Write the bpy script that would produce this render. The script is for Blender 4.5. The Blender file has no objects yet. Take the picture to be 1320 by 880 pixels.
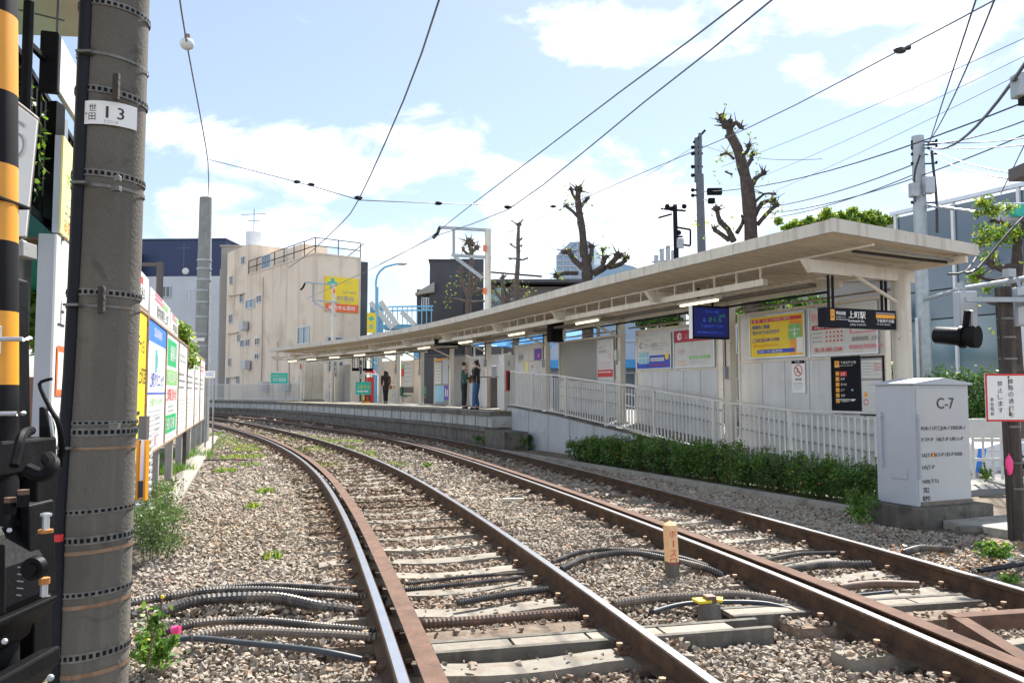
import bpy, bmesh, math, random
import numpy as np
from mathutils import Vector, Matrix
random.seed(7); rng=np.random.default_rng(7)
sc=bpy.context.scene; COL=sc.collection
R=math.radians; PI=math.pi
# ---------------------------------------------------------------- camera geometry (surveyed)
FPX,HOR,HC=1050.0,505.6,1.372            # z = 0 is the top of the rails
PITCH=math.atan((HOR-440)/FPX)
def G(u,v,z):
    x=u-660; yy=v-440
    a=FPX*math.cos(PITCH)+yy*math.sin(PITCH); b=FPX*math.sin(PITCH)-yy*math.cos(PITCH); t=(z-HC)/b
    return Vector((x*t,a*t,z))
def A(u,v,Y):
    x=u-660; yy=v-440
    a=FPX*math.cos(PITCH)+yy*math.sin(PITCH); b=FPX*math.sin(PITCH)-yy*math.cos(PITCH); t=Y/a
    return Vector((x*t,Y,HC+b*t))
# ---------------------------------------------------------------- materials
M={}
def mat(name,col,rough=.7,metal=0,var=.12,vs=3.0,bump=0,bs=40,dirt=None,streak=None,grain=0,gs=200,spec=.5,rnd=0,emit=0,trans=0,coords='Object'):
    if name in M: return M[name]
    m=bpy.data.materials.new(name); m.use_nodes=True; nt=m.node_tree; N=nt.nodes; L=nt.links
    bs_=N['Principled BSDF']; bs_.inputs['Roughness'].default_value=rough; bs_.inputs['Metallic'].default_value=metal
    bs_.inputs['Specular IOR Level'].default_value=spec
    tc=N.new('ShaderNodeTexCoord'); co=tc.outputs[coords]
    def noise(scale,detail=5,vec=None,dist=0):
        n=N.new('ShaderNodeTexNoise'); n.inputs['Scale'].default_value=scale; n.inputs['Detail'].default_value=detail
        n.inputs['Distortion'].default_value=dist; L.new(vec or co,n.inputs['Vector']); return n.outputs['Fac']
    def mixc(a,b,f,mode='MIX'):
        x=N.new('ShaderNodeMix'); x.data_type='RGBA'; x.blend_type=mode
        for k,s in ((6,a),(7,b)):
            if hasattr(s,'is_linked'): L.new(s,x.inputs[k])
            else: x.inputs[k].default_value=(*s,1)
        if hasattr(f,'is_linked'): L.new(f,x.inputs[0])
        else: x.inputs[0].default_value=f
        return x.outputs[2]
    def ramp(s,a,b):
        r=N.new('ShaderNodeMapRange'); r.inputs[1].default_value=a; r.inputs[2].default_value=b; L.new(s,r.inputs[0]); return r.outputs[0]
    c=mixc([x*(1-var) for x in col],[min(1,x*(1+var)) for x in col],ramp(noise(vs),.3,.7))
    if grain:
        c=mixc(c,[x*(1-grain) for x in col],ramp(noise(gs,2),.45,.7))
    if dirt:
        dc,amt,dsz=dirt[:3]; th=dirt[3] if len(dirt)>3 else .55
        f=N.new('ShaderNodeMath'); f.operation='MULTIPLY'; L.new(ramp(noise(dsz,8,dist=.6),th,th+.16),f.inputs[0]); f.inputs[1].default_value=amt
        c=mixc(c,dc,f.outputs[0])
    if streak:
        dc,amt,ssz=streak[:3]
        mp=N.new('ShaderNodeMapping'); mp.inputs['Scale'].default_value=(1,1,.07); L.new(co,mp.inputs[0])
        f=N.new('ShaderNodeMath'); f.operation='MULTIPLY'; L.new(ramp(noise(ssz,6,mp.outputs[0]),.52,.72),f.inputs[0]); f.inputs[1].default_value=amt
        c=mixc(c,dc,f.outputs[0])
    if rnd:
        oi=N.new('ShaderNodeObjectInfo'); hv=N.new('ShaderNodeHueSaturation'); L.new(c,hv.inputs['Color'])
        r=N.new('ShaderNodeMapRange'); r.inputs[3].default_value=1-rnd; r.inputs[4].default_value=1+rnd; L.new(oi.outputs['Random'],r.inputs[0]); L.new(r.outputs[0],hv.inputs['Value']); c=hv.outputs[0]
    L.new(c,bs_.inputs['Base Color'])
    if bump:
        b=N.new('ShaderNodeBump'); b.inputs['Strength'].default_value=bump; b.inputs['Distance'].default_value=.02
        L.new(noise(bs,4),b.inputs['Height']); L.new(b.outputs[0],bs_.inputs['Normal'])
    if emit:
        bs_.inputs['Emission Color'].default_value=(*col,1); bs_.inputs['Emission Strength'].default_value=emit
    if trans:
        tr=N.new('ShaderNodeBsdfTranslucent'); L.new(c,tr.inputs[0]); mx=N.new('ShaderNodeMixShader'); mx.inputs[0].default_value=trans
        L.new(bs_.outputs[0],mx.inputs[1]); L.new(tr.outputs[0],mx.inputs[2]); L.new(mx.outputs[0],N['Material Output'].inputs[0])
    M[name]=m; return m
rust=(.12,.055,.03)
mat('rail_side',(.062,.035,.021),.85,.1,.3,9,.3,60,((.12,.066,.036),.6,6,.5))
mat('rail_top',(.46,.47,.5),.30,1,.08,8,0,40,((.2,.1,.06),.35,14,.66))
mat('guard_rust',(.145,.078,.052),.9,0,.3,5,.4,90,((.085,.045,.032),.75,9,.5),grain=.3)
mat('clip_rust',(.15,.09,.06),.8,.2,.35,30,.2,80)
mat('concrete_tie',(.29,.265,.225),.9,0,.18,6,.35,90,((.22,.16,.11),.6,9,.5),grain=.25,rnd=.15)
mat('wood_tie',(.17,.125,.09),.95,0,.3,14,.6,60,((.3,.25,.2),.5,12,.5),rnd=.2)
mat('pole_concrete',(.135,.124,.108),.92,0,.25,1.6,.22,60,((.035,.028,.022),.85,5.5,.60),((.20,.18,.15),.55,12),grain=.25,spec=.2)
mat('pole_light',(.26,.27,.26),.85,0,.15,4,.2,60,None,((.15,.15,.14),.4,14))
mat('concrete',(.36,.34,.30),.92,0,.15,2.5,.35,60,((.16,.14,.12),.6,3.2,.55),((.13,.12,.1),.5,7),grain=.2)
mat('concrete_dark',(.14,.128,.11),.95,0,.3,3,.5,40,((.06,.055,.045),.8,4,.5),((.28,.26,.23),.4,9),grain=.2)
mat('ramp_concrete',(.42,.44,.46),.88,0,.08,2.0,.15,60,((.25,.25,.24),.35,2.5,.55),((.24,.24,.235),.4,8))
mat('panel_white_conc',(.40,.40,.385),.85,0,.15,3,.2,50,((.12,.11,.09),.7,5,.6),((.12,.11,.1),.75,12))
mat('asphalt',(.055,.055,.057),.9,0,.2,2,.3,200,grain=.3)
mat('platform_top',(.22,.215,.205),.9,0,.2,2,.2,80,grain=.2)
mat('yellow_tile',(.50,.33,.05),.8,0,.2,6,.1,60,((.2,.15,.07),.5,8,.5))
mat('white_line',(.7,.7,.68),.7,0,.1,6)
mat('roof_cream',(.56,.52,.45),.6,0,.10,2,0,40,((.24,.15,.09),.7,5,.64),((.27,.21,.155),.55,9))
mat('soffit',(.68,.60,.49),.65,0,.07,2,0,40,((.25,.2,.14),.35,2,.6))
mat('beam_cream',(.62,.57,.485),.5,0,.08,3,0,40,((.24,.10,.05),.85,7,.64),((.30,.24,.17),.45,9))
mat('roof_top',(.42,.42,.42),.6,.2,.1,2,0,40)
mat('fence_white',(.58,.57,.54),.45,0,.06,8,0,40,((.33,.16,.07),.7,12,.66))
mat('wall_panel',(.60,.61,.62),.55,0,.07,1.5,0,40,((.42,.41,.38),.4,2.5,.6),((.36,.36,.35),.35,6))
mat('grey_shutter',(.30,.285,.265),.7,0,.05,2)
mat('cream_wall',(.74,.625,.50),.85,0,.06,.25,.1,20,((.42,.34,.26),.5,.35,.52),((.36,.3,.24),.55,1.6))
mat('cream_wall_b',(.66,.56,.45),.85,0,.06,.3,.1,20,None,((.38,.32,.25),.4,1.2))
mat('grey_wall',(.33,.31,.28),.85,0,.06,.3,0,20,None,((.22,.2,.18),.4,1.0))
mat('navy',(.020,.036,.10),.6,0,.08,.4)
mat('white_wall',(.52,.55,.6),.7,0,.05,.5,0,20,None,((.38,.4,.43),.3,1))
mat('dark_wall',(.06,.06,.068),.7,0,.12,.8,.1,8)
mat('brown_wall',(.12,.10,.095),.7,0,.1,1)
mat('brick_pink',(.33,.17,.13),.85,0,.12,2)
mat('window_dark',(.035,.045,.06),.12,0,.1,1,spec=.8)
mat('window_blue',(.075,.13,.19),.1,0,.12,.35,spec=.9)
mat('curtain_glass',(.10,.16,.20),.12,.1,.2,.2,spec=.9)
mat('glass_panel',(.065,.11,.155),.14,0,.2,.15,spec=.9)
mat('glass_green',(.12,.20,.22),.12,0,.2,.15,spec=.9)
mat('alu',(.55,.57,.6),.4,.6,.05,5)
mat('galv',(.34,.37,.39),.5,.4,.12,6,0,40,((.25,.2,.15),.3,7,.62))
mat('steel_band',(.16,.158,.15),.55,.4,.35,20,0,40,((.25,.13,.07),.8,9,.55))
mat('band_rust',(.26,.17,.11),.6,.4,.2,20,0,40,((.2,.1,.05),.8,12,.5))
mat('black_paint',(.006,.006,.007),.5,0,.3,8,.08,60,((.025,.021,.019),.35,9,.6),spec=.12)
mat('black_matte',(.010,.010,.011),.8,0,.2,8,spec=.15)
mat('hazard_yellow',(.75,.31,.012),.45,0,.06,6,0,40,((.45,.17,.01),.4,9,.6))
mat('hazard_black',(.008,.008,.010),.6,0,.2,6,spec=.15)
mat('plate_grey',(.42,.44,.45),.4,.3,.15,9,0,40,((.25,.22,.2),.4,18,.56))
mat('conduit_dark',(.013,.015,.02),.6,0,.2,10,spec=.2)
mat('conduit_blue',(.035,.045,.062),.5,0,.15,10)
mat('hose_dark',(.032,.029,.031),.5,0,.15,30,0,40,((.17,.14,.11),.75,5,.48))
mat('hose_tan',(.15,.125,.105),.6,0,.2,20,0,40,((.24,.19,.15),.6,8,.5))
mat('hose_rust',(.12,.075,.055),.6,0,.2,20,0,40,((.25,.14,.09),.6,8,.5))
mat('cabinet',(.42,.45,.51),.5,0,.03,3,.03,90,((.48,.48,.47),.4,4,.62),((.5,.5,.49),.3,10))
mat('cabinet_face',(.46,.475,.49),.5,0,.03,3,0,90,((.4,.38,.35),.3,12,.66),((.47,.46,.44),.25,10))
mat('sign_white',(.78,.78,.76),.4,0,.03,5)
mat('sign_dull',(.62,.62,.60),.5,0,.05,5,0,40,((.5,.48,.44),.3,6,.6))
mat('ink_black',(.02,.02,.025),.5,0,.05,5)
mat('ink_grey',(.28,.28,.3),.5,0,.05,5)
mat('ink_pale',(.5,.52,.56),.5,0,.05,5)
mat('ink_red',(.62,.03,.03),.5,0,.05,5)
mat('ink_crimson',(.42,.02,.07),.5,0,.05,5)
mat('ink_pink',(.75,.2,.3),.5,0,.05,5)
mat('ink_blue',(.02,.07,.5),.5,0,.05,5)
mat('ink_sky',(.04,.2,.72),.5,0,.05,5)
mat('ink_cyan',(.25,.52,.66),.5,0,.05,5)
mat('ink_green',(.01,.4,.14),.5,0,.05,5)
mat('ink_lime',(.22,.5,.16),.5,0,.05,5)
mat('ink_teal',(.02,.45,.36),.5,0,.05,5)
mat('ink_yellow',(.82,.60,.02),.5,0,.04,5)
mat('ink_paleyellow',(.85,.76,.28),.5,0,.04,5)
mat('ink_orange',(.85,.36,.02),.5,0,.04,5)
mat('ink_redorange',(.8,.14,.03),.5,0,.04,5)
mat('ink_purple',(.13,.05,.4),.5,0,.04,5)
mat('sign_navy',(.010,.011,.018),.6,0,.04,5,spec=.12)
mat('sign_edge_rust',(.35,.24,.16),.7,.1,.3,12,0,40,((.25,.12,.05),.8,9,.5))
mat('board_post',(.30,.30,.29),.8,0,.12,5,.1,60,None,((.2,.19,.18),.4,10))
mat('post_cream',(.5,.45,.37),.7,0,.1,5)
mat('blue_paint',(.16,.42,.62),.5,0,.06,3)
mat('blue_roof',(.05,.34,.72),.4,0,.06,3)
mat('timber',(.055,.044,.038),.9,0,.25,5,.5,50,((.05,.04,.035),.6,8,.5),((.2,.17,.14),.4,16))
mat('bark',(.068,.052,.044),.95,0,.35,7,.7,25,((.06,.04,.03),.6,6,.5))
mat('bark_light',(.13,.10,.08),.95,0,.3,9,.6,35,((.10,.07,.05),.5,8,.5))
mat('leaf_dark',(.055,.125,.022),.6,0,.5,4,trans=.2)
mat('leaf_mid',(.095,.20,.032),.55,0,.4,5,trans=.3)
mat('leaf_bright',(.17,.30,.035),.5,0,.35,6,trans=.45)
mat('leaf_yellow',(.42,.46,.05),.5,0,.25,6,trans=.45)
mat('leaf_olive',(.12,.155,.06),.6,0,.35,6,trans=.3)
mat('petal_yellow',(.85,.62,.02),.5,0,.1,6)
mat('petal_pink',(.75,.06,.12),.5,0,.1,6)
mat('dead_leaf',(.42,.17,.04),.7,0,.4,9)
mat('tape_pink',(.9,.06,.25),.5,0,.1,9)
mat('soil',(.16,.125,.09),.95,0,.3,3,.6,30,((.08,.1,.03),.5,4,.55))
mat('car_white',(.7,.72,.74),.3,0,.03,3,spec=.6)
mat('skin',(.55,.34,.25),.55,0,.05,20)
mat('hair',(.02,.016,.015),.5,0,.2,60)
mat('jacket_teal',(.035,.085,.085),.85,0,.15,20)
mat('jacket_black',(.022,.024,.024),.8,0,.15,20)
mat('trouser_black',(.014,.014,.017),.85,0,.15,20)
mat('jeans',(.05,.115,.25),.85,0,.2,25)
mat('coat_dark',(.022,.018,.018),.85,0,.2,20)
mat('bag_tan',(.32,.14,.04),.6,0,.15,20)
mat('shoe',(.02,.02,.022),.6,0,.15,20)
mat('seat_green',(.02,.12,.07),.5,0,.1,10)
mat('red_paint',(.6,.03,.03),.4,0,.08,6)
mat('porcelain',(.55,.58,.58),.25,0,.05,6)
mat('cable',(.018,.018,.022),.5,0,.1,10)
mat('cable_grey',(.10,.11,.13),.5,0,.1,10)
mat('wood_sign',(.80,.50,.27),.75,0,.1,14,.15,60,((.5,.25,.1),.4,14,.56))
mat('tube_light',(1.0,.80,.42),.5,0,0,3,emit=1.6)
mat('tank_white',(.6,.65,.7),.5,0,.05,3)
mat('far_tower',(.20,.30,.42),.3,0,.1,.06,spec=.7)
# screen of the departure display (gives off light)
def screen():
    m=bpy.data.materials.new('display_screen'); m.use_nodes=True; b=m.node_tree.nodes['Principled BSDF']
    b.inputs['Base Color'].default_value=(.01,.01,.03,1); b.inputs['Roughness'].default_value=.45; b.inputs['Specular IOR Level'].default_value=.12
    b.inputs['Emission Color'].default_value=(.003,.005,.035,1); b.inputs['Emission Strength'].default_value=1.0; M['display_screen']=m
screen()
for nm,c in (('led_green',(.03,.16,.03)),('led_blue',(.02,.05,.40)),('led_amber',(.6,.4,.03))): mat(nm,c,.4,0,0,3,emit=.35)
# ---------------------------------------------------------------- mesh builder
class MB:
    def __init__(s): s.v=[]; s.f=[]; s.m=[]; s.mats=[]; s.parts=[]
    def mi(s,m):
        if m not in s.mats: s.mats.append(m)
        return s.mats.index(m)
    def add(s,vs,fs,m):
        o=len(s.v); s.parts.append((o,len(s.f))); s.v+= [tuple(v) for v in vs]; k=s.mi(m)
        for f in fs: s.f.append(tuple(i+o for i in f)); s.m.append(k)
    def hexa(s,p,m):           # p: 8 points, bottom loop 0-3 counter-clockwise from above, top loop 4-7
        s.add(p,[(3,2,1,0),(4,5,6,7),(0,1,5,4),(1,2,6,5),(2,3,7,6),(3,0,4,7)],m)
    def box(s,c,d,m,rz=0):
        cx,cy,cz=c; hx,hy,hz=d[0]/2,d[1]/2,d[2]/2; ca,sa=math.cos(rz),math.sin(rz)
        p=[]
        for z in (-hz,hz):
            for x,y in ((-hx,-hy),(hx,-hy),(hx,hy),(-hx,hy)): p.append((cx+x*ca-y*sa,cy+x*sa+y*ca,cz+z))
        s.hexa(p,m)
    def obox(s,o,a,b,c,m):     # origin corner + three edge vectors
        o,a,b,c=map(Vector,(o,a,b,c))
        s.hexa([o,o+a,o+a+b,o+b,o+c,o+a+c,o+a+b+c,o+b+c],m)
    def bar(s,p,q,w,h,m):      # rectangular bar between points
        p=Vector(p);q=Vector(q);d=(q-p).normalized(); up=Vector((0,0,1)) if abs(d.z)<.95 else Vector((0,1,0))
        x=d.cross(up).normalized()*w/2; y=x.cross(d).normalized()*h/2
        s.hexa([p-x-y,p+x-y,p+x+y,p-x+y,q-x-y,q+x-y,q+x+y,q-x+y],m)
    def tube(s,pts,r,m,n=8,caps=True):
        pts=[Vector(p) for p in pts]; rs=r if isinstance(r,(list,tuple)) else [r]*len(pts); vs=[];prev=None
        for i,p in enumerate(pts):
            d=((pts[min(i+1,len(pts)-1)]-pts[max(i-1,0)])).normalized()
            if prev is None:
                x=d.cross(Vector((0,0,1)) if abs(d.z)<.9 else Vector((0,1,0))).normalized()
            else:
                x=(prev-d*prev.dot(d)).normalized()
            prev=x; y=d.cross(x)
            for k in range(n):
                a=2*PI*k/n; vs.append(p+(x*math.cos(a)+y*math.sin(a))*rs[i])
        fs=[]
        for i in range(len(pts)-1):
            for k in range(n):
                k2=(k+1)%n; fs.append((i*n+k,i*n+k2,(i+1)*n+k2,(i+1)*n+k))
        if caps: fs.append(tuple(range(n-1,-1,-1))); fs.append(tuple((len(pts)-1)*n+k for k in range(n)))
        s.add(vs,fs,m)
    def ball(s,c,r,m,n=8,j=0,sq=(1,1,1)):
        vs=[];fs=[];k=max(4,n//2+1)
        for i in range(k+1):
            t=PI*i/k
            for q in range(n):
                a=2*PI*q/n; rr=r*(1+random.uniform(-j,j))
                vs.append((c[0]+rr*sq[0]*math.sin(t)*math.cos(a),c[1]+rr*sq[1]*math.sin(t)*math.sin(a),c[2]+rr*sq[2]*math.cos(t)))
        for i in range(k):
            for q in range(n):
                q2=(q+1)%n; fs.append((i*n+q,(i+1)*n+q,(i+1)*n+q2,i*n+q2))
        s.add(vs,fs,m)
    def quad(s,a,b,c,d,m): s.add([a,b,c,d],[(0,1,2,3)],m)
    def sweep(s,path,prof,m,ms=None,caps=True,closed=True):  # path: list (x,y,z0,nx,ny); prof: list (offset,z)
        n=len(prof); vs=[]
        for (x,y,z0,nx,ny) in path:
            for (o,z) in prof: vs.append((x+nx*o,y+ny*o,z0+z))
        o0=len(s.v); s.v+=vs
        for i in range(len(path)-1):
            for k in range(n if closed else n-1):
                k2=(k+1)%n
                s.f.append((o0+i*n+k,o0+i*n+k2,o0+(i+1)*n+k2,o0+(i+1)*n+k)); s.m.append(s.mi(ms[k] if ms and k in ms else m))
        if caps and closed:
            s.f.append(tuple(o0+k for k in range(n-1,-1,-1))); s.m.append(s.mi(m))
            s.f.append(tuple(o0+(len(path)-1)*n+k for k in range(n))); s.m.append(s.mi(m))
    def build(s,name,parent=None,smooth=False,bevel=0,fix=True):
        off=org(parent) if parent else Vector((0,0,0))
        me=bpy.data.meshes.new(name)
        me.from_pydata([(v[0]-off.x,v[1]-off.y,v[2]-off.z) for v in s.v],[],s.f)
        for m in s.mats: me.materials.append(M[m])
        me.polygons.foreach_set('material_index',s.m)
        if smooth: me.polygons.foreach_set('use_smooth',[True]*len(me.polygons))
        if fix:
            bm=bmesh.new(); bm.from_mesh(me); bmesh.ops.recalc_face_normals(bm,faces=bm.faces); bm.to_mesh(me); bm.free()
        me.update()
        o=bpy.data.objects.new(name,me); COL.objects.link(o)
        if parent: o.parent=parent
        if bevel:
            b=o.modifiers.new('bevel','BEVEL'); b.width=bevel; b.segments=2; b.limit_method='ANGLE'; b.angle_limit=R(40)
        if smooth:
            try: me.set_sharp_from_angle(angle=R(40))
            except Exception: pass
        return o
def _each(s,name,parent=None,smooth=False):
    out=[]; P=s.parts+[(len(s.v),len(s.f))]
    for (v0,f0),(v1,f1) in zip(P[:-1],P[1:]):
        b=MB(); b.v=s.v[v0:v1]; b.mats=s.mats; b.f=[tuple(i-v0 for i in f) for f in s.f[f0:f1]]; b.m=s.m[f0:f1]; out.append(b.build(name,parent,smooth=smooth))
    return out
MB.each=_each
def org(o):
    v=Vector((0,0,0))
    while o: v=v+o.location; o=o.parent
    return v
def tag(o,label=None,cat=None,group=None,kind=None):
    if label: o['label']=label
    if cat: o['category']=cat
    if group: o['group']=group
    if kind: o['kind']=kind
    return o
def thing(name,label,cat,loc=(0,0,0),group=None):
    o=bpy.data.objects.new(name,None); COL.objects.link(o); o.location=loc; o.empty_display_size=.2
    return tag(o,label,cat,group)
def kids(o): return [c for c in KID.get(o.name,[])]
def copy_tree(o,parent=None,depth=0):
    c=o.copy(); COL.objects.link(c)
    if parent: c.parent=parent
    for ch in list(o.children): copy_tree(ch,c,depth+1)
    return c
def box1(name,c,d,m,parent=None,rz=0,bevel=0):
    b=MB(); b.box(c,d,m,rz); return b.build(name,parent,bevel=bevel)
def tube1(name,pts,r,m,parent=None,n=8,smooth=True):
    b=MB(); b.tube(pts,r,m,n); return b.build(name,parent,smooth=smooth)
# ---------------------------------------------------------------- text
TX={}
def textmesh(s,size):
    if s not in TX:
        cu=bpy.data.curves.new('t','FONT'); cu.body=s; cu.size=1; cu.resolution_u=2; cu.align_x='LEFT'
        ob=bpy.data.objects.new('t',cu); COL.objects.link(ob)
        bpy.context.view_layer.update()
        me=ob.evaluated_get(bpy.context.evaluated_depsgraph_get()).to_mesh()
        vs=[(v.co.x,v.co.y) for v in me.vertices]; fs=[tuple(p.vertices) for p in me.polygons]
        ob.to_mesh_clear(); bpy.data.objects.remove(ob); bpy.data.curves.remove(cu)
        if vs:
            x0=min(v[0] for v in vs); y0=min(v[1] for v in vs); x1=max(v[0] for v in vs); y1=max(v[1] for v in vs)
        else: x0=y0=0; x1=y1=1
        TX[s]=([(a-x0,b-y0) for a,b in vs],fs,x1-x0,y1-y0)
    return TX[s]
class Sign:
    """flat lettered panel: o = lower left corner of the face, ax = reading direction (2D)"""
    def __init__(s,o,ax,w,h,tilt=0):
        s.o=Vector(o); a=Vector((ax[0],ax[1],0)).normalized(); s.a=a; s.n=Vector((a.y,-a.x,0)); s.w=w; s.h=h; s.u=Vector((0,0,1)); s.k=0
        s.ink=MB(); s.let=MB()
        if tilt:
            s.u=(Vector((0,0,1))+a*tilt).normalized()
    def P(s,x,z,d): return s.o+s.a*x+s.u*z+s.n*d
    def blk(s,x,z,w,h,m,d=None):
        if d is None: s.k+=1; d=.0015+.0006*s.k
        p=[s.P(x,z,d),s.P(x+w,z,d),s.P(x+w,z+h,d),s.P(x,z+h,d)]
        s.ink.quad(*p,m)
    def disc(s,x,z,r,m,r0=0,n=20):
        s.k+=1; d=.0015+.0006*s.k
        if r0:
            for i in range(n):
                a,b=2*PI*i/n,2*PI*(i+1)/n
                s.ink.quad(*[s.P(x+q*math.cos(t),z+q*math.sin(t),d) for q,t in ((r0,a),(r,a),(r,b),(r0,b))],m)
        else: s.ink.add([s.P(x+r*math.cos(2*PI*i/n),z+r*math.sin(2*PI*i/n),d) for i in range(n)],[tuple(range(n))],m)
    def txt(s,t,x,z,h,m,w=None,bold=0):     # fit to height h (and width w)
        vs,fs,tw,th=textmesh(t,1)
        if not vs: return
        sy=h/th; sx=(w/tw) if w else sy; d=.004+.0006*s.k
        for dx in ([0,bold] if bold else [0]):
            s.let.add([s.P(x+a*sx+dx,z+b*sy,d+dx*.02) for a,b in vs],fs,m)
    def vtxt(s,t,x,z,h,m,step=1.15):         # vertical writing downwards from z
        for i,ch in enumerate(t): s.txt(ch,x,z-(i+1)*h*step,h*.92,m,w=h*.9)
    def lines(s,x,z,w,n,step,m,t=.012,seed=1):  # rows of small unreadable print as broken rules
        r=random.Random(seed)
        for i in range(n):
            xx=x; 
            while xx<x+w*r.uniform(.75,1):
                l=r.uniform(.03,.11)*max(w,.4); s.blk(xx,z-i*step,min(l,x+w-xx),t,m,d=.0032); xx+=l+r.uniform(.01,.03)*max(w,.4)
    def done(s,parent,panel='printed_panel'):
        if s.ink.v: s.ink.build(panel,parent,fix=False)
        if s.let.v: s.let.build('lettering',parent,fix=False)
def signboard(name,label,cat,o,ax,w,h,t,base,edge=None,group=None,bname='board'):
    S=Sign(o,ax,w,h); r=thing(name,label,cat,tuple(S.P(w/2,0,-t/2)),group)
    b=MB(); b.obox(S.P(0,0,-t),S.a*w,S.n*t,S.u*h,base); b.build(bname,r)
    if edge:
        e=MB(); q=.03
        for (x,z,ww,hh) in ((-q,-q,w+2*q,q),(-q,h,w+2*q,q),(-q,0,q,h),(w,0,q,h)): e.obox(S.P(x,z,-t-.01),S.a*ww,S.n*(t+.025),S.u*hh,edge)
        e.build('frame',r)
    return r,S
# ---------------------------------------------------------------- paths
def spline(P,ds=.25):
    P=[np.array(p,float) for p in P]; out=[]
    Q=[2*P[0]-P[1]]+P+[2*P[-1]-P[-2]]
    for i in range(1,len(Q)-2):
        p0,p1,p2,p3=Q[i-1:i+3]; n=max(2,int(np.linalg.norm(p2-p1)/ds))
        for k in range(n):
            t=k/n; out.append(.5*((2*p1)+(-p0+p2)*t+(2*p0-5*p1+4*p2-p3)*t*t+(-p0+3*p1-3*p2+p3)*t**3))
    out.append(P[-1]); return np.array(out)
def path(P,z=0):
    P=np.array(P,float); out=[]
    for i in range(len(P)):
        d=P[min(i+1,len(P)-1)]-P[max(i-1,0)]; d=d/np.linalg.norm(d[:2]); zz=P[i][2] if P.shape[1]>2 else z
        out.append((P[i][0],P[i][1],zz,d[1],-d[0]))       # normal to the right of travel
    return out
def arclen(P):
    P=np.array(P)[:,:2]; return np.concatenate([[0],np.cumsum(np.linalg.norm(np.diff(P,axis=0),axis=1))])
def sample(pt,s):   # pt = path list, arclength s -> x,y,nx,ny
    L=arclen([(p[0],p[1]) for p in pt]); i=int(np.clip(np.searchsorted(L,s)-1,0,len(pt)-2)); t=(s-L[i])/(L[i+1]-L[i])
    a,b=pt[i],pt[i+1]; q=[a[k]*(1-t)+b[k]*t for k in range(5)]; n=math.hypot(q[3],q[4]); return q[0],q[1],q[3]/n,q[4]/n,q[2]
T1=spline([(1.67,-2),(1.19,0),(.7,2),(-.25,5.88),(-1.28,9.75),(-2.43,13.58),(-3.74,17.36),(-5.2,21.08),(-6.78,24.76),(-8.47,28.38),(-10.24,31.97),(-12.07,35.53),(-13.97,39.05),(-15.96,42.51),(-18.12,45.88),(-20.55,49.06),(-23.3,52.0),(-26.3,54.7),(-29.6,57),(-33,59)])
T2=spline([(4.04,-2),(3.77,0),(3.51,2),(2.81,5.94),(1.84,9.82),(.76,13.67),(-.4,17.5),(-1.68,21.29),(-3.13,25.01),(-4.85,28.64),(-6.85,32.3),(-9.1,36.6),(-11.18,40.4),(-13.2,44.0),(-15.5,47.6),(-18.2,51.2),(-21.2,54.3),(-24.4,57.2),(-27.9,59.7),(-31.5,61.8)])
P1,P2=path(T1),path(T2)
SKYK=.068; VEIL=.22; CLK=9.0; EXPO=1.22; FILLK=2.1
# ================================================================ setting
U=Vector((-.4067,.9135,0)); NN=Vector((.9135,.4067,0))
def ST(s,n,z=0): return Vector((U.x*s+NN.x*n,U.y*s+NN.y*n,z))
def fenceP(Y,off=0,z=0):  # boundary hoarding line on the left; off>0 towards the track
    return Vector((-1.2-.327*Y+.95*off,Y+.311*off,z))
g=MB(); g.quad((-300,-60,-.30),(300,-60,-.30),(300,500,-.30),(-300,500,-.30),'soil'); tag(g.build('ground'),kind='structure')
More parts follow.
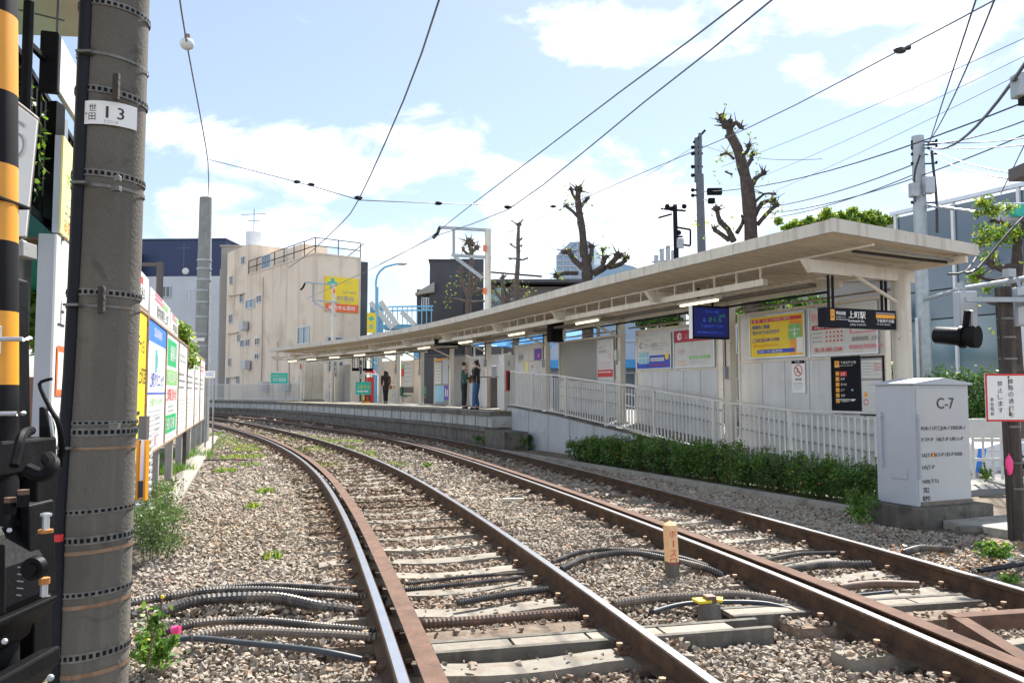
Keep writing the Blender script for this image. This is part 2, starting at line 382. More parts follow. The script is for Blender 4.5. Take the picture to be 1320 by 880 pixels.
# ballast bed: undulating sheet with its own stony material
def ballast_mat():
    m=bpy.data.materials.new('ballast_bed'); m.use_nodes=True; nt=m.node_tree;N=nt.nodes;L=nt.links;b=N['Principled BSDF'];b.inputs['Roughness'].default_value=.95
    tc=N.new('ShaderNodeTexCoord'); v=N.new('ShaderNodeTexVoronoi'); v.inputs['Scale'].default_value=20; L.new(tc.outputs['Object'],v.inputs['Vector'])
    cr=N.new('ShaderNodeValToRGB'); L.new(v.outputs['Color'],cr.inputs[0])
    e=cr.color_ramp.elements; e[0].color=(.06,.048,.038,1); e[1].color=(.16,.135,.105,1); e.new(.5).color=(.10,.08,.062,1)  # bed colours darkened to imitate shaded gaps between the stones
    L.new(cr.outputs[0],b.inputs['Base Color']); bp=N.new('ShaderNodeBump'); bp.inputs['Strength'].default_value=.9; bp.inputs['Distance'].default_value=.03; bp.invert=True
    L.new(v.outputs['Distance'],bp.inputs['Height']); L.new(bp.outputs[0],b.inputs['Normal']); M['ballast_bed']=m
    m=bpy.data.materials.new('stone'); m.use_nodes=True; nt=m.node_tree;N=nt.nodes;L=nt.links;b=N['Principled BSDF'];b.inputs['Roughness'].default_value=.9
    at=N.new('ShaderNodeAttribute'); at.attribute_name='tint'; at2=N.new('ShaderNodeAttribute'); at2.attribute_name='rusty'
    cr=N.new('ShaderNodeValToRGB'); L.new(at.outputs['Fac'],cr.inputs[0]); e=cr.color_ramp.elements
    e[0].color=(.15,.125,.10,1); e[1].color=(.42,.39,.345,1)
    for p,c in ((.18,(.235,.195,.155)),(.36,(.315,.27,.215)),(.52,(.26,.237,.21)),(.68,(.365,.30,.23)),(.84,(.285,.25,.21)),(.93,(.27,.165,.105))): e.new(p).color=(*c,1)
    tc=N.new('ShaderNodeTexCoord'); n=N.new('ShaderNodeTexNoise'); n.inputs['Scale'].default_value=90; L.new(tc.outputs['Object'],n.inputs['Vector'])
    mr=N.new('ShaderNodeMapRange'); mr.inputs[3].default_value=.88; mr.inputs[4].default_value=1.36; L.new(n.outputs['Fac'],mr.inputs[0])
    hs=N.new('ShaderNodeHueSaturation'); L.new(cr.outputs[0],hs.inputs['Color']); L.new(mr.outputs[0],hs.inputs['Value'])
    mx=N.new('ShaderNodeMix'); mx.data_type='RGBA'; L.new(at2.outputs['Fac'],mx.inputs[0]); L.new(hs.outputs[0],mx.inputs[6]); mx.inputs[7].default_value=(.20,.105,.06,1)
    L.new(mx.outputs[2],b.inputs['Base Color']); M['stone']=m
ballast_mat()
bx=np.arange(-34,13.01,.5); by=np.arange(-3,66,.5); vs=[];fs=[]
for j,y in enumerate(by):
    for i,x in enumerate(bx): vs.append((x,y,-.222-(.034 if y<6.1 else 0)+.012*math.sin(x*2.1+y)*math.cos(y*1.7)))
n=len(bx)
for j in range(len(by)-1):
    for i in range(n-1): fs.append((j*n+i,j*n+i+1,(j+1)*n+i+1,(j+1)*n+i))
g=MB(); g.add(vs,fs,'ballast_bed'); tag(g.build('ballast_bed',smooth=True),kind='structure')
# ---------------------------------------------------------------- rails
def rail(name,label,P,off,s0,group):
    b=MB(); prof=[(-.062,-.153),(-.062,-.143),(-.014,-.122),(-.009,-.046),(-.033,-.034),(-.033,-.007),(-.026,0),(.026,0),(.033,-.007),(.033,-.034),(.009,-.046),(.014,-.122),(.062,-.143),(.062,-.153)]
    b.sweep(P,[(o+off,z) for o,z in prof],'rail_side',{6:'rail_top'})
    return tag(b.build(name),label,'rail',group)
Lr1=rail('running_rail','left running rail of the left track, shiny head beside the rusty guard rail',P1,-.718,0,'running rails')
Rr1=rail('running_rail','right running rail of the left track, brown web and bright worn head',P1,.718,0,'running rails')
Lr2=rail('running_rail','left running rail of the platform track, behind the orange and grey hose marker post',P2,-.718,0,'running rails')
Rr2=rail('running_rail','right running rail nearest the platform and the clipped hedge',P2,.718,0,'running rails')
for P,lab in ((P1,'broad rust red guard rail inside the curve of the left track'),(P2,'rusty guard rail beside the left rail of the platform track')):
    b=MB(); b.sweep(P,[(-.718+o,z) for o,z in [(.092,-.003),(.092,.008),(.205,.008),(.205,-.14),(.190,-.14),(.190,-.003)]],'guard_rust')
    tag(b.build('guard_rail'),lab,'guard rail','guard rails')
# fishplates at joints
for P,off,s,lab in ((P1,.718,6.0,'bolted rail joint on the right rail of the left track'),(P2,-.718,24.6,'bolted rail joint near the platform end')):
    x,y,nx,ny,_=sample(P,s); r=thing('rail_joint',lab,'rail joint',(x+nx*off,y+ny*off,-.08),'rail joints')
    ang=math.atan2(-nx,ny)
    for sd in (-1,1):
        b=MB(); b.box((x+nx*(off+sd*.028),y+ny*(off+sd*.028),-.085),(.022,.6,.07),'rail_side',ang); b.build('fishplate',r)
        b=MB()
        for q in (-.2,-.07,.07,.2):
            px=x+nx*(off+sd*.045)-ny*0-math.sin(ang)*q; py=y+ny*(off+sd*.045)+math.cos(ang)*q; b.tube([(px,py,-.085),(px+nx*sd*.025,py+ny*sd*.025,-.085)],.013,'clip_rust',6)
        b.build('bolts',r)
# ---------------------------------------------------------------- sleepers
def make_tie(kind):
    m='concrete_tie' if kind=='c' else 'wood_tie'; r=thing('railway_sleeper','x','sleeper',(0,0,0))
    b=MB(); xs=[-1.05,-.95,-.718,-.5,-.2,0,.2,.5,.718,.95,1.05]
    zt=lambda x:(-.157 if abs(x)>.55 else -.157-.032*math.cos(x/.55*PI/2)) - (.015 if abs(x)>1.0 else 0) if kind=='c' else -.157
    for i in range(len(xs)-1):
        a,c=xs[i],xs[i+1]; w=.105; w2=.125
        b.hexa([(a,-w2,-.30),(c,-w2,-.30),(c,w2,-.30),(a,w2,-.30),(a,-w,zt(a)),(c,-w,zt(c)),(c,w,zt(c)),(a,w,zt(a))],m)
    bm_o=b.build('tie_body',r)
    me=bm_o.data; bm=bmesh.new(); bm.from_mesh(me); bmesh.ops.remove_doubles(bm,verts=bm.verts,dist=.001)
    bmesh.ops.delete(bm,geom=[f for f in bm.faces if False],context='FACES'); bm.to_mesh(me); bm.free()
    for x in (-.718,.718):
        for sd in (-1,1):
            c=MB(); cx=x+sd*.088; c.box((cx,0,-.146),(.06,.09,.018),'clip_rust'); c.box((cx-sd*.03,0,-.128),(.05,.05,.016),'clip_rust'); c.tube([(cx+sd*.01,0,-.14),(cx+sd*.01,0,-.106)],.014,'clip_rust',6); c.tube([(cx+sd*.01,0,-.110),(cx+sd*.01,0,-.095)],.021,'sign_edge_rust',6)
            c.build('rail_clip',r)
    return r
bpy.context.view_layer.update()
proto={'c':make_tie('c'),'w':make_tie('w')}; usedp={'c':0,'w':0}; TIES=[]
for ti,P in ((0,P1),(1,P2)):
    s=.9 if ti==0 else 1.15; k=0; step=.605
    L=arclen([(p[0],p[1]) for p in P])[-1]
    while s<min(L,66 if ti else 64) and k<100:
        x,y,nx,ny,_=sample(P,s)
        if y>2.2:
            kind='w' if (ti==0 and 8.5<y<13.5 and k%3==0) or (k%11==5) else 'c'
            o=proto[kind] if not usedp[kind] else copy_tree(proto[kind]); usedp[kind]=1
            o.location=(x,y,random.uniform(-.004,.002)); o.rotation_euler=(0,0,math.atan2(ny,nx)+random.uniform(-.012,.012))
            tr='left' if ti==0 else 'platform'
            tag(o,('pale concrete' if kind=='c' else 'dark weathered wooden')+f' sleeper laid across the {tr} track in the ballast','sleeper',f'sleepers of the {tr} track')
            TIES.append((x,y,nx,ny)); k+=1
        s+=step
# ---------------------------------------------------------------- ballast stones
def stones():
    # icosahedron
    t=(1+5**.5)/2; V=np.array([(-1,t,0),(1,t,0),(-1,-t,0),(1,-t,0),(0,-1,t),(0,1,t),(0,-1,-t),(0,1,-t),(t,0,-1),(t,0,1),(-t,0,-1),(-t,0,1)],float); V/=np.linalg.norm(V[0])
    F=np.array([(0,11,5),(0,5,1),(0,1,7),(0,7,10),(0,10,11),(1,5,9),(5,11,4),(11,10,2),(10,7,6),(7,1,8),(3,9,4),(3,4,2),(3,2,6),(3,6,8),(3,8,9),(4,9,5),(2,4,11),(6,2,10),(8,6,7),(9,8,1)])
    prot=[]
    for nn in (6,7,7,8,8,8,9,9,10,7,8,9,6,8,7,8):
        bm=bmesh.new()
        while True:
            q=rng.normal(size=(nn,3)); q/=np.linalg.norm(q,axis=1)[:,None]; q*=rng.uniform(.78,1.12,(nn,1))
            if q.min(0).max()<-.45 and q.max(0).min()>.45: break
        for p_ in q: bm.verts.new(p_)
        r_=bmesh.ops.convex_hull(bm,input=bm.verts); bmesh.ops.delete(bm,geom=[v for v in bm.verts if not v.link_faces],context='VERTS')
        bmesh.ops.recalc_face_normals(bm,faces=bm.faces); bm.verts.index_update(); prot.append((np.array([v.co[:] for v in bm.verts]),np.array([[v.index for v in f.verts] for f in bm.faces]))); bm.free()
    pts=[]
    def band(y0,y1,c,layers,x0f,x1f):
        for l in range(layers):
            ys=np.arange(y0,y1,c)
            for y in ys:
                xs=np.arange(x0f(y),x1f(y),c); n=len(xs)
                if n: pts.append(np.stack([xs+rng.uniform(-.5,.5,n)*c,y+rng.uniform(-.5,.5,n)*c,np.full(n,c),np.full(n,l)],1))
    left=lambda y:max(-1.2-.327*y+.35,-.66*y-.6) if y>5 else -.66*y-.9
    def right(y):
        r=(8.4-.4067*y)/.9135 if y>8.6 else 5.4
        return min(r,.66*y+.9)
    band(2.7,7,.041,3,left,right); band(7,12,.051,2,left,right); band(12,20,.078,1,left,right); band(12,20,.09,1,left,right)
    def r2(y):
        i=np.argmin(abs(T2[:,1]-y)); return T2[i,0]+1.2
    band(20,34,.11,2,left,lambda y:min(right(y),r2(y))); band(34,58,.19,1,lambda y:max(left(y),-.66*y),lambda y:r2(min(y,59)))
    p=np.concatenate(pts); x,y,c,l=p.T
    rad=c*rng.uniform(.36,.66,len(x)); rad=np.where(rng.random(len(x))<.06,rad*1.35,rad)
    z=-.212+rng.uniform(-.008,.022,len(x))+l*.012
    # large-scale heaping: shoulder between tracks slightly higher, near trough lower
    z+=.014*np.sin(x*3.1+1.7*y)*np.cos(2.3*y-x)
    rusty=np.zeros(len(x))
    keep=np.ones(len(x),bool)
    for T,ti in ((T1,0),(T2,1)):
        seg=T[::2]
        # signed offset to track
        d=np.full(len(x),9.0); 
        for i0 in range(0,len(x),20000):
            xx=x[i0:i0+20000];yy=y[i0:i0+20000]
            D=(xx[:,None]-seg[None,:,0])**2+(yy[:,None]-seg[None,:,1])**2; j=D.argmin(1)
            tx=seg[np.minimum(j+1,len(seg)-1)]-seg[np.maximum(j-1,0)]; tn=np.linalg.norm(tx,axis=1)
            d[i0:i0+20000]=((xx-seg[j,0])*tx[:,1]-(yy-seg[j,1])*tx[:,0])/tn
        for o in (-.718,.718):
            q=abs(d-o); keep&=~(q<.05+rad*.3); rusty=np.maximum(rusty,np.clip(1-(q-.1)/.34,0,1)*(.85 if ti==0 else .5))
        keep&=~((d>-.64)&(d<-.49))
        inside=abs(d)<.72; rusty=np.maximum(rusty,np.where(inside,.62 if ti==0 else .25,0)*(rng.random(len(x))<.8))
        z=np.where(inside,z-.006,z); z=np.where(y<5.9,z-.020,z)
    for (tx,ty,nx,ny) in TIES:
        m=(abs(x-tx)<1.3)&(abs(y-ty)<1.3)
        if not m.any(): continue
        ix=np.where(m)[0]; a=(x[ix]-tx)*nx+(y[ix]-ty)*ny; b=-(x[ix]-tx)*ny+(y[ix]-ty)*nx
        on=(abs(a)<1.07+rad[ix]*.4)&(abs(b)<.105+rad[ix]*.45)
        # some stray stones stay on the sleepers and between/outside
        stray=rng.random(len(ix))< (0.025 if ty<8 else .06 if ty<12 else .10)
        side=(abs(a)>.8)
        keepit=stray|(side&(rng.random(len(ix))<(.30 if ty<8 else .60)))
        if ty>8: keepit|=rng.random(len(ix))<.22
        keep[ix[on&~keepit]]=False
        z[ix[on&keepit]]=-.150+rad[ix[on&keepit]]*.35
    # keep the cable trough and the box plinth free
    for (a,b_,w) in TROUGH:
        d=(b_-a); Ln=np.linalg.norm(d); d=d/Ln; q=(x-a[0])*d[0]+(y-a[1])*d[1]; r=abs(-(x-a[0])*d[1]+(y-a[1])*d[0]); keep&=~((q>-.03)&(q<Ln+.03)&(r<w))
    for (px,py,pr_) in CLEAR: keep&=((x-px)**2+(y-py)**2)>pr_**2
    x,y,rad,z,rusty=x[keep],y[keep],rad[keep],z[keep],rusty[keep]; n=len(x)
    print('stones',n)
    pid=np.sort(rng.integers(0,len(prot),n))
    CO=[];FA=[];VC=[];base=0
    def place(PV,sl,Fp):
        nonlocal base
        aa,bb=a[sl],b[sl]; ca,sa,cb,sb=[f(q)[:,None] for f,q in ((np.cos,aa),(np.sin,aa),(np.cos,bb),(np.sin,bb))]
        W=PV[None]*S[sl][:,None,:]; X=W[:,:,0]; Y=W[:,:,1]*cb-W[:,:,2]*sb; Z=W[:,:,1]*sb+W[:,:,2]*cb
        X2=X*ca-Y*sa; Y2=X*sa+Y*ca; r_=rad[sl][:,None]
        CO.append(np.stack([X2*r_+x[sl][:,None],Y2*r_+y[sl][:,None],Z*r_+z[sl][:,None]],2).reshape(-1,3)); m=len(aa); k=len(PV)
        FA.append((Fp[None]+base+k*np.arange(m)[:,None,None]).reshape(-1)); VC.append(np.full(m,k)); base+=m*k
    a=rng.uniform(0,2*PI,n); b=rng.uniform(-1.2,1.2,n)
    S=np.stack([rng.uniform(.95,1.6,n),rng.uniform(.75,1.15,n),rng.uniform(.55,.9,n)],1)
    for k in range(len(prot)): place(prot[k][0],np.where(pid==k)[0],prot[k][1])
    co=np.concatenate(CO); fa=np.concatenate(FA); vc=np.concatenate(VC)
    me=bpy.data.meshes.new('ballast_stones'); nv=len(co); nf=len(fa)//3
    me.vertices.add(nv); me.vertices.foreach_set('co',co.astype(np.float32).ravel())
    me.loops.add(nf*3); me.loops.foreach_set('vertex_index',fa.astype(np.int32)); me.polygons.add(nf)
    me.polygons.foreach_set('loop_start',np.arange(0,nf*3,3,dtype=np.int32)); me.polygons.foreach_set('use_smooth',[False]*nf); me.update(calc_edges=True)
    tint=np.repeat(rng.random(n),vc); ru=np.repeat((rusty*rng.uniform(.2,.9,n))[np.argsort(pid,kind='stable')],vc)
    for nm,d in (('tint',tint),('rusty',ru)):
        at=me.attributes.new(nm,'FLOAT','POINT'); at.data.foreach_set('value',d.astype(np.float32))
    me.materials.append(M['stone']); o=bpy.data.objects.new('ballast_stones',me); COL.objects.link(o)
    tag(o,'loose beige and brown crushed stone ballast around both tracks','ballast',kind='stuff')
TROUGH=[];CLEAR=[]
# ---------------------------------------------------------------- concrete cable trough crossing under both tracks (near)
def trough(a,b_,label):
    a=Vector(a);b_=Vector(b_); d=(b_-a); L=d.length; d.normalize(); n=Vector((-d.y,d.x,0)); r=thing('cable_trough',label,'cable trough',tuple((a+b_)/2),'cable troughs')
    m=MB(); zt=-.135
    m.obox(a-n*.12+Vector((0,0,-.30)),d*L,n*.045,Vector((0,0,zt+.30)),'concrete_dark')
    m.obox(a+n*.075+Vector((0,0,-.30)),d*L,n*.045,Vector((0,0,zt+.30)),'concrete_dark'); m.build('trough_wall',r)
    k=0; q=0
    while q<L-.5:
        m=MB(); m.obox(a-n*.072+d*(q+.01)+Vector((0,0,zt-.035)),d*.47,n*.144,Vector((0,0,.03)),'concrete_tie'); m.build('cover_slab',r); q+=.49; k+=1
    TROUGH.append((np.array(a[:2]),np.array(b_[:2]),.16))
def across(P,s,o0,o1):
    x,y,nx,ny,_=sample(P,s); return (x+nx*o0,y+ny*o0,0),(x+nx*o1,y+ny*o1,0)
sN=None
def s_at_y(P,yy):
    L=arclen([(p[0],p[1]) for p in P]); ys=np.array([p[1] for p in P]); return float(np.interp(yy,ys,L))
def between(P,yy):     # arclength of the gap midway between the two sleepers nearest y
    c=[t for t in TIES if abs((t[0]-0))<99]
    return s_at_y(P,yy)
s1=.9+.605*round((s_at_y(P1,4.72)-.9)/.605)+.3; a,b_=across(P1,s1,-.45,1.75); trough(a,b_,'dark concrete cable trough crossing the left track at the front')
s2=1.15+.605*round((s_at_y(P2,5.55)-1.15)/.605)+.3; a,b_=across(P2,s2,-1.35,.62); trough(a,b_,'dark concrete cable trough crossing the platform track at the front')
# ---------------------------------------------------------------- conduits and hoses lying in the ballast
def hose(pts,r,m,label,z=-.125,ridge=True,name='corrugated_hose',cat='hose',group='corrugated cable hoses'):
    W=[G(u,v,z if len(q)<1 else q[0]) for (u,v,*q) in pts]
    S=spline([tuple(w) for w in W],ds=.02)
    L=arclen(S)[-1]
    if ridge:
        pitch=r*.8; n=int(L/(pitch/2)); Ls=arclen(S); t=np.linspace(0,L,n)
        Q=[tuple(np.interp(k,Ls,S[:,i]) for i in range(3)) for k in t]; rs=[r*(1 if i%2 else .78) for i in range(n)]
    else:
        Q=[tuple(p) for p in S[::3]]; rs=[r]*len(Q)
    b=MB(); b.tube(Q,rs,m,10); o=b.build(name,smooth=not ridge)
    return tag(o,label,cat,group)
hose([(160,779),(218,768),(286,757),(341,753),(423,757),(490,764,-.17)],.022,'hose_dark','thin dark corrugated hose, farthest of those right of the concrete pole')
hose([(158,778),(205,771),(270,761),(341,760),(395,764),(452,768),(498,774,-.17)],.030,'hose_dark','dark corrugated hose beside the thick one, right of the concrete pole')
hose([(206,789),(245,776),(286,771),(354,770),(409,781),(447,786,-.14),(500,798,-.19)],.044,'hose_dark','thickest black ribbed hose near the foot of the concrete pole',z=-.115)
hose([(196,820),(232,808),(273,801),(341,800),(423,808),(469,812),(508,818,-.17)],.028,'hose_dark','dark ribbed hose tied with bright pink tape')
hose([(245,822),(300,813),(395,816),(469,820),(512,826,-.17)],.032,'hose_tan','dusty tan ribbed hose below the pink taped one')
hose([(175,832),(245,822),(314,828),(409,838),(470,850,-.19)],.018,'conduit_blue','smooth blue black cable lowest of the bundle beside the pole',ridge=False,name='black_cable',cat='cable',group='black cables in the ballast')
hose([(524,752),(600,743),(676,738)],.016,'hose_dark','thin grey hose crossing inside the left track, farthest one')
hose([(520,760),(600,752),(672,744)],.020,'hose_dark','second thin ribbed hose crossing inside the left track')
hose([(590,777),(640,768),(706,759)],.026,'hose_dark','short black ribbed hose ending open inside the left track')
hose([(545,804),(620,799),(690,793),(745,789)],.036,'hose_rust','thick brown ribbed hose lying across the left track')
hose([(712,724),(750,711),(790,708),(850,713),(905,727),(938,742,-.18)],.024,'hose_dark','dark hose arching over the stones behind the orange marker post')
hose([(724,733),(760,718),(810,712),(860,720),(912,733),(945,749,-.18)],.030,'hose_dark','ribbed hose curving past the foot of the orange marker post')
hose([(790,778),(840,771),(900,768),(950,766),(992,772),(1040,786,-.18)],.034,'hose_tan','thick tan ribbed hose between the tracks beside the yellow topped marker')
hose([(842,788),(870,780),(905,776),(985,777),(1040,792,-.18)],.016,'conduit_blue','slim blue black cable running past the yellow topped marker',ridge=False,name='black_cable',cat='cable',group='black cables in the ballast')
hose([(985,722),(1030,714),(1078,712)],.020,'hose_dark','thin dark hose crossing the platform track, farthest one')
hose([(1010,735),(1060,728),(1122,727)],.036,'hose_dark','thick black ribbed hose crossing the platform track')
hose([(1082,757),(1130,752),(1192,754)],.030,'hose_rust','smooth brown hose crossing the platform track near the front',ridge=False)
hose([(1090,768),(1150,762)],.012,'conduit_blue','thin blue cable lowest across the platform track',ridge=False,name='black_cable',cat='cable',group='black cables in the ballast')
hose([(1165,712),(1190,706),(1230,708)],.036,'hose_dark','black ribbed hose in the weeds right of the platform track')
hose([(1262,735),(1290,731),(1318,726)],.022,'conduit_dark','short black pipe end among the weeds at the right edge',ridge=False,name='black_cable',cat='cable',group='black cables in the ballast')
hose([(262,593),(300,592),(320,593)],.014,'conduit_dark','thin black cable with pink ends near the hoarding',ridge=False,name='black_cable',cat='cable',group='black cables in the ballast')
w=G(227,812,-.105); b=MB(); b.tube([w+Vector((-.024,0,0)),w+Vector((0,0,.003)),w+Vector((.024,0,0))],[.027,.029,.027],'tape_pink',8); b.add([w+Vector((0,-.02,.02)),w+Vector((.03,-.03,.04)),w+Vector((.02,0,.02))],[(0,1,2)],'tape_pink'); tag(b.build('marker_tape'),'bright pink tape wrapped round the dark ribbed hose','tape')
for (u,v,l) in ((260,594,'left'),(308,592,'right')):
    w=G(u,v,-.14); b=MB(); b.box(tuple(w),(.06,.03,.03),'tape_pink',.2); tag(b.build('marker_tape'),f'pink tape tag on the {l} end of the thin cable by the hoarding','tape')
# stray block of timber between tracks
w=G(662,644,-.15); b=MB(); b.box(tuple(w),(.30,.09,.05),'post_cream',.1); tag(b.build('wood_block',bevel=.006),'small pale block lying on the ballast between the tracks','block')
# marker post with red characters
w=G(867,743,-.17); r=thing('hose_marker_post','orange square post with red characters and grey foot standing between the tracks','marker post',tuple(w))
th=R(20); ax=(math.cos(th),math.sin(th)); 
def post(w,h0,h1,m,q=.044,lean=.02):
    b=MB(); P=[]
    for z in (h0,h1):
        for a,c in ((-1,-1),(1,-1),(1,1),(-1,1)): P.append((w.x+(a*ax[0]-c*ax[1])*q-lean*z*2,w.y+(a*ax[1]+c*ax[0])*q,w.z+z))
    b.hexa(P,m); return b
post(w,-.1,.125,'pole_concrete').build('foot',r,bevel=.004); pp=post(w,.126,.43,'wood_sign'); 
c=Vector((w.x-.0185,w.y,w.z+.47)); t=[pp.v[i] for i in range(4,8)]; pp.add(t+[tuple(c)],[(0,1,4),(1,2,4),(2,3,4),(3,0,4)],'wood_sign'); pp.build('painted_shaft',r,bevel=.003)
S=Sign((w.x-ax[0]*.050+ax[1]*.045-.012,w.y-ax[1]*.050-ax[0]*.045,w.z+.0),ax,.104,.4,tilt=-.035)
for i,ch in enumerate('ホース口'):
    if ch=='ー': S.blk(.052,.255-.0,.010,.055,'ink_red',d=.004)
    else: S.txt(ch,.022,{0:.335,2:.175,3:.105}[i],.055,'ink_red',w=.06)
S.done(r)
ax2=(-ax[1],ax[0]); S=Sign((w.x+ax[0]*.045+ax[1]*.052-.008,w.y+ax[1]*.045-ax[0]*.052,w.z),ax2,.104,.4)
for i in range(7): S.txt('火災使用禁止口'[i],.036,.37-i*.042,.033,'ink_red',w=.03)
S.done(r)
# short concrete marker with yellow top
w=G(915,800,-.2); r=thing('boundary_marker','short concrete marker block with chipped yellow top between the tracks','marker block',tuple(w))
b=MB(); b.hexa([(w.x+a,w.y+c,w.z+z) for z,q in ((-.05,.075),(.13,.06)) for a,c in ((-q,-q),(q,-q),(q,q),(-q,q))],'concrete_dark'); b.build('block',r,bevel=.008)
b=MB(); b.box((w.x-.055,w.y-.01,w.z+.142),(.10,.10,.018),'ink_yellow',.3); b.box((w.x+.06,w.y+.02,w.z+.142),(.07,.09,.018),'ink_yellow',-.3); b.build('yellow_plates',r)
box1('cap',(w.x,w.y,w.z+.15),(.07,.08,.05),'hose_rust',r,.2)
CLEAR.append((w.x,w.y,.09))
# rusty check-rail end frame, bottom right
r=thing('rusty_steel_frame','rust brown steel angle frame at the bottom right beside the guard rail','steel frame',tuple(G(1290,830,-.06)))
a=G(1228,802,-.04); c=G(1335,795,-.04); d=G(1335,868,-.04); b=MB()
b.bar(a,c+(c-a)*1.2,.09,.09,'guard_rust'); b.build('cross_bar',r)
b=MB(); b.bar(a+Vector((.02,-.05,0)),d+(d-a)*.8,.09,.09,'guard_rust'); b.build('side_bar',r)
# ================================================================ platform
edge=[tuple(T2[i]+0) for i in range(len(T2))]
EP=[p for p in path(T2) ]
i0=min(range(len(EP)),key=lambda i:abs(EP[i][1]-23.0)); PE=EP[i0:]
back=5.2
plat=thing('station_platform','low concrete tram platform with dark stained edge and yellow strip','platform',(PE[0][0]+2,PE[0][1],0))
def sw(name,prof,m,par,P=PE,ms=None):
    b=MB(); b.sweep(P,prof,m,ms); return b.build(name,par)
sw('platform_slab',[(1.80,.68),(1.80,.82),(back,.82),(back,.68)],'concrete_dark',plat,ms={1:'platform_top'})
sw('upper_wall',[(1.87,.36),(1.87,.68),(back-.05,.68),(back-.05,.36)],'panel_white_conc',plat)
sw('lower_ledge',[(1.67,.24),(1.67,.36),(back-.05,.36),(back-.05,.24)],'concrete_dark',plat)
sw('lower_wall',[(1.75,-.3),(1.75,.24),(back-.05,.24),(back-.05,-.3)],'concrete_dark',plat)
for o in plat.children: tag(o,kind='structure') if False else None
sw('yellow_strip',[(2.4,.822),(2.4,.828),(2.7,.828),(2.7,.822)],'yellow_tile',plat)
sw('white_strip',[(1.85,.822),(1.85,.826),(1.95,.826),(1.95,.822)],'white_line',plat)
b=MB()
for k in range(60):
    s=k*1.0+.4
    if s>arclen([(p[0],p[1]) for p in PE])[-1]-1: break
    x,y,nx,ny,_=sample(PE,s); b.box((x+nx*1.865,y+ny*1.865,.52),(.012,.018,.31),'ink_black',math.atan2(ny,nx))
b.each('panel_joint',plat)
# end face of the platform and landing behind the ramp
# ---------------------------------------------------------------- ramp
NR=9.72      # line of the ramp wall in station coordinates
rz=[(22.15,.94),(21.8,.93),(19.0,.76),(16.8,.57),(15.3,.45),(14.1,.32),(12.9,.21),(12.1,.13),(10.4,.02),(8.4,.02)]  # (s, z of wall top)
def rzs(s): return float(np.interp(s,[a for a,_ in rz][::-1],[z for _,z in rz][::-1]))
ramp=thing('access_ramp','pale grey concrete ramp beside the hedge leading up to the platform','ramp',tuple(ST(16,NR+.5,0)))
b=MB(); S_=[8.4,10.4,12.1,12.9,14.1,15.3,16.8,19,21.8,22.15]
for s0,s1 in zip(S_[:-1],S_[1:]):
    z0,z1=rzs(s0),rzs(s1); b.hexa([ST(s0,NR,-.3),ST(s1,NR,-.3),ST(s1,NR+.16,-.3),ST(s0,NR+.16,-.3),ST(s0,NR,z0),ST(s1,NR,z1),ST(s1,NR+.16,z1),ST(s0,NR+.16,z0)],'ramp_concrete')
b.obox(ST(22.15,NR,-.3),U*.16,NN*2.6,Vector((0,0,1.12)),'ramp_concrete'); b.build('ramp_wall',ramp)
b=MB()
for s0,s1 in zip(S_[:-1],S_[1:]):
    z0,z1=rzs(s0)+.002,rzs(s1)+.002; b.hexa([ST(s0,NR-.02,z0),ST(s1,NR-.02,z1),ST(s1,NR+.18,z1),ST(s0,NR+.18,z0),ST(s0,NR-.02,z0+.03),ST(s1,NR-.02,z1+.03),ST(s1,NR+.18,z1+.03),ST(s0,NR+.18,z0+.03)],'concrete_dark')
b.build('coping',ramp)
b=MB()
for s0,s1 in zip(S_[:-1],S_[1:]):
    z0,z1=rzs(s0)-.1,rzs(s1)-.1; b.hexa([ST(s0,NR+.16,-.3),ST(s1,NR+.16,-.3),ST(s1,NR+4.2,-.3),ST(s0,NR+4.2,-.3),ST(s0,NR+.16,z0),ST(s1,NR+.16,z1),ST(s1,NR+4.2,z1),ST(s0,NR+4.2,z0)],'platform_top')
b.build('ramp_floor',ramp)
b=MB(); 
for k in range(14): 
    s=21.9-k*1.22
    b.obox(ST(s,NR-.004,-.28),U*.012,NN*.01,Vector((0,0,rzs(s)+.27)),'concrete_dark')
b.build('wall_joints',ramp)
# platform between ramp line and rail at near end: dark end wall
sw('ledge_end',[(1.67,-.3),(1.67,.30),(2.35,.30),(2.35,-.3)],'concrete_dark',plat,P=EP[i0-6:i0+1])
# ---------------------------------------------------------------- ramp fence
fn=thing('ramp_fence','white barred metal fence running down the ramp behind the hedge','fence',tuple(ST(16,NR+.08,rzs(16))))
fs_=np.arange(8.6,22.15,.125); hgt=1.02
b=MB()
for k,s in enumerate(fs_):
    if k%16: z=rzs(s); b.box(ST(s,NR+.08,z+.03+(hgt-.02)/2)[:],(.022,.022,hgt-.10),'fence_white',R(24))
b.build('balusters',fn)
for k,s in enumerate(fs_):
    if k%16==0:
        z=rzs(s); b=MB(); b.box(ST(s,NR+.08,z+.03+hgt/2)[:],(.055,.055,hgt),'fence_white',R(24)); b.build('post',fn)
def railing(n,dz,w,h,par,name,s0=8.6,s1=22.1,m='fence_white'):
    b=MB(); S2=[s0]+[s for s in S_ if s0<s<s1]+[s1]
    for a,c in zip(S2[:-1],S2[1:]): b.bar(ST(a,n,rzs(a)+dz),ST(c,n,rzs(c)+dz),w,h,m)
    return b.build(name,par)
railing(NR+.08,hgt+.03,.05,.035,fn,'top_rail'); railing(NR+.08,.09,.04,.03,fn,'bottom_rail')
hr=thing('ramp_handrail','inner double handrail on posts along the poster wall','handrail',tuple(ST(16,NR+1.72,rzs(16))))
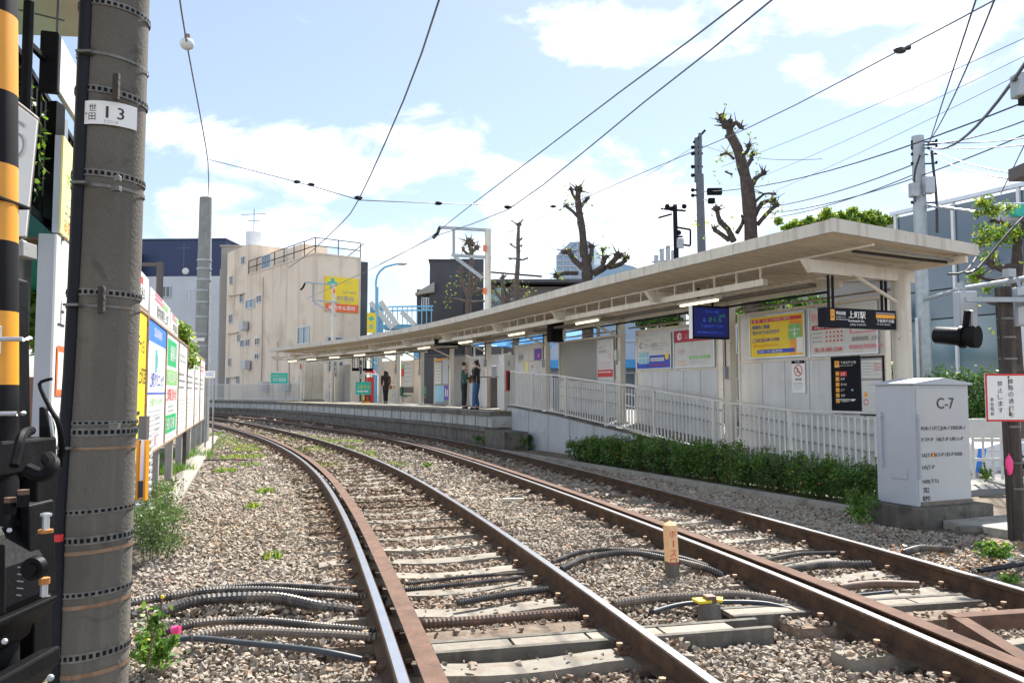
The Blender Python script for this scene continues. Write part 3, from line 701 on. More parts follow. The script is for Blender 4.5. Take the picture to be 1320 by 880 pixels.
for dz,nm in ((.42,'lower_rail'),(.72,'middle_rail'),(.98,'upper_rail')):
    b=MB(); S2=[8.6,10.4,12.1,12.9,14.1,15.3,16.8,19,21.8,22.1]
    for a,c in zip(S2[:-1],S2[1:]): b.tube([ST(a,NR+1.72,rzs(a)-.1+dz),ST(c,NR+1.72,rzs(c)-.1+dz)],.019,'galv' if dz<.9 else 'fence_white',6)
    b.build(nm,hr,smooth=True)
for s in np.arange(8.8,22.1,1.5):
    b=MB(); b.tube([ST(s,NR+1.72,rzs(s)-.1),ST(s,NR+1.72,rzs(s)+.9)],.02,'fence_white',6); b.build('post',hr)
# ---------------------------------------------------------------- canopy
Fp=[(5.2,9.55),(4.44,11.25),(3.52,13.3),(1.8,17.23),(.2,21.2),(-1.5,25.26),(-3.9,30.3),(-6.74,35.3),(-9.7,39.7),(-13.4,44.9)]
FS=spline(Fp,.5); FS=[p for p in FS if p[1]>=11.24]; FPATH=path(FS)
can=thing('platform_canopy','long cream steel canopy roof over the platform with exposed beams','canopy',(2.5,20,0))
H0=3.60
b=MB(); b.sweep(FPATH,[(0,H0+.005),(0,H0+.185),(.10,H0+.195),(2.9,H0+.045),(2.98,H0+.045),(2.98,H0-.10),(2.9,H0-.10),(2.9,H0-.035),(.09,H0+.06),(.09,H0+.005)],'roof_cream',{2:'roof_top'}); b.build('roof',can)
# corrugated soffit
b=MB(); Ls=arclen([(p[0],p[1]) for p in FPATH])[-1]; q=0; z0,z1=H0+.045,H0-.06
pitch=.30
while q<Ls-.31:
    for (a,c_,dz) in ((q,q+.2,0),(q+.2,q+.215,0),(q+.215,q+.285,.035),(q+.285,q+.30,0)):
        xa,ya,na,ma,_=sample(FPATH,a); xc,yc,nc,mc,_=sample(FPATH,min(c_,Ls-.01))
        da=.0 if dz==0 else .035
        if c_-a>.05:
            b.quad((xa+na*.1,ya+ma*.1,z0-.03+dz),(xa+na*2.89,ya+ma*2.89,z1-.03+dz),(xc+nc*2.89,yc+mc*2.89,z1-.03+dz),(xc+nc*.1,yc+mc*.1,z0-.03+dz),'soffit')
        else:
            zz=(0,.035) if abs(a-(q+.2))<.001 else (.035,0)
            b.quad((xa+na*.1,ya+ma*.1,z0-.03+zz[0]),(xa+na*2.89,ya+ma*2.89,z1-.03+zz[0]),(xc+nc*2.89,yc+mc*2.89,z1-.03+zz[1]),(xc+nc*.1,yc+mc*.1,z0-.03+zz[1]),'soffit')
    q+=.30
b.build('soffit',can)
# near end fascia
e=FPATH[0]; x,y,_,nx,ny=e; t=Vector((ny,-nx,0)); E0=Vector((x,y,0)); EN=Vector((nx,ny,0))
b=MB(); a0=E0+t*.06; b.hexa([a0+EN*(-.0)+Vector((0,0,H0-.0)),a0+EN*2.98+Vector((0,0,H0-.13)),a0-t*.07+EN*2.98+Vector((0,0,H0-.13)),a0-t*.07+Vector((0,0,H0)),
 a0+Vector((0,0,H0+.195)),a0+EN*2.98+Vector((0,0,H0+.04)),a0-t*.07+EN*2.98+Vector((0,0,H0+.04)),a0-t*.07+Vector((0,0,H0+.195))],'roof_cream'); b.build('end_fascia',can)
b=MB(); b.tube([E0+t*.0+EN*.9-t*.45+Vector((0,0,H0-.13)),E0-t*.4+EN*2.2+Vector((0,0,H0-.17)),E0-t*.3+EN*2.92+Vector((0,0,H0-.2))],.025,'cable',6)
b.tube([E0-t*.25+EN*1.2+Vector((0,0,H0-.12)),E0-t*.2+EN*2.92+Vector((0,0,H0-.19))],.018,'galv',6); b.build('end_cables',can,smooth=True)
# longitudinal edge beam at .8 m : thick bottom chord, thin top chord, stubs
o1=.82
FP2=FPATH[4:]
b=MB(); b.sweep(FP2,[(o1-.05,3.17),(o1-.05,3.28),(o1+.05,3.28),(o1+.05,3.17)],'beam_cream'); b.build('edge_beam',can)
b=MB(); b.sweep(FPATH,[(o1-.02,3.47),(o1-.02,3.50),(o1+.02,3.50),(o1+.02,3.47)],'beam_cream'); b.build('edge_beam_flange',can)
b=MB(); q=2.35
while q<Ls-.2:
    x,y,nx,ny,_=sample(FPATH,q); b.box((x+nx*(o1-.01),y+ny*(o1-.01),3.375),(.03,.028,.19),'beam_cream',math.atan2(ny,nx)); q+=.62
b.each('beam_stiffener',can)
b=MB(); b.sweep(FP2,[(2.45,3.22),(2.45,3.36),(2.55,3.36),(2.55,3.22)],'beam_cream'); b.build('back_beam',can)
b=MB(); b.sweep(FPATH,[(2.75,3.36),(2.75,3.46),(2.81,3.46),(2.81,3.36)],'soffit'); b.build('rear_purlin',can)
b=MB()
for q in (1.55,2.1): b.sweep(FP2,[(q-.03,3.44),(q-.03,3.53),(q+.03,3.53),(q+.03,3.44)],'soffit')
b.each('purlin',can)
# hanging cable tray and conduits below soffit
b=MB(); b.sweep(FP2,[(1.75,3.20),(1.75,3.26),(1.95,3.26),(1.95,3.20)],'hose_tan'); b.build('cable_tray',can)
b=MB(); b.sweep(FP2,[(2.15,3.10),(2.15,3.14),(2.19,3.14),(2.19,3.10)],'conduit_dark'); b.build('conduit',can)
# columns : (x, y) feet and platform height there
cols=[(6.34,13.18),(4.59,17.1),(2.83,21.1),(1.07,25.0),(-.85,29.2),(-2.45,33.0),(-4.05,36.6),(-5.6,40.0),(-7.0,43.3),(-8.35,45.8),(-10.3,48.2)]
LF=arclen([(p[0],p[1]) for p in FPATH])
def nearF(x,y):
    i=min(range(len(FPATH)),key=lambda k:(FPATH[k][0]-x)**2+(FPATH[k][1]-y)**2); return FPATH[i]
for k,(x,y) in enumerate(cols):
    f=nearF(x,y); n=Vector((f[3],f[4],0)); d=(x-f[0])*n.x+(y-f[1])*n.y; base=.82 if k>2 else rzs(-.4067*x+.9135*y)-.1
    if k==0: base=-.05
    r=thing('canopy_column',['thick round column nearest the camera at the open end of the canopy','cream square column behind the hanging display screen','cream column between the grey shutter and the dental style posters','cream column with the dark loudspeaker box beside it','column just right of the two people talking','column just left of the person in teal','column left of the black hanging sign','column right of the green bench','column right of the long haired person','column beside the green banner','column at the far end by the pale cabinet'][k],'column',(x,y,base),'canopy columns')
    b=MB()
    if k==0: b.tube([(x,y,base),(x,y,3.27)],.135,'beam_cream',20)
    else: b.box((x,y,(base+3.27)/2),(.17,.17,3.27-base),'beam_cream',R(24))
    b.build('shaft',r,smooth=(k==0),bevel=0 if k==0 else .01)
    if k: box1('base_plate',(x,y,base+.02),(.30,.30,.04),'beam_cream',r,R(24))
    tq=Vector((-n.y,n.x,0)); b=MB(); c0=Vector((x,y,0))+tq*.17; b.tube([c0+Vector((0,0,base+.02)),c0+Vector((0,0,3.2))],.035,'beam_cream',8); b.build('downpipe',r,smooth=True)
    c1=Vector((x,y,0))-n*.115
    if k: b=MB(); b.box((c1.x,c1.y,base+1.45+.15*(k%3)),(.13,.07,.26),['cabinet_face','ink_grey','fence_white'][k%3],R(24)); b.build('junction_box',r)
    b=MB(); c2=Vector((x,y,0))-n*.10+tq*.05; b.tube([c2+Vector((0,0,base+1.5)),c2+Vector((0,0,3.2))],.012,'conduit_dark',6); b.build('conduit',r,smooth=True)
    P0=Vector((x,y,0)); a=P0+n*.25; c=P0-n*(d-.42)
    b=MB(); s=Vector((-n.y,n.x,0))*.055
    b.hexa([c+n*.16-s+Vector((0,0,3.20)),a-s+Vector((0,0,3.16)),a+s+Vector((0,0,3.16)),c+n*.16+s+Vector((0,0,3.20)),c-s+Vector((0,0,3.40)),a-s+Vector((0,0,3.36)),a+s+Vector((0,0,3.36)),c+s+Vector((0,0,3.40))],'beam_cream'); b.build('cantilever_beam',r)
    b=MB(); b.tube([P0+Vector((0,0,2.78)),P0-n*1.0+Vector((0,0,3.2))],.032,'beam_cream',8); b.build('knee_brace',r,smooth=True)
# ---------------------------------------------------------------- fluorescent fittings
def fitting(x,y,n,L,z,lab):
    r=thing('tube_light',lab,'tube light',(x,y,z),'fluorescent lights under the canopy'); t=Vector((-n.y,n.x,0)); c=Vector((x,y,z))
    b=MB(); b.hexa([c-t*L/2-n*.06,c+t*L/2-n*.06,c+t*L/2+n*.06,c-t*L/2+n*.06,c-t*L/2-n*.03+Vector((0,0,.06)),c+t*L/2-n*.03+Vector((0,0,.06)),c+t*L/2+n*.03+Vector((0,0,.06)),c-t*L/2+n*.03+Vector((0,0,.06))],'fence_white'); b.build('housing',r)
    b=MB(); b.tube([c-t*(L/2-.04)+Vector((0,0,-.02)),c+t*(L/2-.04)+Vector((0,0,-.02))],.02,'tube_light',8); b.build('tube',r,smooth=True)
    b=MB(); b.tube([c-t*.3+Vector((0,0,.05)),c-t*.3+Vector((0,0,.3))],.012,'galv',6); b.tube([c+t*.3+Vector((0,0,.05)),c+t*.3+Vector((0,0,.3))],.012,'galv',6); b.build('hanger',r)
labs=['lit fluorescent fitting beside the display screen','lit fluorescent fitting above the grey shutter','lit fluorescent fitting above the notice board','lit fluorescent fitting above the two people','lit fluorescent fitting right of the black hanging sign','lit fluorescent fitting above the green bench','lit fluorescent fitting above the long haired person','lit fluorescent fitting left of the long haired person','lit fluorescent fitting near the far end','farthest lit fluorescent fitting above the pale cabinet']
for k,s in enumerate((4.3,8.9,13.4,17.6,21.6,25.2,28.6,31.6,34.6,37.3)):
    if s>Ls-.5: break
    x,y,nx,ny,_=sample(FPATH,s); fitting(x+nx*.98,y+ny*.98,Vector((nx,ny,0)),1.25,3.10,labs[k])
# ---------------------------------------------------------------- poster walls (reading direction: away->near seen from track => left = far)
RD=-U       # left to right as seen from the tracks
NW=11.62
def wall(label,s_far,s_near,ztop,zmid,mid='wall_panel',nm='poster_wall',zb=None,n=NW):
    L=s_far-s_near; o=ST(s_far,n,0); zb=rzs(s_near)-.1 if zb is None else zb
    r=thing(nm,label,'wall',tuple(ST((s_far+s_near)/2,n,zb)),'poster walls along the platform')
    b=MB(); b.obox(o+Vector((0,0,zb)),RD*L,NN*.06,Vector((0,0,zmid-zb)),'wall_panel'); b.build('lower_panel',r)
    b=MB(); b.obox(o+Vector((0,0,zmid)),RD*L,NN*.06,Vector((0,0,ztop-zmid)),mid); b.build('upper_panel',r)
    b=MB(); k=.66
    while k<L-.2:
        b.obox(o+RD*k-NN*.004+Vector((0,0,zb)),RD*.012,NN*.004,Vector((0,0,zmid-zb-.03)),'ink_grey'); k+=.66
    b.build('panel_joints',r)
    b=MB(); q=.05
    for x in (-q,L): b.obox(o+RD*x-NN*.03+Vector((0,0,zb)),RD*q,NN*.12,Vector((0,0,ztop-zb+.05)),'beam_cream')
    b.obox(o-NN*.028+Vector((0,0,ztop)),RD*L,NN*.116,Vector((0,0,.05)),'beam_cream'); b.obox(o-NN*.02+Vector((0,0,zmid-.03)),RD*L,NN*.02,Vector((0,0,.05)),'beam_cream'); b.build('frame',r)
    b=MB(); b.tube([o+NN*.0+Vector((0,0,ztop+.14))-RD*.4,o+RD*(L+.4)+Vector((0,0,ztop+.14))],.022,'hose_tan',6); b.build('top_pipe',r,smooth=True)
    return r,o
def ofs(o,x,z,d=.0): return o+RD*x-NN*(.02+d)+Vector((0,0,z))
s_of=lambda u,n: (lambda r:(-.4067*(r*Y)+.9135*Y) if (Y:=n/(.9135*r+.4067)) else 0)((u-660)/1050)
sA=[s_of(u,NW) for u in (955,1141)]; sB=[s_of(u,NW) for u in (822,926)]; sC=[s_of(u,NW) for u in (722,795)]; sD=[s_of(u,NW) for u in (664,705)]
wA,oA=wall('framed white panel wall with yellow poster and railway map at the near end',sA[0],sA[1],3.00,2.02)
wB,oB=wall('white panel wall holding the blue banner poster and the crimson headed poster',sB[0],sB[1],2.93,1.92)
wC,oC=wall('white panel wall with large blank grey board and narrow red striped poster',sC[0],sC[1],2.90,1.70,mid='grey_shutter')
wD,oD=wall('white wall with crowded notice board next to the ticket cabinet',sD[0],sD[1],2.95,1.85,zb=.6)
def sx(u,s0): return s0-s_of(u,NW)
# yellow poster
def poster(nm,label,s0,o,u0,u1,z0,z1,base,edge='alu'):
    x0,x1=sx(u0,s0),sx(u1,s0); return signboard(nm,label,'poster',ofs(o,x0,z0,.012),(RD.x,RD.y),x1-x0,z1-z0,.012,base,edge,'posters on the platform walls')
r,S=poster('poster','bright yellow poster with blue lettering and small green map',sA[0],oA,970,1039,2.10,2.93,'ink_yellow')
w,h=S.w,S.h
S.blk(.04,h-.12,w-.10,.075,'ink_red'); S.blk(w-.38,.02,.34,h-.16,'ink_orange'); S.blk(w-.42,.32,.36,.30,'ink_lime'); S.blk(.2,.07,w-.45,.08,'ink_blue'); S.blk(w-.2,.05,.17,.30,'sign_white'); S.blk(w-.30,.42,.12,.02,'sign_white');S.blk(w-.26,.36,.02,.2,'sign_white');S.blk(w-.40,.50,.3,.015,'sign_white')
S.txt('整 備  相談 お見積り無料',.1,h-.105,.045,'sign_white',w=w*.7)
S.txt('修理のご相談',.06,h-.25,.085,'ink_blue',w=.52,bold=.006); S.txt('受けさせていただきます!',.06,h-.36,.08,'ink_blue',w=.80,bold=.006)
S.disc(.11,.35,.05,'ink_blue',.04); S.txt('0120-69-1104',.19,.31,.075,'ink_purple',w=.66,bold=.006); S.txt('03-3429-0131',.08,.205,.06,'ink_orange',w=.74,bold=.004); S.txt('世田谷 上町 自動車整備',.24,.085,.05,'sign_white',w=.7)
S.lines(w-.19,.32,.14,7,.035,'ink_grey',.008,3); S.lines(w-.36,h-.15,.26,2,.035,'ink_redorange',.012,5); S.done(r)
r,S=poster('poster','white clinic timetable poster with pink dots, red caption and photo, behind the hanging station sign',sA[0],oA,1047,1133,2.08,2.95,'sign_dull')
w,h=S.w,S.h
S.txt('動',.04,h-.24,.16,'ink_pink'); S.blk(.05,.47,.86,.09,'ink_crimson'); S.txt('診療時間  月火水木金土日',.12,.49,.05,'sign_white',w=.7)
for j in range(3):
    S.lines(.06,.40-j*.08,.25,1,.02,'ink_grey',.018,j)
    for i in range(5): S.disc(.42+i*.09,.41-j*.08,.022,'ink_red',n=8)
S.blk(.98,.36,.62,.36,'ink_pink'); S.blk(1.02,.38,.54,.32,'sign_dull'); S.disc(1.22,.55,.07,'ink_grey',n=10);S.disc(1.43,.52,.08,'ink_pale',n=10);S.disc(1.38,.47,.04,'ink_crimson',n=10)
S.txt('動物病院 上町',1.02,.21,.085,'ink_grey',w=.6,bold=.004); S.txt('世田谷区世田谷3-4-5',.95,.07,.08,'ink_pink',w=.75,bold=.005); S.txt('TEL 03-5451-2104',.1,.05,.08,'ink_red',w=.68,bold=.004); S.done(r)
# map board (black), timetable board, no smoking notice
r,S=poster('route_map_board','tall black route map board with orange station numbers and a red current stop',sA[0],oA,1075,1108,1.02,2.00,'sign_navy','sign_navy')
w,h=S.w,S.h
S.blk(.05,h-.17,.11,.12,'ink_orange'); S.txt('SG',.075,h-.12,.03,'ink_black'); S.txt('下高井戸方面',.19,h-.11,.05,'sign_white',w=.36); S.lines(.05,h-.145,.5,1,.02,'sign_white',.008)
for i in range(6): S.blk(.07,h-.32-i*.10,.085,.075,'ink_orange'); S.txt(['上町','松原','宮の坂','山下','松原','下高井戸'][i],.19,h-.305-i*.10,.045,'sign_white') if i else None
S.blk(.175,h-.335,.16,.09,'ink_red'); S.txt('上町',.195,h-.315,.05,'sign_white'); S.blk(.43,h-.60,.05,.03,'ink_cyan'); S.blk(.43,h-.78,.07,.03,'sign_white'); S.blk(.07,.22,w-.14,.012,'sign_white'); S.lines(.07,.19,w-.16,1,.02,'ink_grey',.01); S.done(r)
r,S=poster('timetable_board','dark framed timetable board with white sheets and warning symbols right of the black route map',sA[0],oA,1111,1140,1.00,1.98,'ink_grey','sign_navy')
w,h=S.w,S.h; S.blk(.02,h-.36,w-.05,.32,'sign_dull'); S.blk(.02,.04,w-.05,h-.44,'sign_dull'); S.lines(.05,h-.10,w-.12,5,.05,'ink_grey',.012,7); S.lines(.3,h-.12,.2,3,.05,'ink_red',.012,8); S.lines(.05,.48,w-.12,7,.06,'ink_pale',.012,9)
S.k+=1; S.ink.add([S.P(.05,.30,.008),S.P(.16,.30,.008),S.P(.105,.40,.008)],[(0,1,2)],'ink_orange'); S.disc(.105,.20,.055,'ink_red',.04); S.done(r)
r,S=poster('no_smoking_notice','small white no smoking notice with red ring under the yellow poster',sA[0],oA,1022,1039,1.36,2.0,'sign_white',None)
w,h=S.w,S.h; S.blk(.0,h-.065,w,.06,'sign_navy'); S.txt('お願い',.1,h-.052,.035,'sign_white',w=w*.5); S.disc(w/2,h-.20,.115,'ink_red',.095,24); S.blk(w/2-.05,h-.235,.10,.016,'ink_black'); S.blk(w/2-.02,h-.21,.03,.06,'ink_grey')
S.ink.add([S.P(w/2-.075,h-.135,.01),S.P(w/2-.06,h-.12,.01),S.P(w/2+.075,h-.265,.01),S.P(w/2+.06,h-.28,.01)],[(0,1,2,3)],'ink_red'); S.txt('禁煙',w/2-.09,h-.40,.05,'ink_black',w=.18); S.lines(.04,h-.45,w-.08,2,.03,'ink_grey',.01,2); S.lines(.04,.16,w-.08,3,.04,'ink_pale',.012,4); S.done(r)
# wall B posters
r,S=poster('poster','white poster with dark blue emblem and blue lower band with yellow spot',sB[0],oB,823,866,1.98,2.80,'sign_dull')
w,h=S.w,S.h; S.blk(0,0,w,.16,'ink_blue'); S.blk(w*.38,.12,w*.62,.2,'ink_blue'); S.blk(w*.05,.12,w*.31,.30,'ink_cyan'); S.blk(w*.15,.12,.012,.3,'sign_white');S.blk(w*.26,.12,.012,.3,'sign_white'); S.blk(w*.05,.26,w*.31,.012,'sign_white'); S.disc(w*.9,.28,.085,'ink_yellow'); S.blk(w*.42,.17,w*.4,.09,'sign_dull'); S.txt('JR 南口 徒歩1分',w*.44,.18,.06,'ink_blue',w=w*.36); S.txt('03-5477-0202',w*.4,.045,.06,'ink_red',w=w*.5)
S.txt('C',w*.08,.52,.14,'ink_blue',bold=.01); S.txt('さくら歯科',w*.24,.52,.12,'ink_grey',w=w*.38); S.lines(w*.62,.60,w*.33,2,.06,'ink_grey',.012,3); S.txt('医療法人社団',w*.3,.70,.04,'ink_grey'); S.lines(w*.45,.47,w*.4,1,.03,'ink_grey',.012); S.done(r)
r,S=poster('poster','poster with crimson heading and round white emblem, pale map and green strip',sB[0],oB,871,922,1.98,2.85,'sign_dull')
w,h=S.w,S.h; S.blk(0,h-.29,w,.29,'ink_crimson'); S.disc(w*.14,h-.145,.09,'sign_white'); S.disc(w*.155,h-.145,.045,'ink_pink'); S.txt('こころ薬局',w*.3,h-.2,.10,'sign_white',w=w*.45); S.blk(w*.40,.17,w*.52,.075,'ink_lime'); S.txt('03-3706-1112',w*.45,.185,.045,'sign_white',w=w*.4); S.lines(w*.4,.5,w*.5,5,.05,'ink_pale',.01,5); S.lines(w*.08,.14,w*.25,3,.05,'ink_orange',.014,6); S.lines(w*.4,.12,w*.5,2,.045,'ink_grey',.01,8); S.disc(w*.2,.37,.10,'ink_pale',.088,14); S.lines(w*.1,.37,w*.2,2,.04,'ink_red',.014,4); S.txt('上町店',w*.42,.53,.04,'ink_lime'); S.done(r)
# wall C narrow poster
r,S=poster('poster','narrow white poster with red stripes beside the blank grey board',sC[0],oC,772,792,1.62,2.82,'sign_dull')
w,h=S.w,S.h; S.blk(0,.18,w,.20,'ink_red'); S.lines(.04,.30,w-.1,1,.02,'sign_white',.03,2); S.txt('整骨院',.05,h-.36,.10,'ink_grey',w=w*.5); S.disc(w*.78,h-.45,.07,'ink_pink',.05,12); S.lines(.05,h-.2,w*.3,1,.02,'ink_red',.02); S.lines(.04,h-.62,w-.08,4,.06,'ink_pink',.014,6); S.lines(.1,.08,w*.7,1,.02,'ink_pale',.02); S.done(r)
# wall D notices
r,S=poster('notice_board','glass notice board crowded with small papers and a purple flyer',sD[0],oD,669,702,1.95,2.85,'beam_cream')
w,h=S.w,S.h; rr=random.Random(4)
for i,(x,z,ww,hh,m) in enumerate([(.02,.55,.18,.14,'ink_grey'),(.02,.72,.2,.12,'sign_dull'),(.26,.5,.12,.32,'sign_dull'),(.42,.5,.12,.34,'sign_dull'),(.6,.47,.26,.38,'ink_purple'),(.02,.06,.2,.36,'sign_dull'),(.26,.05,.12,.4,'ink_paleyellow'),(.42,.06,.28,.36,'sign_dull'),(.75,.1,.12,.3,'sign_dull')]):
    k=w/.92; S.blk(x*k,z,ww*k,hh,m); 
    if m!='ink_purple': S.lines(x*k+.01,z+hh-.04,ww*k-.02,4,.06,'ink_black' if i in(2,3,6) else 'ink_grey',.02,i)
S.disc(.75*k,.62,.07,'ink_pink',n=10); S.disc(.53*k,.27,.06,'ink_redorange',n=10); S.done(r)
# ---------------------------------------------------------------- hanging station sign
def hang_sign(label,cat,pl,ax,w,h,t,z0,zt,name='hanging_sign',mat_='sign_navy',x1=.12,x2=.88,rod='sign_navy'):
    o=Vector((pl[0],pl[1],z0)); r,S=signboard(name,label,cat,o,ax,w,h,t,mat_,None,bname='sign_box')
    for q in (x1,x2):
        b=MB(); 
        for e in (-.045,.045): b.obox(S.P(w*q+e,h,-t/2-.015),S.a*.03,S.n*.03,Vector((0,0,zt-z0-h)),rod)
        b.build('hanger',r)
    return r,S
r,S=hang_sign('long black hanging station name sign with orange emblem and white characters','station sign',(4.83,12.50),(.9135,.4067),1.50,.30,.16,2.385,3.2)
S.blk(.10,.10,.085,.17,'ink_orange'); S.txt('SG',.115,.21,.03,'ink_black'); S.txt('06',.115,.14,.04,'ink_black'); S.txt('世田谷線',.21,.19,.055,'sign_white',w=.20,bold=.004); S.txt('Setagaya Line',.21,.145,.026,'sign_white',w=.20); S.txt('東京都世田谷区',.21,.11,.022,'sign_white',w=.26)
S.txt('上町駅',.47,.145,.115,'sign_white',w=.36,bold=.006); S.txt('Kamimachi Sta.',.47,.09,.035,'sign_white',w=.34,bold=.003); S.txt('上町站 카미마치역',.49,.03,.035,'sign_white',w=.34)
S.blk(1.06,.17,.42,.06,'ink_orange'); S.blk(1.06,.24,.42,.02,'ink_grey'); S.txt('下高井戸方面',1.07,.10,.055,'sign_white',w=.38,bold=.004); S.txt('for Shimo-takaido',1.07,.06,.025,'sign_white',w=.3); S.done(r)
# display screen
o=A(891,436,15.6); ax=(.93,.36)
r,S=signboard('departure_screen','dark departure display screen hanging under the canopy with dim blue and green text','screen',A(893,436,15.55),ax,.84,.64,.12,'black_paint',None,bname='casing')
S.ink.quad(S.P(.03,.04,.003),S.P(.81,.04,.003),S.P(.81,.60,.003),S.P(.03,.60,.003),'display_screen'); 
S.txt('まもなく 電車',.30,.50,.05,'led_blue',w=.3); S.txt('6',.24,.32,.09,'led_blue'); S.txt('さくら',.36,.33,.09,'led_green',w=.3); S.txt('下高井戸 行き',.18,.22,.05,'led_blue',w=.5); S.txt('12:54',.6,.43,.05,'led_green'); S.txt('前の駅を出ました',.1,.1,.045,'led_blue',w=.6)
S.done(r,'screen')
b=MB(); b.obox(S.P(-.003,.0,-.118),S.a*.003,S.n*.116,S.u*.64,'sign_white'); b.build('side_panel',r)
b=MB(); b.tube([S.P(.18,.64,-.06),S.P(.18,.98,-.06)],.025,'black_paint',8); b.tube([S.P(.5,.64,-.06),S.P(.5,.98,-.06)],.025,'black_paint',8); b.build('hanger',r)
# black hanging sign further along
r,S=hang_sign('black hanging exit direction sign above the platform beside the farther columns','hanging sign',tuple(A(561,446,29.5)[:2]),(.9,.43),1.0,.22,.1,A(561,444.5,29.5).z,3.2,x1=.1,x2=.9); S.txt('出口 三軒茶屋方面 Exit',.1,.08,.07,'ink_pale',w=.8); S.done(r)
r,S=hang_sign('small black hanging sign beside the red banner at the far end','hanging sign',tuple(A(454,479,42)[:2]),(.9,.43),.38,.16,.08,A(454,478,42).z,3.2); S.done(r)
r,S=hang_sign('long black hanging sign in front of the red banner at the far end','hanging sign',tuple(A(468,479,41)[:2]),(.9,.43),.52,.14,.08,A(468,478,41).z,3.2); S.done(r)
for (u,v,Y,l) in ((580,421,28.5,'green exit light above the two people'),(396,461,46.5,'green exit light at the far end of the canopy')):
    p=A(u,v,Y); r,S=signboard('exit_light',l,'exit sign',(p.x-.2,p.y,p.z),(.95,.3),.45,.15,.08,'ink_green',None); S.disc(.10,.075,.04,'sign_white',n=8); S.blk(.2,.06,.18,.03,'sign_white'); S.done(r)
# loudspeaker / camera cluster at the fourth column
p=A(716,427,23.6); r=thing('loudspeaker_box','dark loudspeaker box with an orange lamp hanging beside a cream column','loudspeaker',tuple(p))
box1('box',(p.x,p.y,p.z),(.42,.3,.62),'black_matte',r,.4,.02); box1('lamp',(p.x-.25,p.y-.1,p.z+.28),(.12,.1,.14),'ink_redorange',r,.3); box1('camera',(p.x+.17,p.y-.2,p.z+.3),(.12,.2,.1),'ink_paleyellow',r,.3); box1('bracket',(p.x,p.y,p.z+.45),(.06,.06,.35),'sign_navy',r); box1('mesh_front',(p.x+.25,p.y-.15,p.z-.1),(.06,.1,.3),'fence_white',r,.4)
# ticket cabinet
p=ST(23.1,10.1,.82); r=thing('ticket_cabinet','tall white cabinet with a red edged black panel at the top of the ramp','cabinet',tuple(p))
box1('body',(p.x,p.y,p.z+.85),(.34,.4,1.7),'fence_white',r,R(24),.01); 
b=MB(); b.obox(ST(22.88,9.98,1.42),NN*.14,-U*.02,Vector((0,0,.62)),'ink_red'); b.build('red_panel',r); b=MB(); b.obox(ST(22.858,10.02,1.46),NN*.085,-U*.02,Vector((0,0,.54)),'ink_black'); b.build('black_panel',r)
b=MB(); b.obox(ST(22.88,10.05,2.2),NN*.05,-U*.02,Vector((0,0,.14)),'ink_grey'); b.build('slot',r)
# ================================================================ platform furniture and walls further along
def wall2(label,u0,u1,Y,ztop,m='wall_panel',name='platform_shelter_wall',zb=.82,heading=.43):
    a=A(u0,500,Y); r0=(u1-660)/1050; ax=Vector((.9,-heading*0-.43,0)).normalized()
    # reading left->right approaches the camera
    d=Vector((.46,-.888,0)); t=(r0*a.y-a.x)/(d.x-r0*d.y); r=thing(name,label,'wall',(a.x,a.y,zb),'platform shelter walls')
    b=MB(); nrm=Vector((.888,.46,0)); b.obox((a.x,a.y,zb),d*t,nrm*.08,Vector((0,0,ztop-zb)),m); b.build('panel',r)
    b=MB(); b.obox((a.x,a.y,zb),-d*.07,nrm*.1,Vector((0,0,ztop-zb+.04)),'beam_cream'); b.obox(Vector((a.x,a.y,zb))+d*t,d*.07,nrm*.1,Vector((0,0,ztop-zb+.04)),'beam_cream'); b.build('posts',r)
    return r,Vector((a.x,a.y,0)),d,t
W1=wall2('brown grey waiting area wall behind the person in teal',560,600,37,2.9,'grey_shutter'); W2=wall2('pale wall with orange posters behind the two people talking',604,655,34,2.85)
W3=wall2('cream wall with papers and bench in front',517,541,42.5,3.0,'cream_wall'); W4=wall2('cream wall behind the long haired person',490,513,46,3.1,'cream_wall_b'); W5=wall2('pale grey wall by the far columns',432,452,50,3.0,'grey_wall')
def stick(label,W,x,z,w,h,base,cat='notice',name='notice',lines_=None,ink='ink_grey',n=4,txt=None):
    _,o,d,t=W; nrm=Vector((.888,.46,0)); r,S=signboard(name,label,cat,o+d*x+Vector((0,0,z))-nrm*.015,(d.x,d.y),w,h,.012,base,None,'notices on the shelter walls')
    if lines_: S.lines(.05,h-.1,w-.1,n,(h-.1)/max(n,1),ink,.03,3)
    if txt: txt(S)
    S.done(r); return r
stick('four white timetable sheets on the dark wall left of the person in teal',W1,.1,1.75,.75,.95,'sign_dull',lines_=1,n=6)
stick('pale blue grey sheet left of the person in teal',W1,1.0,1.75,.6,1.1,'ink_pale')
stick('light blue panel low on the wall left of the person in teal',W1,.1,.95,1.05,.72,'ink_cyan')
stick('purple blue toilet symbol sign low beside the light blue panel',W1,1.18,1.05,.52,.62,'ink_purple',txt=lambda S:(S.disc(.15,.45,.05,'sign_white'),S.blk(.1,.15,.1,.24,'sign_white'),S.blk(.3,.15,.1,.3,'sign_white')))
stick('orange lettered strip above the dark wall',W1,.1,2.78,1.6,.1,'ink_orange')
stick('white route map sheet between the two people',W2,.35,1.9,.85,.9,'sign_dull',lines_=1,n=5)
stick('orange yellow poster right of the man in black',W2,1.5,2.35,.35,.4,'ink_orange'); stick('small red poster under the orange one',W2,1.5,1.95,.25,.3,'ink_red'); stick('yellow poster low right of the man in black',W2,1.75,1.5,.3,.35,'ink_yellow'); stick('dark blue upright banner strip behind the column',W2,1.95,1.4,.15,1.3,'ink_blue')
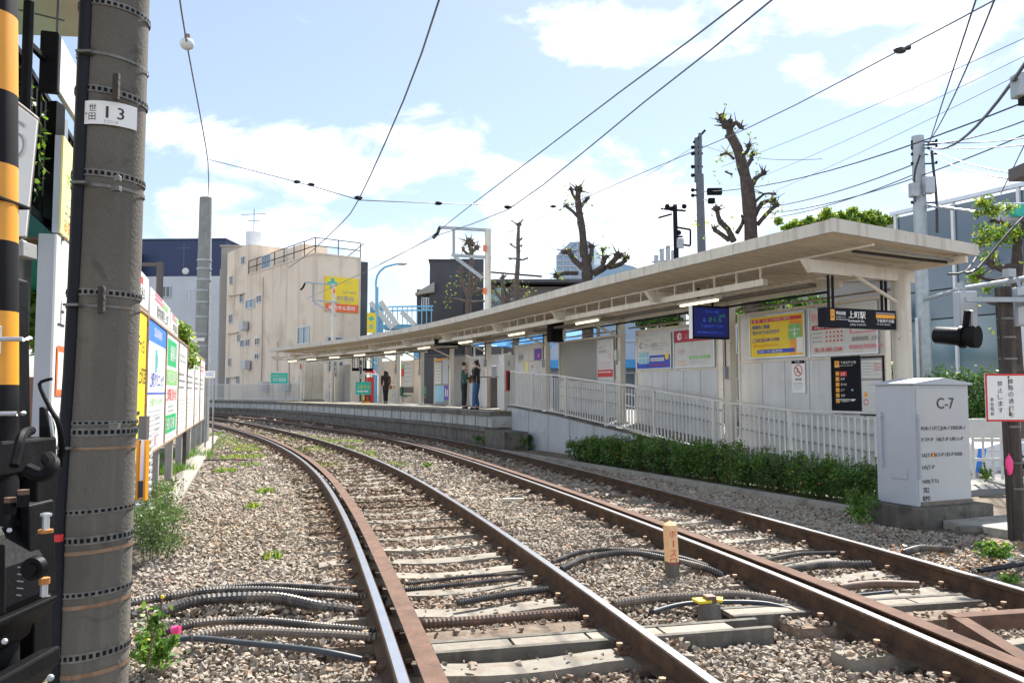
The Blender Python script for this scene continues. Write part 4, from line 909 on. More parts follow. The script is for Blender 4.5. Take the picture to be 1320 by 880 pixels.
stick('cream poster map above the green bench',W3,.5,1.7,1.2,1.2,'sign_dull',lines_=1,n=5); stick('small red and green poster above the bench',W3,.05,2.2,.4,.6,'ink_red',txt=lambda S:S.blk(0,.4,.4,.2,'ink_lime')); stick('brown strip under the poster map',W3,.05,1.35,1.8,.3,'brown_wall')
# bench
p=A(528,514,41.5); r=thing('platform_bench','row of dark green plastic bench seats under the poster map','bench',(p.x,p.y,.82))
for k in range(4):
    c=Vector((p.x-.75+k*.5*.46*2,p.y+.75-k*.5*.888*1.0,0)); b=MB(); b.box((c.x,c.y,1.22),(.40,.40,.05),'seat_green',-1.09); b.box((c.x+.2,c.y+.1,1.45),(.05,.40,.42),'seat_green',R(27)); b.build('seat',r)
b=MB(); b.bar((p.x-.9,p.y+.95,1.15),(p.x+.9,p.y-.95,1.15),.06,.05,'galv'); b.build('seat_beam',r)
for k in (-.6,.6): box1('leg',(p.x+k,p.y-k*1.1,.98),(.06,.06,.33),'galv',r)
# wash stand (white fountain) right of the long haired person
p=A(509,514,40.2); r=thing('drinking_fountain','small pale drinking fountain behind the long haired person','fountain',(p.x,p.y,.82))
b=MB(); b.tube([(p.x,p.y,.82),(p.x,p.y,1.3),(p.x,p.y,1.5)],[.12,.09,.16],'porcelain',10); b.build('pedestal',r,smooth=True)
b=MB(); b.tube([(p.x-.1,p.y-.05,1.5),(p.x-.1,p.y-.05,1.72),(p.x+.02,p.y-.05,1.78),(p.x+.1,p.y-.05,1.7)],.02,'alu',6); b.build('spout',r,smooth=True)
# red banner, green banner, orange rack near far end
p=A(477,505,47); r=thing('red_tent_stall','red canopy stall with white trim seen behind the far columns','stall',(p.x,p.y,0))
b=MB(); b.box((p.x,p.y,1.3),(.36,.4,1.9),'red_paint',.4); b.build('curtain',r); b=MB(); b.hexa([(p.x+a*.32,p.y+c*.3,2.5) for a,c in ((-1,-1),(1,-1),(1,1),(-1,1))]+[(p.x+a*.1,p.y+c*.1,2.75) for a,c in ((-1,-1),(1,-1),(1,1),(-1,1))],'red_paint'); b.build('roof',r); box1('trim',(p.x,p.y,2.42),(.66,.62,.08),'sign_white',r)
def free_sign(name,label,cat,u0,u1,v0,v1,Y,base,edge=None,ax=(1,.1),legs=None,group=None,t=.03):
    p=A(u0,v1,Y); ax=Vector((ax[0],ax[1],0)).normalized(); r1=(u1-660)/1050; w=(r1*p.y-p.x)/(ax.x-r1*ax.y); h=A(u0,v0,Y).z-p.z
    r,S=signboard(name,label,cat,p,(ax.x,ax.y),w,h,t,base,edge,group)
    if legs is not None:
        for q in (.12,.88): b=MB(); c=S.P(w*q,0,-t-.03); b.tube([(c.x,c.y,legs),(c.x,c.y,p.z+h)],.025,'galv',6); b.build('leg',r)
    return r,S
r,S=free_sign('green_banner','teal green banner with yellow characters hung near the far end of the platform','banner',458,478.5,492,508,43.5,'ink_teal',legs=.82); S.txt('上町そば',.1,.28,.22,'ink_yellow',w=S.w*.8); S.lines(.1,.12,S.w*.8,1,.1,'sign_white',.08); S.done(r)
r,S=free_sign('orange_rack','low orange and black leaflet rack under the teal green banner','rack',466,477.5,509,519.5,42.2,'ink_black'); S.blk(0,0,S.w,.1,'ink_orange'); S.blk(.05,.15,.1,.25,'ink_yellow'); S.blk(.25,.15,.1,.2,'ink_red'); S.done(r)
r,S=free_sign('green_board','teal green notice board on legs by the white fence at the far end','notice board',349,371,480.5,494,50.5,'ink_teal',legs=.3); S.txt('お知らせ',.1,.42,.1,'ink_yellow',w=S.w*.7); S.txt('松の湯温泉',.15,.12,.24,'sign_white',w=S.w*.75); S.done(r)
r,S=free_sign('round_mirror_notice','small white notice with a red ring under the far canopy','notice',423.5,430.5,493,504,49.5,'sign_dull',legs=.82); S.disc(S.w/2,.3,.11,'ink_red',.08); S.done(r)
# pale cabinet at far end
p=A(403,500,49.6); r=thing('end_cabinet','pale cream ribbed shutter cabinet between the two farthest columns','cabinet',(p.x,p.y,.82))
box1('body',(p.x,p.y,.82+1.25),(1.15,.8,2.5),'roof_cream',r,.45,.02); b=MB()
for k in range(9): b.box((p.x-.5*.9+k*.11*.9+.175,p.y-.36-.22+k*.11*.43,.82+1.2),(.02,.02,2.3),'soffit',.45)
b.build('ribs',r); box1('plinth',(p.x,p.y,.86),(1.25,.9,.22),'concrete',r,.45)
p=A(389,500,48.5); r=thing('end_post','slim cream post left of the pale ribbed cabinet','post',(p.x,p.y,.82)); b=MB(); b.tube([(p.x,p.y,.82),(p.x,p.y,3.3)],.09,'beam_cream',8); b.build('shaft',r,smooth=True); box1('red_tag',(p.x-.07,p.y-.1,2.9),(.06,.05,.3),'ink_red',r)
# blue roof / awnings behind the platform, seen through the gap
for (u0,u1,va,vb,Y,l) in ((606,652,434,446,37,'left'),(668,705,430,446,33,'middle'),(724,764,425,440,31,'right')):
    p=A(u0,vb,Y);q=A(u1,vb,Y);hh=A(u0,va,Y).z-p.z; r=thing('blue_awning',f'{l} bright blue shop awning glimpsed behind the station walls','awning',tuple((p+q)/2),'blue awnings behind the station')
    b=MB(); b.hexa([p,q,q+Vector((.3,1.5,0)),p+Vector((.3,1.5,0)),p+Vector((.1,.6,hh)),q+Vector((.1,.6,hh*1.3)),q+Vector((.3,1.5,hh*1.3)),p+Vector((.3,1.5,hh))],'blue_roof'); b.build('roof_sheet',r)
    b=MB(); k=(q-p)
    for t in (.25,.6): a=p+k*t; b.hexa([a+Vector((0,-.01,0)),a+Vector((.25,-.01,0)),a+Vector((.25,.05,0)),a+Vector((0,.05,0)),a+Vector((.1,.58,hh+.01)),a+Vector((.35,.58,hh+.01)),a+Vector((.35,.64,hh)),a+Vector((.1,.64,hh))],'sign_white')
    b.build('white_stripes',r)
    for t in (.1,.9):
        a=p+k*t; b=MB(); b.tube([(a.x,a.y+.9,-.25),(a.x,a.y+.9,a.z)],.04,'fence_white',6); b.build('post',r)
# ================================================================ foliage helpers
def leaves(mb,c,rad,n,size,mats,shell=.5,flat=0,rs=None):
    rs=rs or rng
    for _ in range(n):
        v=rs.normal(size=3); v/=np.linalg.norm(v); q=(shell+(1-shell)*rs.random()) if rs.random()<.8 else rs.random()
        p=Vector((c[0]+v[0]*rad[0]*q,c[1]+v[1]*rad[1]*q,c[2]+v[2]*rad[2]*q)); 
        a=Vector(rs.normal(size=3)).normalized(); b=a.cross(Vector(rs.normal(size=3))).normalized(); s=size*rs.uniform(.6,1.3)
        mb.add([p-a*s,p+b*s*.45,p+a*s,p-b*s*.45],[(0,1,2,3)],mats[int(rs.integers(len(mats)))])
def blades(mb,c,rad,n,h,mats,w=.006,rs=None):
    rs=rs or rng
    for _ in range(n):
        a=rs.uniform(0,2*PI); r=rad*math.sqrt(rs.random()); x,y=c[0]+r*math.cos(a),c[1]+r*math.sin(a); hh=h*rs.uniform(.4,1.2)
        dx,dy=rs.normal(0,.35,2)*hh; t=rs.uniform(0,2*PI); wx,wy=w*math.cos(t),w*math.sin(t); m=mats[int(rs.integers(len(mats)))]
        mb.add([(x-wx,y-wy,c[2]),(x+wx,y+wy,c[2]),(x+dx*.4+wx*.7,y+dy*.4+wy*.7,c[2]+hh*.6),(x+dx*.4-wx*.7,y+dy*.4-wy*.7,c[2]+hh*.6),(x+dx,y+dy,c[2]+hh)],[(0,1,2,3),(3,2,4)],m)
def weed(name,label,c,rad,n,size,mats,cat='weed',stems=8,h=.2,fl=None,group='weeds'):
    r=thing(name,label,cat,tuple(c),group); b=MB(); tips=[]
    for _ in range(stems):
        a=rng.uniform(0,2*PI); q=rng.uniform(.3,1)*rad; b.tube([c,(c[0]+q*.4*math.cos(a),c[1]+q*.4*math.sin(a),c[2]+h*.6),(c[0]+q*math.cos(a),c[1]+q*math.sin(a),c[2]+h*(1.15-.5*q/rad))],.004,mats[0],4,False); tips.append((c[0]+q*math.cos(a),c[1]+q*math.sin(a),c[2]+h*(1.15-.5*q/rad)))
    b.build('stem',r); b=MB(); leaves(b,(c[0],c[1],c[2]+h*.3),(rad,rad,h*.35),n//4,size,mats,.1)
    for t_ in tips:
        for w_ in (.45,.7,.9,1.05): leaves(b,tuple(c[i]+(t_[i]-c[i])*w_ for i in range(3)),(rad*.2,rad*.2,h*.16),max(4,n//(stems*5)),size*.85,mats,0)
    b.build('foliage',r,fix=False)
    if fl:
        b=MB()
        for m,k in fl:
            for _ in range(k):
                a=rng.uniform(0,2*PI); q=rng.uniform(.2,1)*rad; p=(c[0]+q*math.cos(a),c[1]+q*math.sin(a),c[2]+h*rng.uniform(.8,1.25)); b.ball(p,.012,m,6,sq=(1,1,.5))
        b.build('flowers',r)
    return r
# hedge made of individual bushes along the kerb
hc=[(s,9.15) for s in np.arange(8.55,16.9,.78)]
for k,(s,n) in enumerate(hc):
    p=ST(s,n,-.2); hh=random.uniform(.56,.68) if s<15.0 else .58-.08*(s-15)
    r=thing('hedge_bush',('dense clipped dark green bush in the hedge row below the ramp fence'),'bush',tuple(p),'bushes of the hedge below the ramp fence')
    b=MB()
    for _ in range(6): b.tube([p,(p.x+rng.uniform(-.15,.15),p.y+rng.uniform(-.15,.15),p.z+.3),(p.x+rng.uniform(-.3,.3),p.y+rng.uniform(-.3,.3),p.z+hh*.8)],.008,'bark',4,False)
    b.build('stems',r); b=MB(); near=s<13
    pal=[['leaf_dark','leaf_dark','leaf_mid'],['leaf_dark','leaf_mid'],['leaf_dark','leaf_dark','leaf_dark','leaf_olive'],['leaf_mid','leaf_dark','leaf_mid','leaf_olive']][k%4]; q_=random.uniform(.44,.56); leaves(b,(p.x,p.y,p.z+hh*.50),(q_,.50,hh*.56),3600 if near else 2200,.026 if near else .034,pal,.35)
    for _ in range(26):
        a=rng.uniform(0,2*PI); e_=rng.uniform(.1,.5); t_=p.z+hh*rng.uniform(.95,1.22); b.tube([(p.x+e_*math.cos(a),p.y+e_*math.sin(a),t_-.15),(p.x+e_*math.cos(a)+.02,p.y+e_*math.sin(a),t_)],.003,'leaf_olive',3,False); leaves(b,(p.x+e_*math.cos(a),p.y+e_*math.sin(a),t_-.03),(.03,.03,.06),9,.020,['leaf_mid','leaf_bright','leaf_olive'],0)
    for _ in range(9):
        a=rng.uniform(-2.8,.4); leaves(b,(p.x+.5*math.cos(a),p.y+.5*math.sin(a),p.z+hh*rng.uniform(.2,.8)),(.05,.05,.05),3,.022,['dead_leaf'],0)
    for _ in range(9):
        a=rng.uniform(0,2*PI); leaves(b,(p.x+.38*math.cos(a),p.y+.38*math.sin(a),p.z+hh*rng.uniform(.7,1.05)),(.14,.14,.11),110,.026,['leaf_mid','leaf_dark','leaf_mid','leaf_bright'],.1)
    b.build('foliage',r,fix=False)
kb=MB(); kp=path([ST(s,8.42)[:2] for s in (6.5,8,10,12,14,16,18,19.6)]); kb.sweep(kp,[(-.07,-.3),(-.07,-.11),(.07,-.11),(.07,-.3)],'concrete'); tag(kb.build('kerb'),kind='structure')
kb=MB(); kp=path([fenceP(y,.22)[:2] for y in (10.6,12,13.5,16,20,24,28)]); kb.sweep(kp,[(-.26,-.3),(-.26,-.14),(-.11,-.09),(.08,-.13),(.08,-.3)],'concrete_tie'); tag(kb.build('kerb'),kind='structure')
g=MB(); g.add([ST(s,n,-.19) for s,n in ((6,8.45),(20,8.45),(20,9.75),(6,9.75))],[(0,1,2,3)],'soil'); tag(g.build('planting_soil'),kind='structure')
g=MB(); g.add([fenceP(1,-6,-.17),fenceP(1,-.05,-.17),fenceP(40,-.05,-.17),fenceP(40,-6,-.17)],[(0,1,2,3)],'soil'); tag(g.build('verge'),kind='structure')
# bank at the right of the platform track with box plinth and slab
g=MB(); g.add([ST(2,6.85,-.20),ST(8.55,8.45,-.17),ST(8.55,16,-.17),ST(2,16,-.17)],[(0,1,2,3)],'soil'); tag(g.build('bank'),kind='structure')
# ================================================================ cabinet C-7
cb=G(1183,653,.06); aR=Vector((.9135,.4067,0)); aL=Vector((-.4067,.9135,0)); W_,D_=.91,.56
r=thing('trackside_cabinet','pale grey trackside equipment cabinet lettered C-7 with pitched lid','cabinet',tuple(cb+aR*W_/2+aL*D_/2))
H_=1.40; Z=Vector((0,0,1))
b=MB(); b.obox(cb,aR*W_,aL*D_,Z*H_,'cabinet'); b.build('body',r,bevel=.008)
b=MB(); o=cb-aR*.035-aL*.035+Z*H_; w,d=W_+.07,D_+.07
p=[o,o+aR*w,o+aR*w+aL*d,o+aL*d]; q=[x+Z*.022 for x in p]; rid=[o+aR*w*.5+Z*.085,o+aR*w*.5+aL*d+Z*.085]
b.add(p+q+rid,[(3,2,1,0),(0,1,5,8,4),(2,3,7,9,6),(1,2,6,5),(3,0,4,7),(4,8,9,7),(8,5,6,9)],'cabinet'); b.build('lid',r,bevel=.004)
b=MB(); b.obox(cb-aL*.008+aR*.02+Z*.05,aR*(W_-.04),aL*.008,Z*(H_-.09),'cabinet_face'); b.build('front_door',r,bevel=.003)
b=MB(); 
for z in (1.0,.32): b.obox(cb-aL*.03+aR*.015+Z*z,aR*.05,aL*.022,Z*.05,'cabinet')
b.tube([cb-aL*.03+aR*.035+Z*.34,cb-aL*.03+aR*.035+Z*1.05],.012,'cabinet',8); b.build('locking_bar',r)
b=MB(); b.tube([cb-aR*.03+aL*.47+Z*.42,cb-aR*.03+aL*.47+Z*1.08],.012,'cabinet',8)
for z in (.44,1.02): b.obox(cb-aR*.03+aL*.45+Z*z,aR*.03,aL*.05,Z*.05,'cabinet')
b.build('side_hinge',r); b=MB(); b.obox(cb-aR*.012+aL*.12+Z*.30,aR*.012,aL*.22,Z*.10,'cabinet'); b.build('side_plate',r,bevel=.003)
b=MB(); b.obox(cb-aL*.012+aR*.06+Z*-.0,aR*(W_-.08),aL*.012,Z*.05,'hose_tan'); b.build('base_gap',r)
S=Sign(cb-aL*.009,aR,W_,H_)
S.txt('C-7',.35,1.12,.13,'ink_black',w=.29,bold=.004)
for i,(t,z,w_) in enumerate([('PUR-ｲ UTじJUR-ｲ DRﾙUR-ｲ',.86,.74),('P.TP-P  1B(T-P URｼｭ-P',.73,.70),('1A(T-P ﾙUﾌ-P UD-P NXR',.55,.68),('1A(T-P',.41,.20),('NEB(下り)',.25,.26),('TR2',.155,.10),('RM1',.06,.11)]): S.txt(t,.08,z-.0,.060,'ink_black',w=w_,bold=.0022)
S.disc(.27,.585,.03,'ink_orange',n=7); S.done(r)
ph=thing('cabinet_plinth','dark weathered concrete plinth under the C-7 cabinet','plinth',tuple(cb+aR*.45+aL*.3-Z*.2))
b=MB(); b.obox(cb-aR*.06-aL*.14-Z*.40,aR*(W_+.25),aL*(D_+.3),Z*.395,'concrete_dark'); b.build('block',ph,bevel=.012)
sl=MB(); sl.hexa([cb-aL*1.05+aR*.30-Z*.36,cb-aL*.70+aR*1.9-Z*.36,cb-aL*.12+aR*2.1-Z*.36,cb-aL*.16+aR*.2-Z*.36,cb-aL*1.05+aR*.30-Z*.15,cb-aL*.70+aR*1.9-Z*.15,cb-aL*.16+aR*2.1-Z*.14,cb-aL*.16+aR*.2-Z*.14],'concrete'); tag(sl.build('concrete_slab',bevel=.01),'cracked concrete slab on the ground in front of the C-7 cabinet plinth','slab')
sl=MB(); sl.tube([cb-aR*.0-aL*.5-Z*.2,cb+aR*.45-aL*.62-Z*.2],.055,'concrete_dark',8); tag(sl.build('concrete_log',smooth=True),'rounded concrete edge piece lying before the cabinet plinth','edging')
CLEAR.append((cb.x+.4,cb.y+.3,.75))
# ================================================================ timber sign pole and warning sign
tp=G(1312,694,-.17); X0,Y0=tp.x,tp.y
r=thing('timber_pole','weathered dark timber pole wrapped with wire bands, carrying the red edged warning sign','pole',(X0,Y0,-.2))
b=MB(); b.tube([(X0,Y0,-.25),(X0-.055,Y0,2.5)],[.088,.082],'timber',14); b.build('shaft',r,smooth=True)
for z in (.35,.62,1.0,1.72,1.95,2.15): 
    b=MB(); q=X0-.02*z; b.tube([(q,Y0,z),(q,Y0,z+.02)],.09,'steel_band',14); b.build('wire_band',r)
b=MB(); b.tube([(X0-.09,Y0-.04,-.2),(X0-.1,Y0-.05,1.2),(X0-.13,Y0-.03,2.4)],.016,'cable',6); b.build('cable',r,smooth=True)
b=MB(); b.ball((X0-.12,Y0-.10,.62),.05,'tape_pink',8,.15,(.8,.5,2.2)); tag(b.build('pink_flag',smooth=True),'bright pink plastic tape tied to the timber pole below the warning sign','tape')
ss=A(1271.5,543,Y0-.14); r,S=signboard('warning_sign','white warning sign with red border and vertical characters fixed to the timber pole','sign',ss,(1,-.04),.58,.50,.012,'sign_white')
for (x,z,w,h) in ((0,0,.58,.02),(0,.48,.58,.02),(0,0,.02,.5),(.56,0,.02,.5)): S.blk(x,z,w,h,'ink_red',d=.002)
S.vtxt('危険です。',.40,.485,.082,'ink_red',1.14); S.vtxt('線路の通行を',.235,.465,.058,'ink_black',1.2); S.vtxt('禁止します',.125,.44,.058,'ink_black',1.2); S.vtxt('東急電鉄',.045,.26,.042,'ink_black',1.18)
S.disc(.243,.465,.012,'clip_rust',n=8);S.disc(.243,.07,.012,'clip_rust',n=8); S.blk(.236,.08,.014,.07,'band_rust',d=.0028); S.blk(.238,.35,.010,.1,'band_rust',d=.0028); S.done(r)
# bracket + black lamp/horn
bz=2.36
r=thing('signal_bracket','grey steel bracket arm on top of the timber pole holding the black lamp','bracket',(X0,Y0,bz))
b=MB(); a=A(1244,386,Y0-.15); c=Vector((X0+.12,Y0-.12,a.z)); b.bar(a,c,.06,.05,'galv'); b.build('arm',r); box1('end_plate',(c.x,c.y+.05,c.z),(.03,.2,.12),'galv',r); 
r=thing('black_signal_lamp','black cylindrical signal lamp hanging horizontally from the bracket above the cabinet','signal lamp',tuple(A(1240,434,Y0-.15)))
p0=A(1207,432,Y0+.15);p1=A(1241,434,Y0-.1);p2=A(1261,434,Y0-.22)
b=MB(); b.tube([p0,p0+(p1-p0)*.02,p1],[.088,.092,.098],'black_paint',20,False); b.tube([p1,p1+(p2-p1)*.5],[.098,.105],'black_paint',20); b.build('hood',r,smooth=True)
b=MB(); b.tube([p1+(p2-p1)*.5,p2],[.115,.118],'black_matte',20); b.build('rim',r,smooth=True); b=MB(); b.tube([p1-(p2-p1)*.1,p1+(p2-p1)*.12],[.122,.122],'black_paint',20); b.build('clamp_band',r,smooth=True)
hz=A(1247,400,Y0-.15); b=MB(); b.bar(p1+Vector((.03,0,.09)),hz,.05,.04,'black_paint'); b.bar(p1+Vector((.09,0,.09)),hz+Vector((.04,0,0)),.02,.04,'galv'); b.build('yoke',r)
for (u0,u1,v0,v1,Y,l) in ((1233,1256,376,424,Y0+.2,'white junction box behind the black signal lamp'),(1306,1326,371,420,Y0+.1,'white junction box at the right edge beside the timber pole')):
    p=A(u0,v1,Y);q=A(u1,v0,Y); r=thing('junction_box',l,'junction box',tuple((p+q)/2),'white junction boxes'); box1('case',((p.x+q.x)/2,Y,(p.z+q.z)/2),(q.x-p.x,.12,q.z-p.z),'cabinet',r,0,.01); box1('cover',((p.x+q.x)/2,Y-.065,(p.z+q.z)/2),(q.x-p.x-.03,.012,q.z-p.z-.04),'cabinet_face',r)
    b=MB(); b.tube([((p.x+q.x)/2,Y,q.z),((p.x+q.x)/2,Y+.05,q.z+.12)],.02,'galv',6); b.build('hanger',r)
# ================================================================ grey utility pole right with span arm
ux,uy=A(1190,400,20).x,20
r=thing('utility_pole','tall grey steel utility pole behind the near end of the canopy','utility pole',(ux,uy,-.2))
b=MB(); b.tube([(ux,uy,-.3),(ux,uy,4),(ux,uy,A(0,176,20).z)],[.18,.165,.145],'galv',16); b.build('shaft',r,smooth=True)
b=MB(); b.tube([(ux-.22,uy-.1,-.2),(ux-.22,uy-.1,3.2)],.035,'fence_white',8); b.build('conduit',r,smooth=True)
for (u,v,w,h,l) in ((1197,239,.24,.42,'cabinet'),(1178,245,.2,.36,'galv')): 
    p=A(u,v,19.75); box1('equipment_box',tuple(p),(w,.2,h),l,r,0,.03)
b=MB()
for v in (184,188,192,200,212,262): 
    p=A(1190,v,20); b.bar((p.x-.3,20,p.z),(p.x+.3,19.9,p.z),.03,.03,'sign_navy'); b.ball((p.x-.28,20,p.z+.03),.035,'sign_navy',6); b.ball((p.x+.28,19.9,p.z+.03),.035,'sign_navy',6)
b.build('cross_arms',r)
b=MB(); pts=[A(1186,200,19.7),A(1179,225,19.7),A(1180,260,19.7)]; b.tube([*spline([tuple(p) for p in pts],.1)],.025,'cable',5); pts=[A(1201,195,19.7),A(1203,215,19.7),A(1207,255,19.7),A(1208,300,19.7)]; b.tube([*spline([tuple(p) for p in pts],.1)],.035,'cable',6); b.build('cable_loops',r,smooth=True)
b=MB(); b.tube([A(1193,386,19.8),A(1240,372,16)],.05,'galv',8); b.tube([A(1240,372,16),A(1335,357,12.5)],.045,'galv',8); b.build('lower_arm',r,smooth=True)
b=MB(); b.tube([A(1197,265,19.9),A(1300,279,17)],.035,'galv',8); b.build('upper_arm',r,smooth=True)
b=MB(); p=A(1241,369,15.9); b.box(tuple(p),(.16,.12,.14),'galv',.3); p=A(1301,352,13.5); b.box(tuple(p),(.16,.12,.14),'galv',.3); b.each('clamp',r)
# traffic signal at far right
p=A(1306,274,16.8); r=thing('traffic_signal','pale horizontal traffic signal at the right edge above the leafy branches','traffic signal',tuple(p))
box1('case',tuple(p),(.75,.25,.38),'cabinet',r,0,.04); b=MB()
for k,m in ((-.05,'ink_teal'),(.18,'sign_navy')): b.tube([(p.x+k,p.y-.12,p.z),(p.x+k,p.y-.36,p.z-.03)],[.12,.13],m,12)
b.build('lens_hoods',r,smooth=True)
p=A(1318,111,9); r=thing('pole_box','dark grey box hanging by its cable at the upper right edge','box',tuple(p)); box1('case',tuple(p),(.20,.16,.27),'galv',r,0,.02); box1('underside',(p.x+.03,p.y,p.z-.17),(.10,.12,.08),'black_matte',r)
p=A(1324,219,9); r=thing('eaves_corner','brown eaves corner at the right edge of the picture','eaves',tuple(p)); box1('board',(p.x+.25,p.y,p.z),(.62,.5,.14),'brown_wall',r)
box1('fascia_strip',(p.x+.25,p.y-.26,p.z+.05),(.64,.02,.03),'hose_tan',r)
# ================================================================ fence and road on the right
for Y,l in ((13.0,'white road side rail fence behind the cabinet at the right'),):
    a=A(1254,590,Y); c=A(1345,592,Y); r=thing('roadside_fence',l,'fence',(a.x,Y,0)); zb=A(0,618,Y).z
    for v,w in ((567,.05),(592,.045),(541,.05)):
        z=A(0,v,Y).z; box1('rail',((a.x+c.x)/2,Y,z),(c.x-a.x,.04,w),'fence_white',r)
    for u in (1256,1269,1281,1293,1305,1317,1330): 
        p=A(u,590,Y); box1('post' if u in(1281,1317) else 'baluster',(p.x,Y+.03,(zb+A(0,541,Y).z)/2),(.03,.03,A(0,541,Y).z-zb),'fence_white',r)
    p=A(1270,552,Y-.05); box1('reflector_plate',tuple(p),(.52,.03,.30),'fence_white',r,0,.01)
    wl=MB(); z0=A(0,622,Y).z; wl.box(((a.x+c.x)/2+.4,Y+.1,(z0-.25)/2-.02),(c.x-a.x+1.6,.35,z0+.25),'concrete'); tag(wl.build('low_wall',bevel=.02),'low concrete retaining wall under the roadside fence','wall')
p=A(1258,612,15); r=thing('parked_van','white van side with blue edge glimpsed behind the roadside fence','van',(p.x+1.6,15,.05))
b=MB(); prof=[(0,.0),(.1,.5),(.5,.62),(3.2,.62),(3.6,.5),(3.7,.0)]; n=len(prof); x0=p.x; z0=-.15
vs=[(x0+a,15,z0+c) for a,c in prof]+[(x0+a,16.6,z0+c) for a,c in prof]; b.add(vs,[tuple(range(n)),tuple(range(2*n-1,n-1,-1))]+[(k,k+n,(k+1)%n+n,(k+1)%n) for k in range(n)],'car_white'); b.build('body',r,bevel=.03)
b=MB(); b.hexa([(x0-.02,14.98,z0),(x0+.09,14.98,z0),(x0+.2,14.98,z0+.5),(x0+.06,14.98,z0+.5),(x0-.02,15.0,z0),(x0+.09,15.0,z0),(x0+.2,15.0,z0+.5),(x0+.06,15.0,z0+.5)],'ink_sky'); b.build('blue_edge',r)
b=MB()
for z in (.15,.3,.45): b.box((x0+1.9,14.99,z0+z),(3.3,.01,.012),'ink_pale')
b.build('side_lines',r)
for q in (.7,3.0): 
    b=MB(); b.tube([(x0+q,14.96,.1),(x0+q,15.2,.1)],.2,'black_matte',16); b.build('wheel',r)
g=MB(); g.add([(9,13.4,-.06),(60,13.4,-.06),(60,34,-.06),(14,34,-.06)],[(0,1,2,3)],'asphalt'); tag(g.build('road'),kind='structure')
g=MB(); g.add([ST(6,14.2,-.05),ST(60,14.2,-.05),ST(60,30,-.05),ST(6,30,-.05)],[(0,1,2,3)],'asphalt'); tag(g.build('street'),kind='structure')
# ================================================================ generic building
def bld(name,label,o,ax,w,d,z1,m,z0=-.3,cat='building',parts=None):
    o=Vector(o); ax=Vector((ax[0],ax[1],0)).normalized(); nb=Vector((-ax.y,ax.x,0)); c=o+ax*w/2+nb*d/2
    r=thing(name,label,cat,(c.x,c.y,z0)); b=MB(); b.obox((o.x,o.y,z0),ax*w,nb*d,(0,0,z1-z0),m); b.build('wall',r)
    b=MB(); e=.12; b.obox(Vector((o.x,o.y,z1))-ax*e-nb*e,ax*(w+2*e),nb*(d+2*e),(0,0,.14),m); b.build('roof_edge',r)
    return r,o,ax,nb
def win(r,o,ax,x,z,w,h,m='window_dark',fr='alu'):
    n=Vector((ax.y,-ax.x,0)); p=Vector((o.x,o.y,0))+ax*x+Vector((0,0,z))
    b=MB(); t=.05
    for (a,c,ww,hh) in ((-t,-t,w+2*t,t),(-t,h,w+2*t,t),(-t,0,t,h),(w,0,t,h),(w/2-t/2,0,t,h)): b.obox(p+ax*a+Vector((0,0,c)),ax*ww,n*.07,(0,0,hh),fr)
    f=b.build('window',r); b=MB(); b.obox(p+n*.004,ax*w,n*.012,(0,0,h),m); b.build('pane',f)
# cream corner building
C0=Vector((-13.4,55,0)); dl=Vector((-.61,.79,0)); dr=Vector((.79,.61,0)); ZM=10.75
r=thing('cream_building','cream painted corner building with small windows, roof railing and yellow pharmacy sign','building',(C0.x-3,C0.y+8,0))
b=MB(); b.obox(C0-Vector((0,0,.3)),dr*3.45,dl*12.8,(0,0,ZM+.3),'cream_wall'); b.build('main_wall',r)
T0=C0+dl*12.8; b=MB(); b.obox(T0-Vector((0,0,.3)),dr*5.6,dl*5.2,(0,0,13.6),'cream_wall'); b.build('tower_wall',r)
b=MB(); b.obox(T0+dl*5.2-Vector((0,0,.3))+dr*.4,dr*4,dl*3.2,(0,0,12.6),'grey_wall'); b.build('rear_wall',r)
b=MB(); b.obox(C0+dr*3.45-Vector((0,0,.3)),dr*.55,dl*8,(0,0,ZM+.15),'dark_wall'); b.build('side_strip',r)
b=MB(); b.obox(C0+dr*1.2+dl*5-Vector((0,0,0))+Vector((0,0,ZM)),dr*2.0,dl*7.8,(0,0,1.6),'cream_wall'); b.build('penthouse',r)
def wl(px,py,wp,hp,m='window_dark',fr='alu'):   # window on the left face by pixel of its lower left corner
    rr_=(px-660)/1050; t=(C0.x-rr_*C0.y)/(rr_*dl.y-dl.x); p=C0+dl*t; Yp=p.y; z=A(0,py,Yp).z
    r2=(px+wp-660)/1050; t2=(C0.x-r2*C0.y)/(r2*dl.y-dl.x); hh=A(0,py-hp,Yp).z-z
    win(r,p,-dl,0,z,abs(t-t2),hh,m,fr)
for q in ((294.5,367,3,10),(309,341,4,9),(308,390,4,10),(316,398,11,10,'window_blue'),(330,390,6,8),(294.5,417,4,11),(295,472,3,10),(306,440.5,3,9),(310,447,4.5,8),(317,446,4.5,8),(329,444.5,5,8),(329,462.5,4.5,6),(293,495.5,4,10),(306,494,3,9),(384,443,14,20,'window_blue'),(336,347,11,16,'window_blue')): wl(*q)
b=MB()
for (px,y0,y1) in ((337.5,357,505),(404,335,452),(358,440,478),(373,462,506)):
    rr_=(px-660)/1050; t=(C0.x-rr_*C0.y)/(rr_*dl.y-dl.x); p=C0+dl*t-dr*.06; b.tube([(p.x,p.y,A(0,y0,p.y).z),(p.x,p.y,A(0,y1,p.y).z)],.06,'cream_wall_b',6)
b.each('drain_pipe',r,smooth=True)
b=MB()
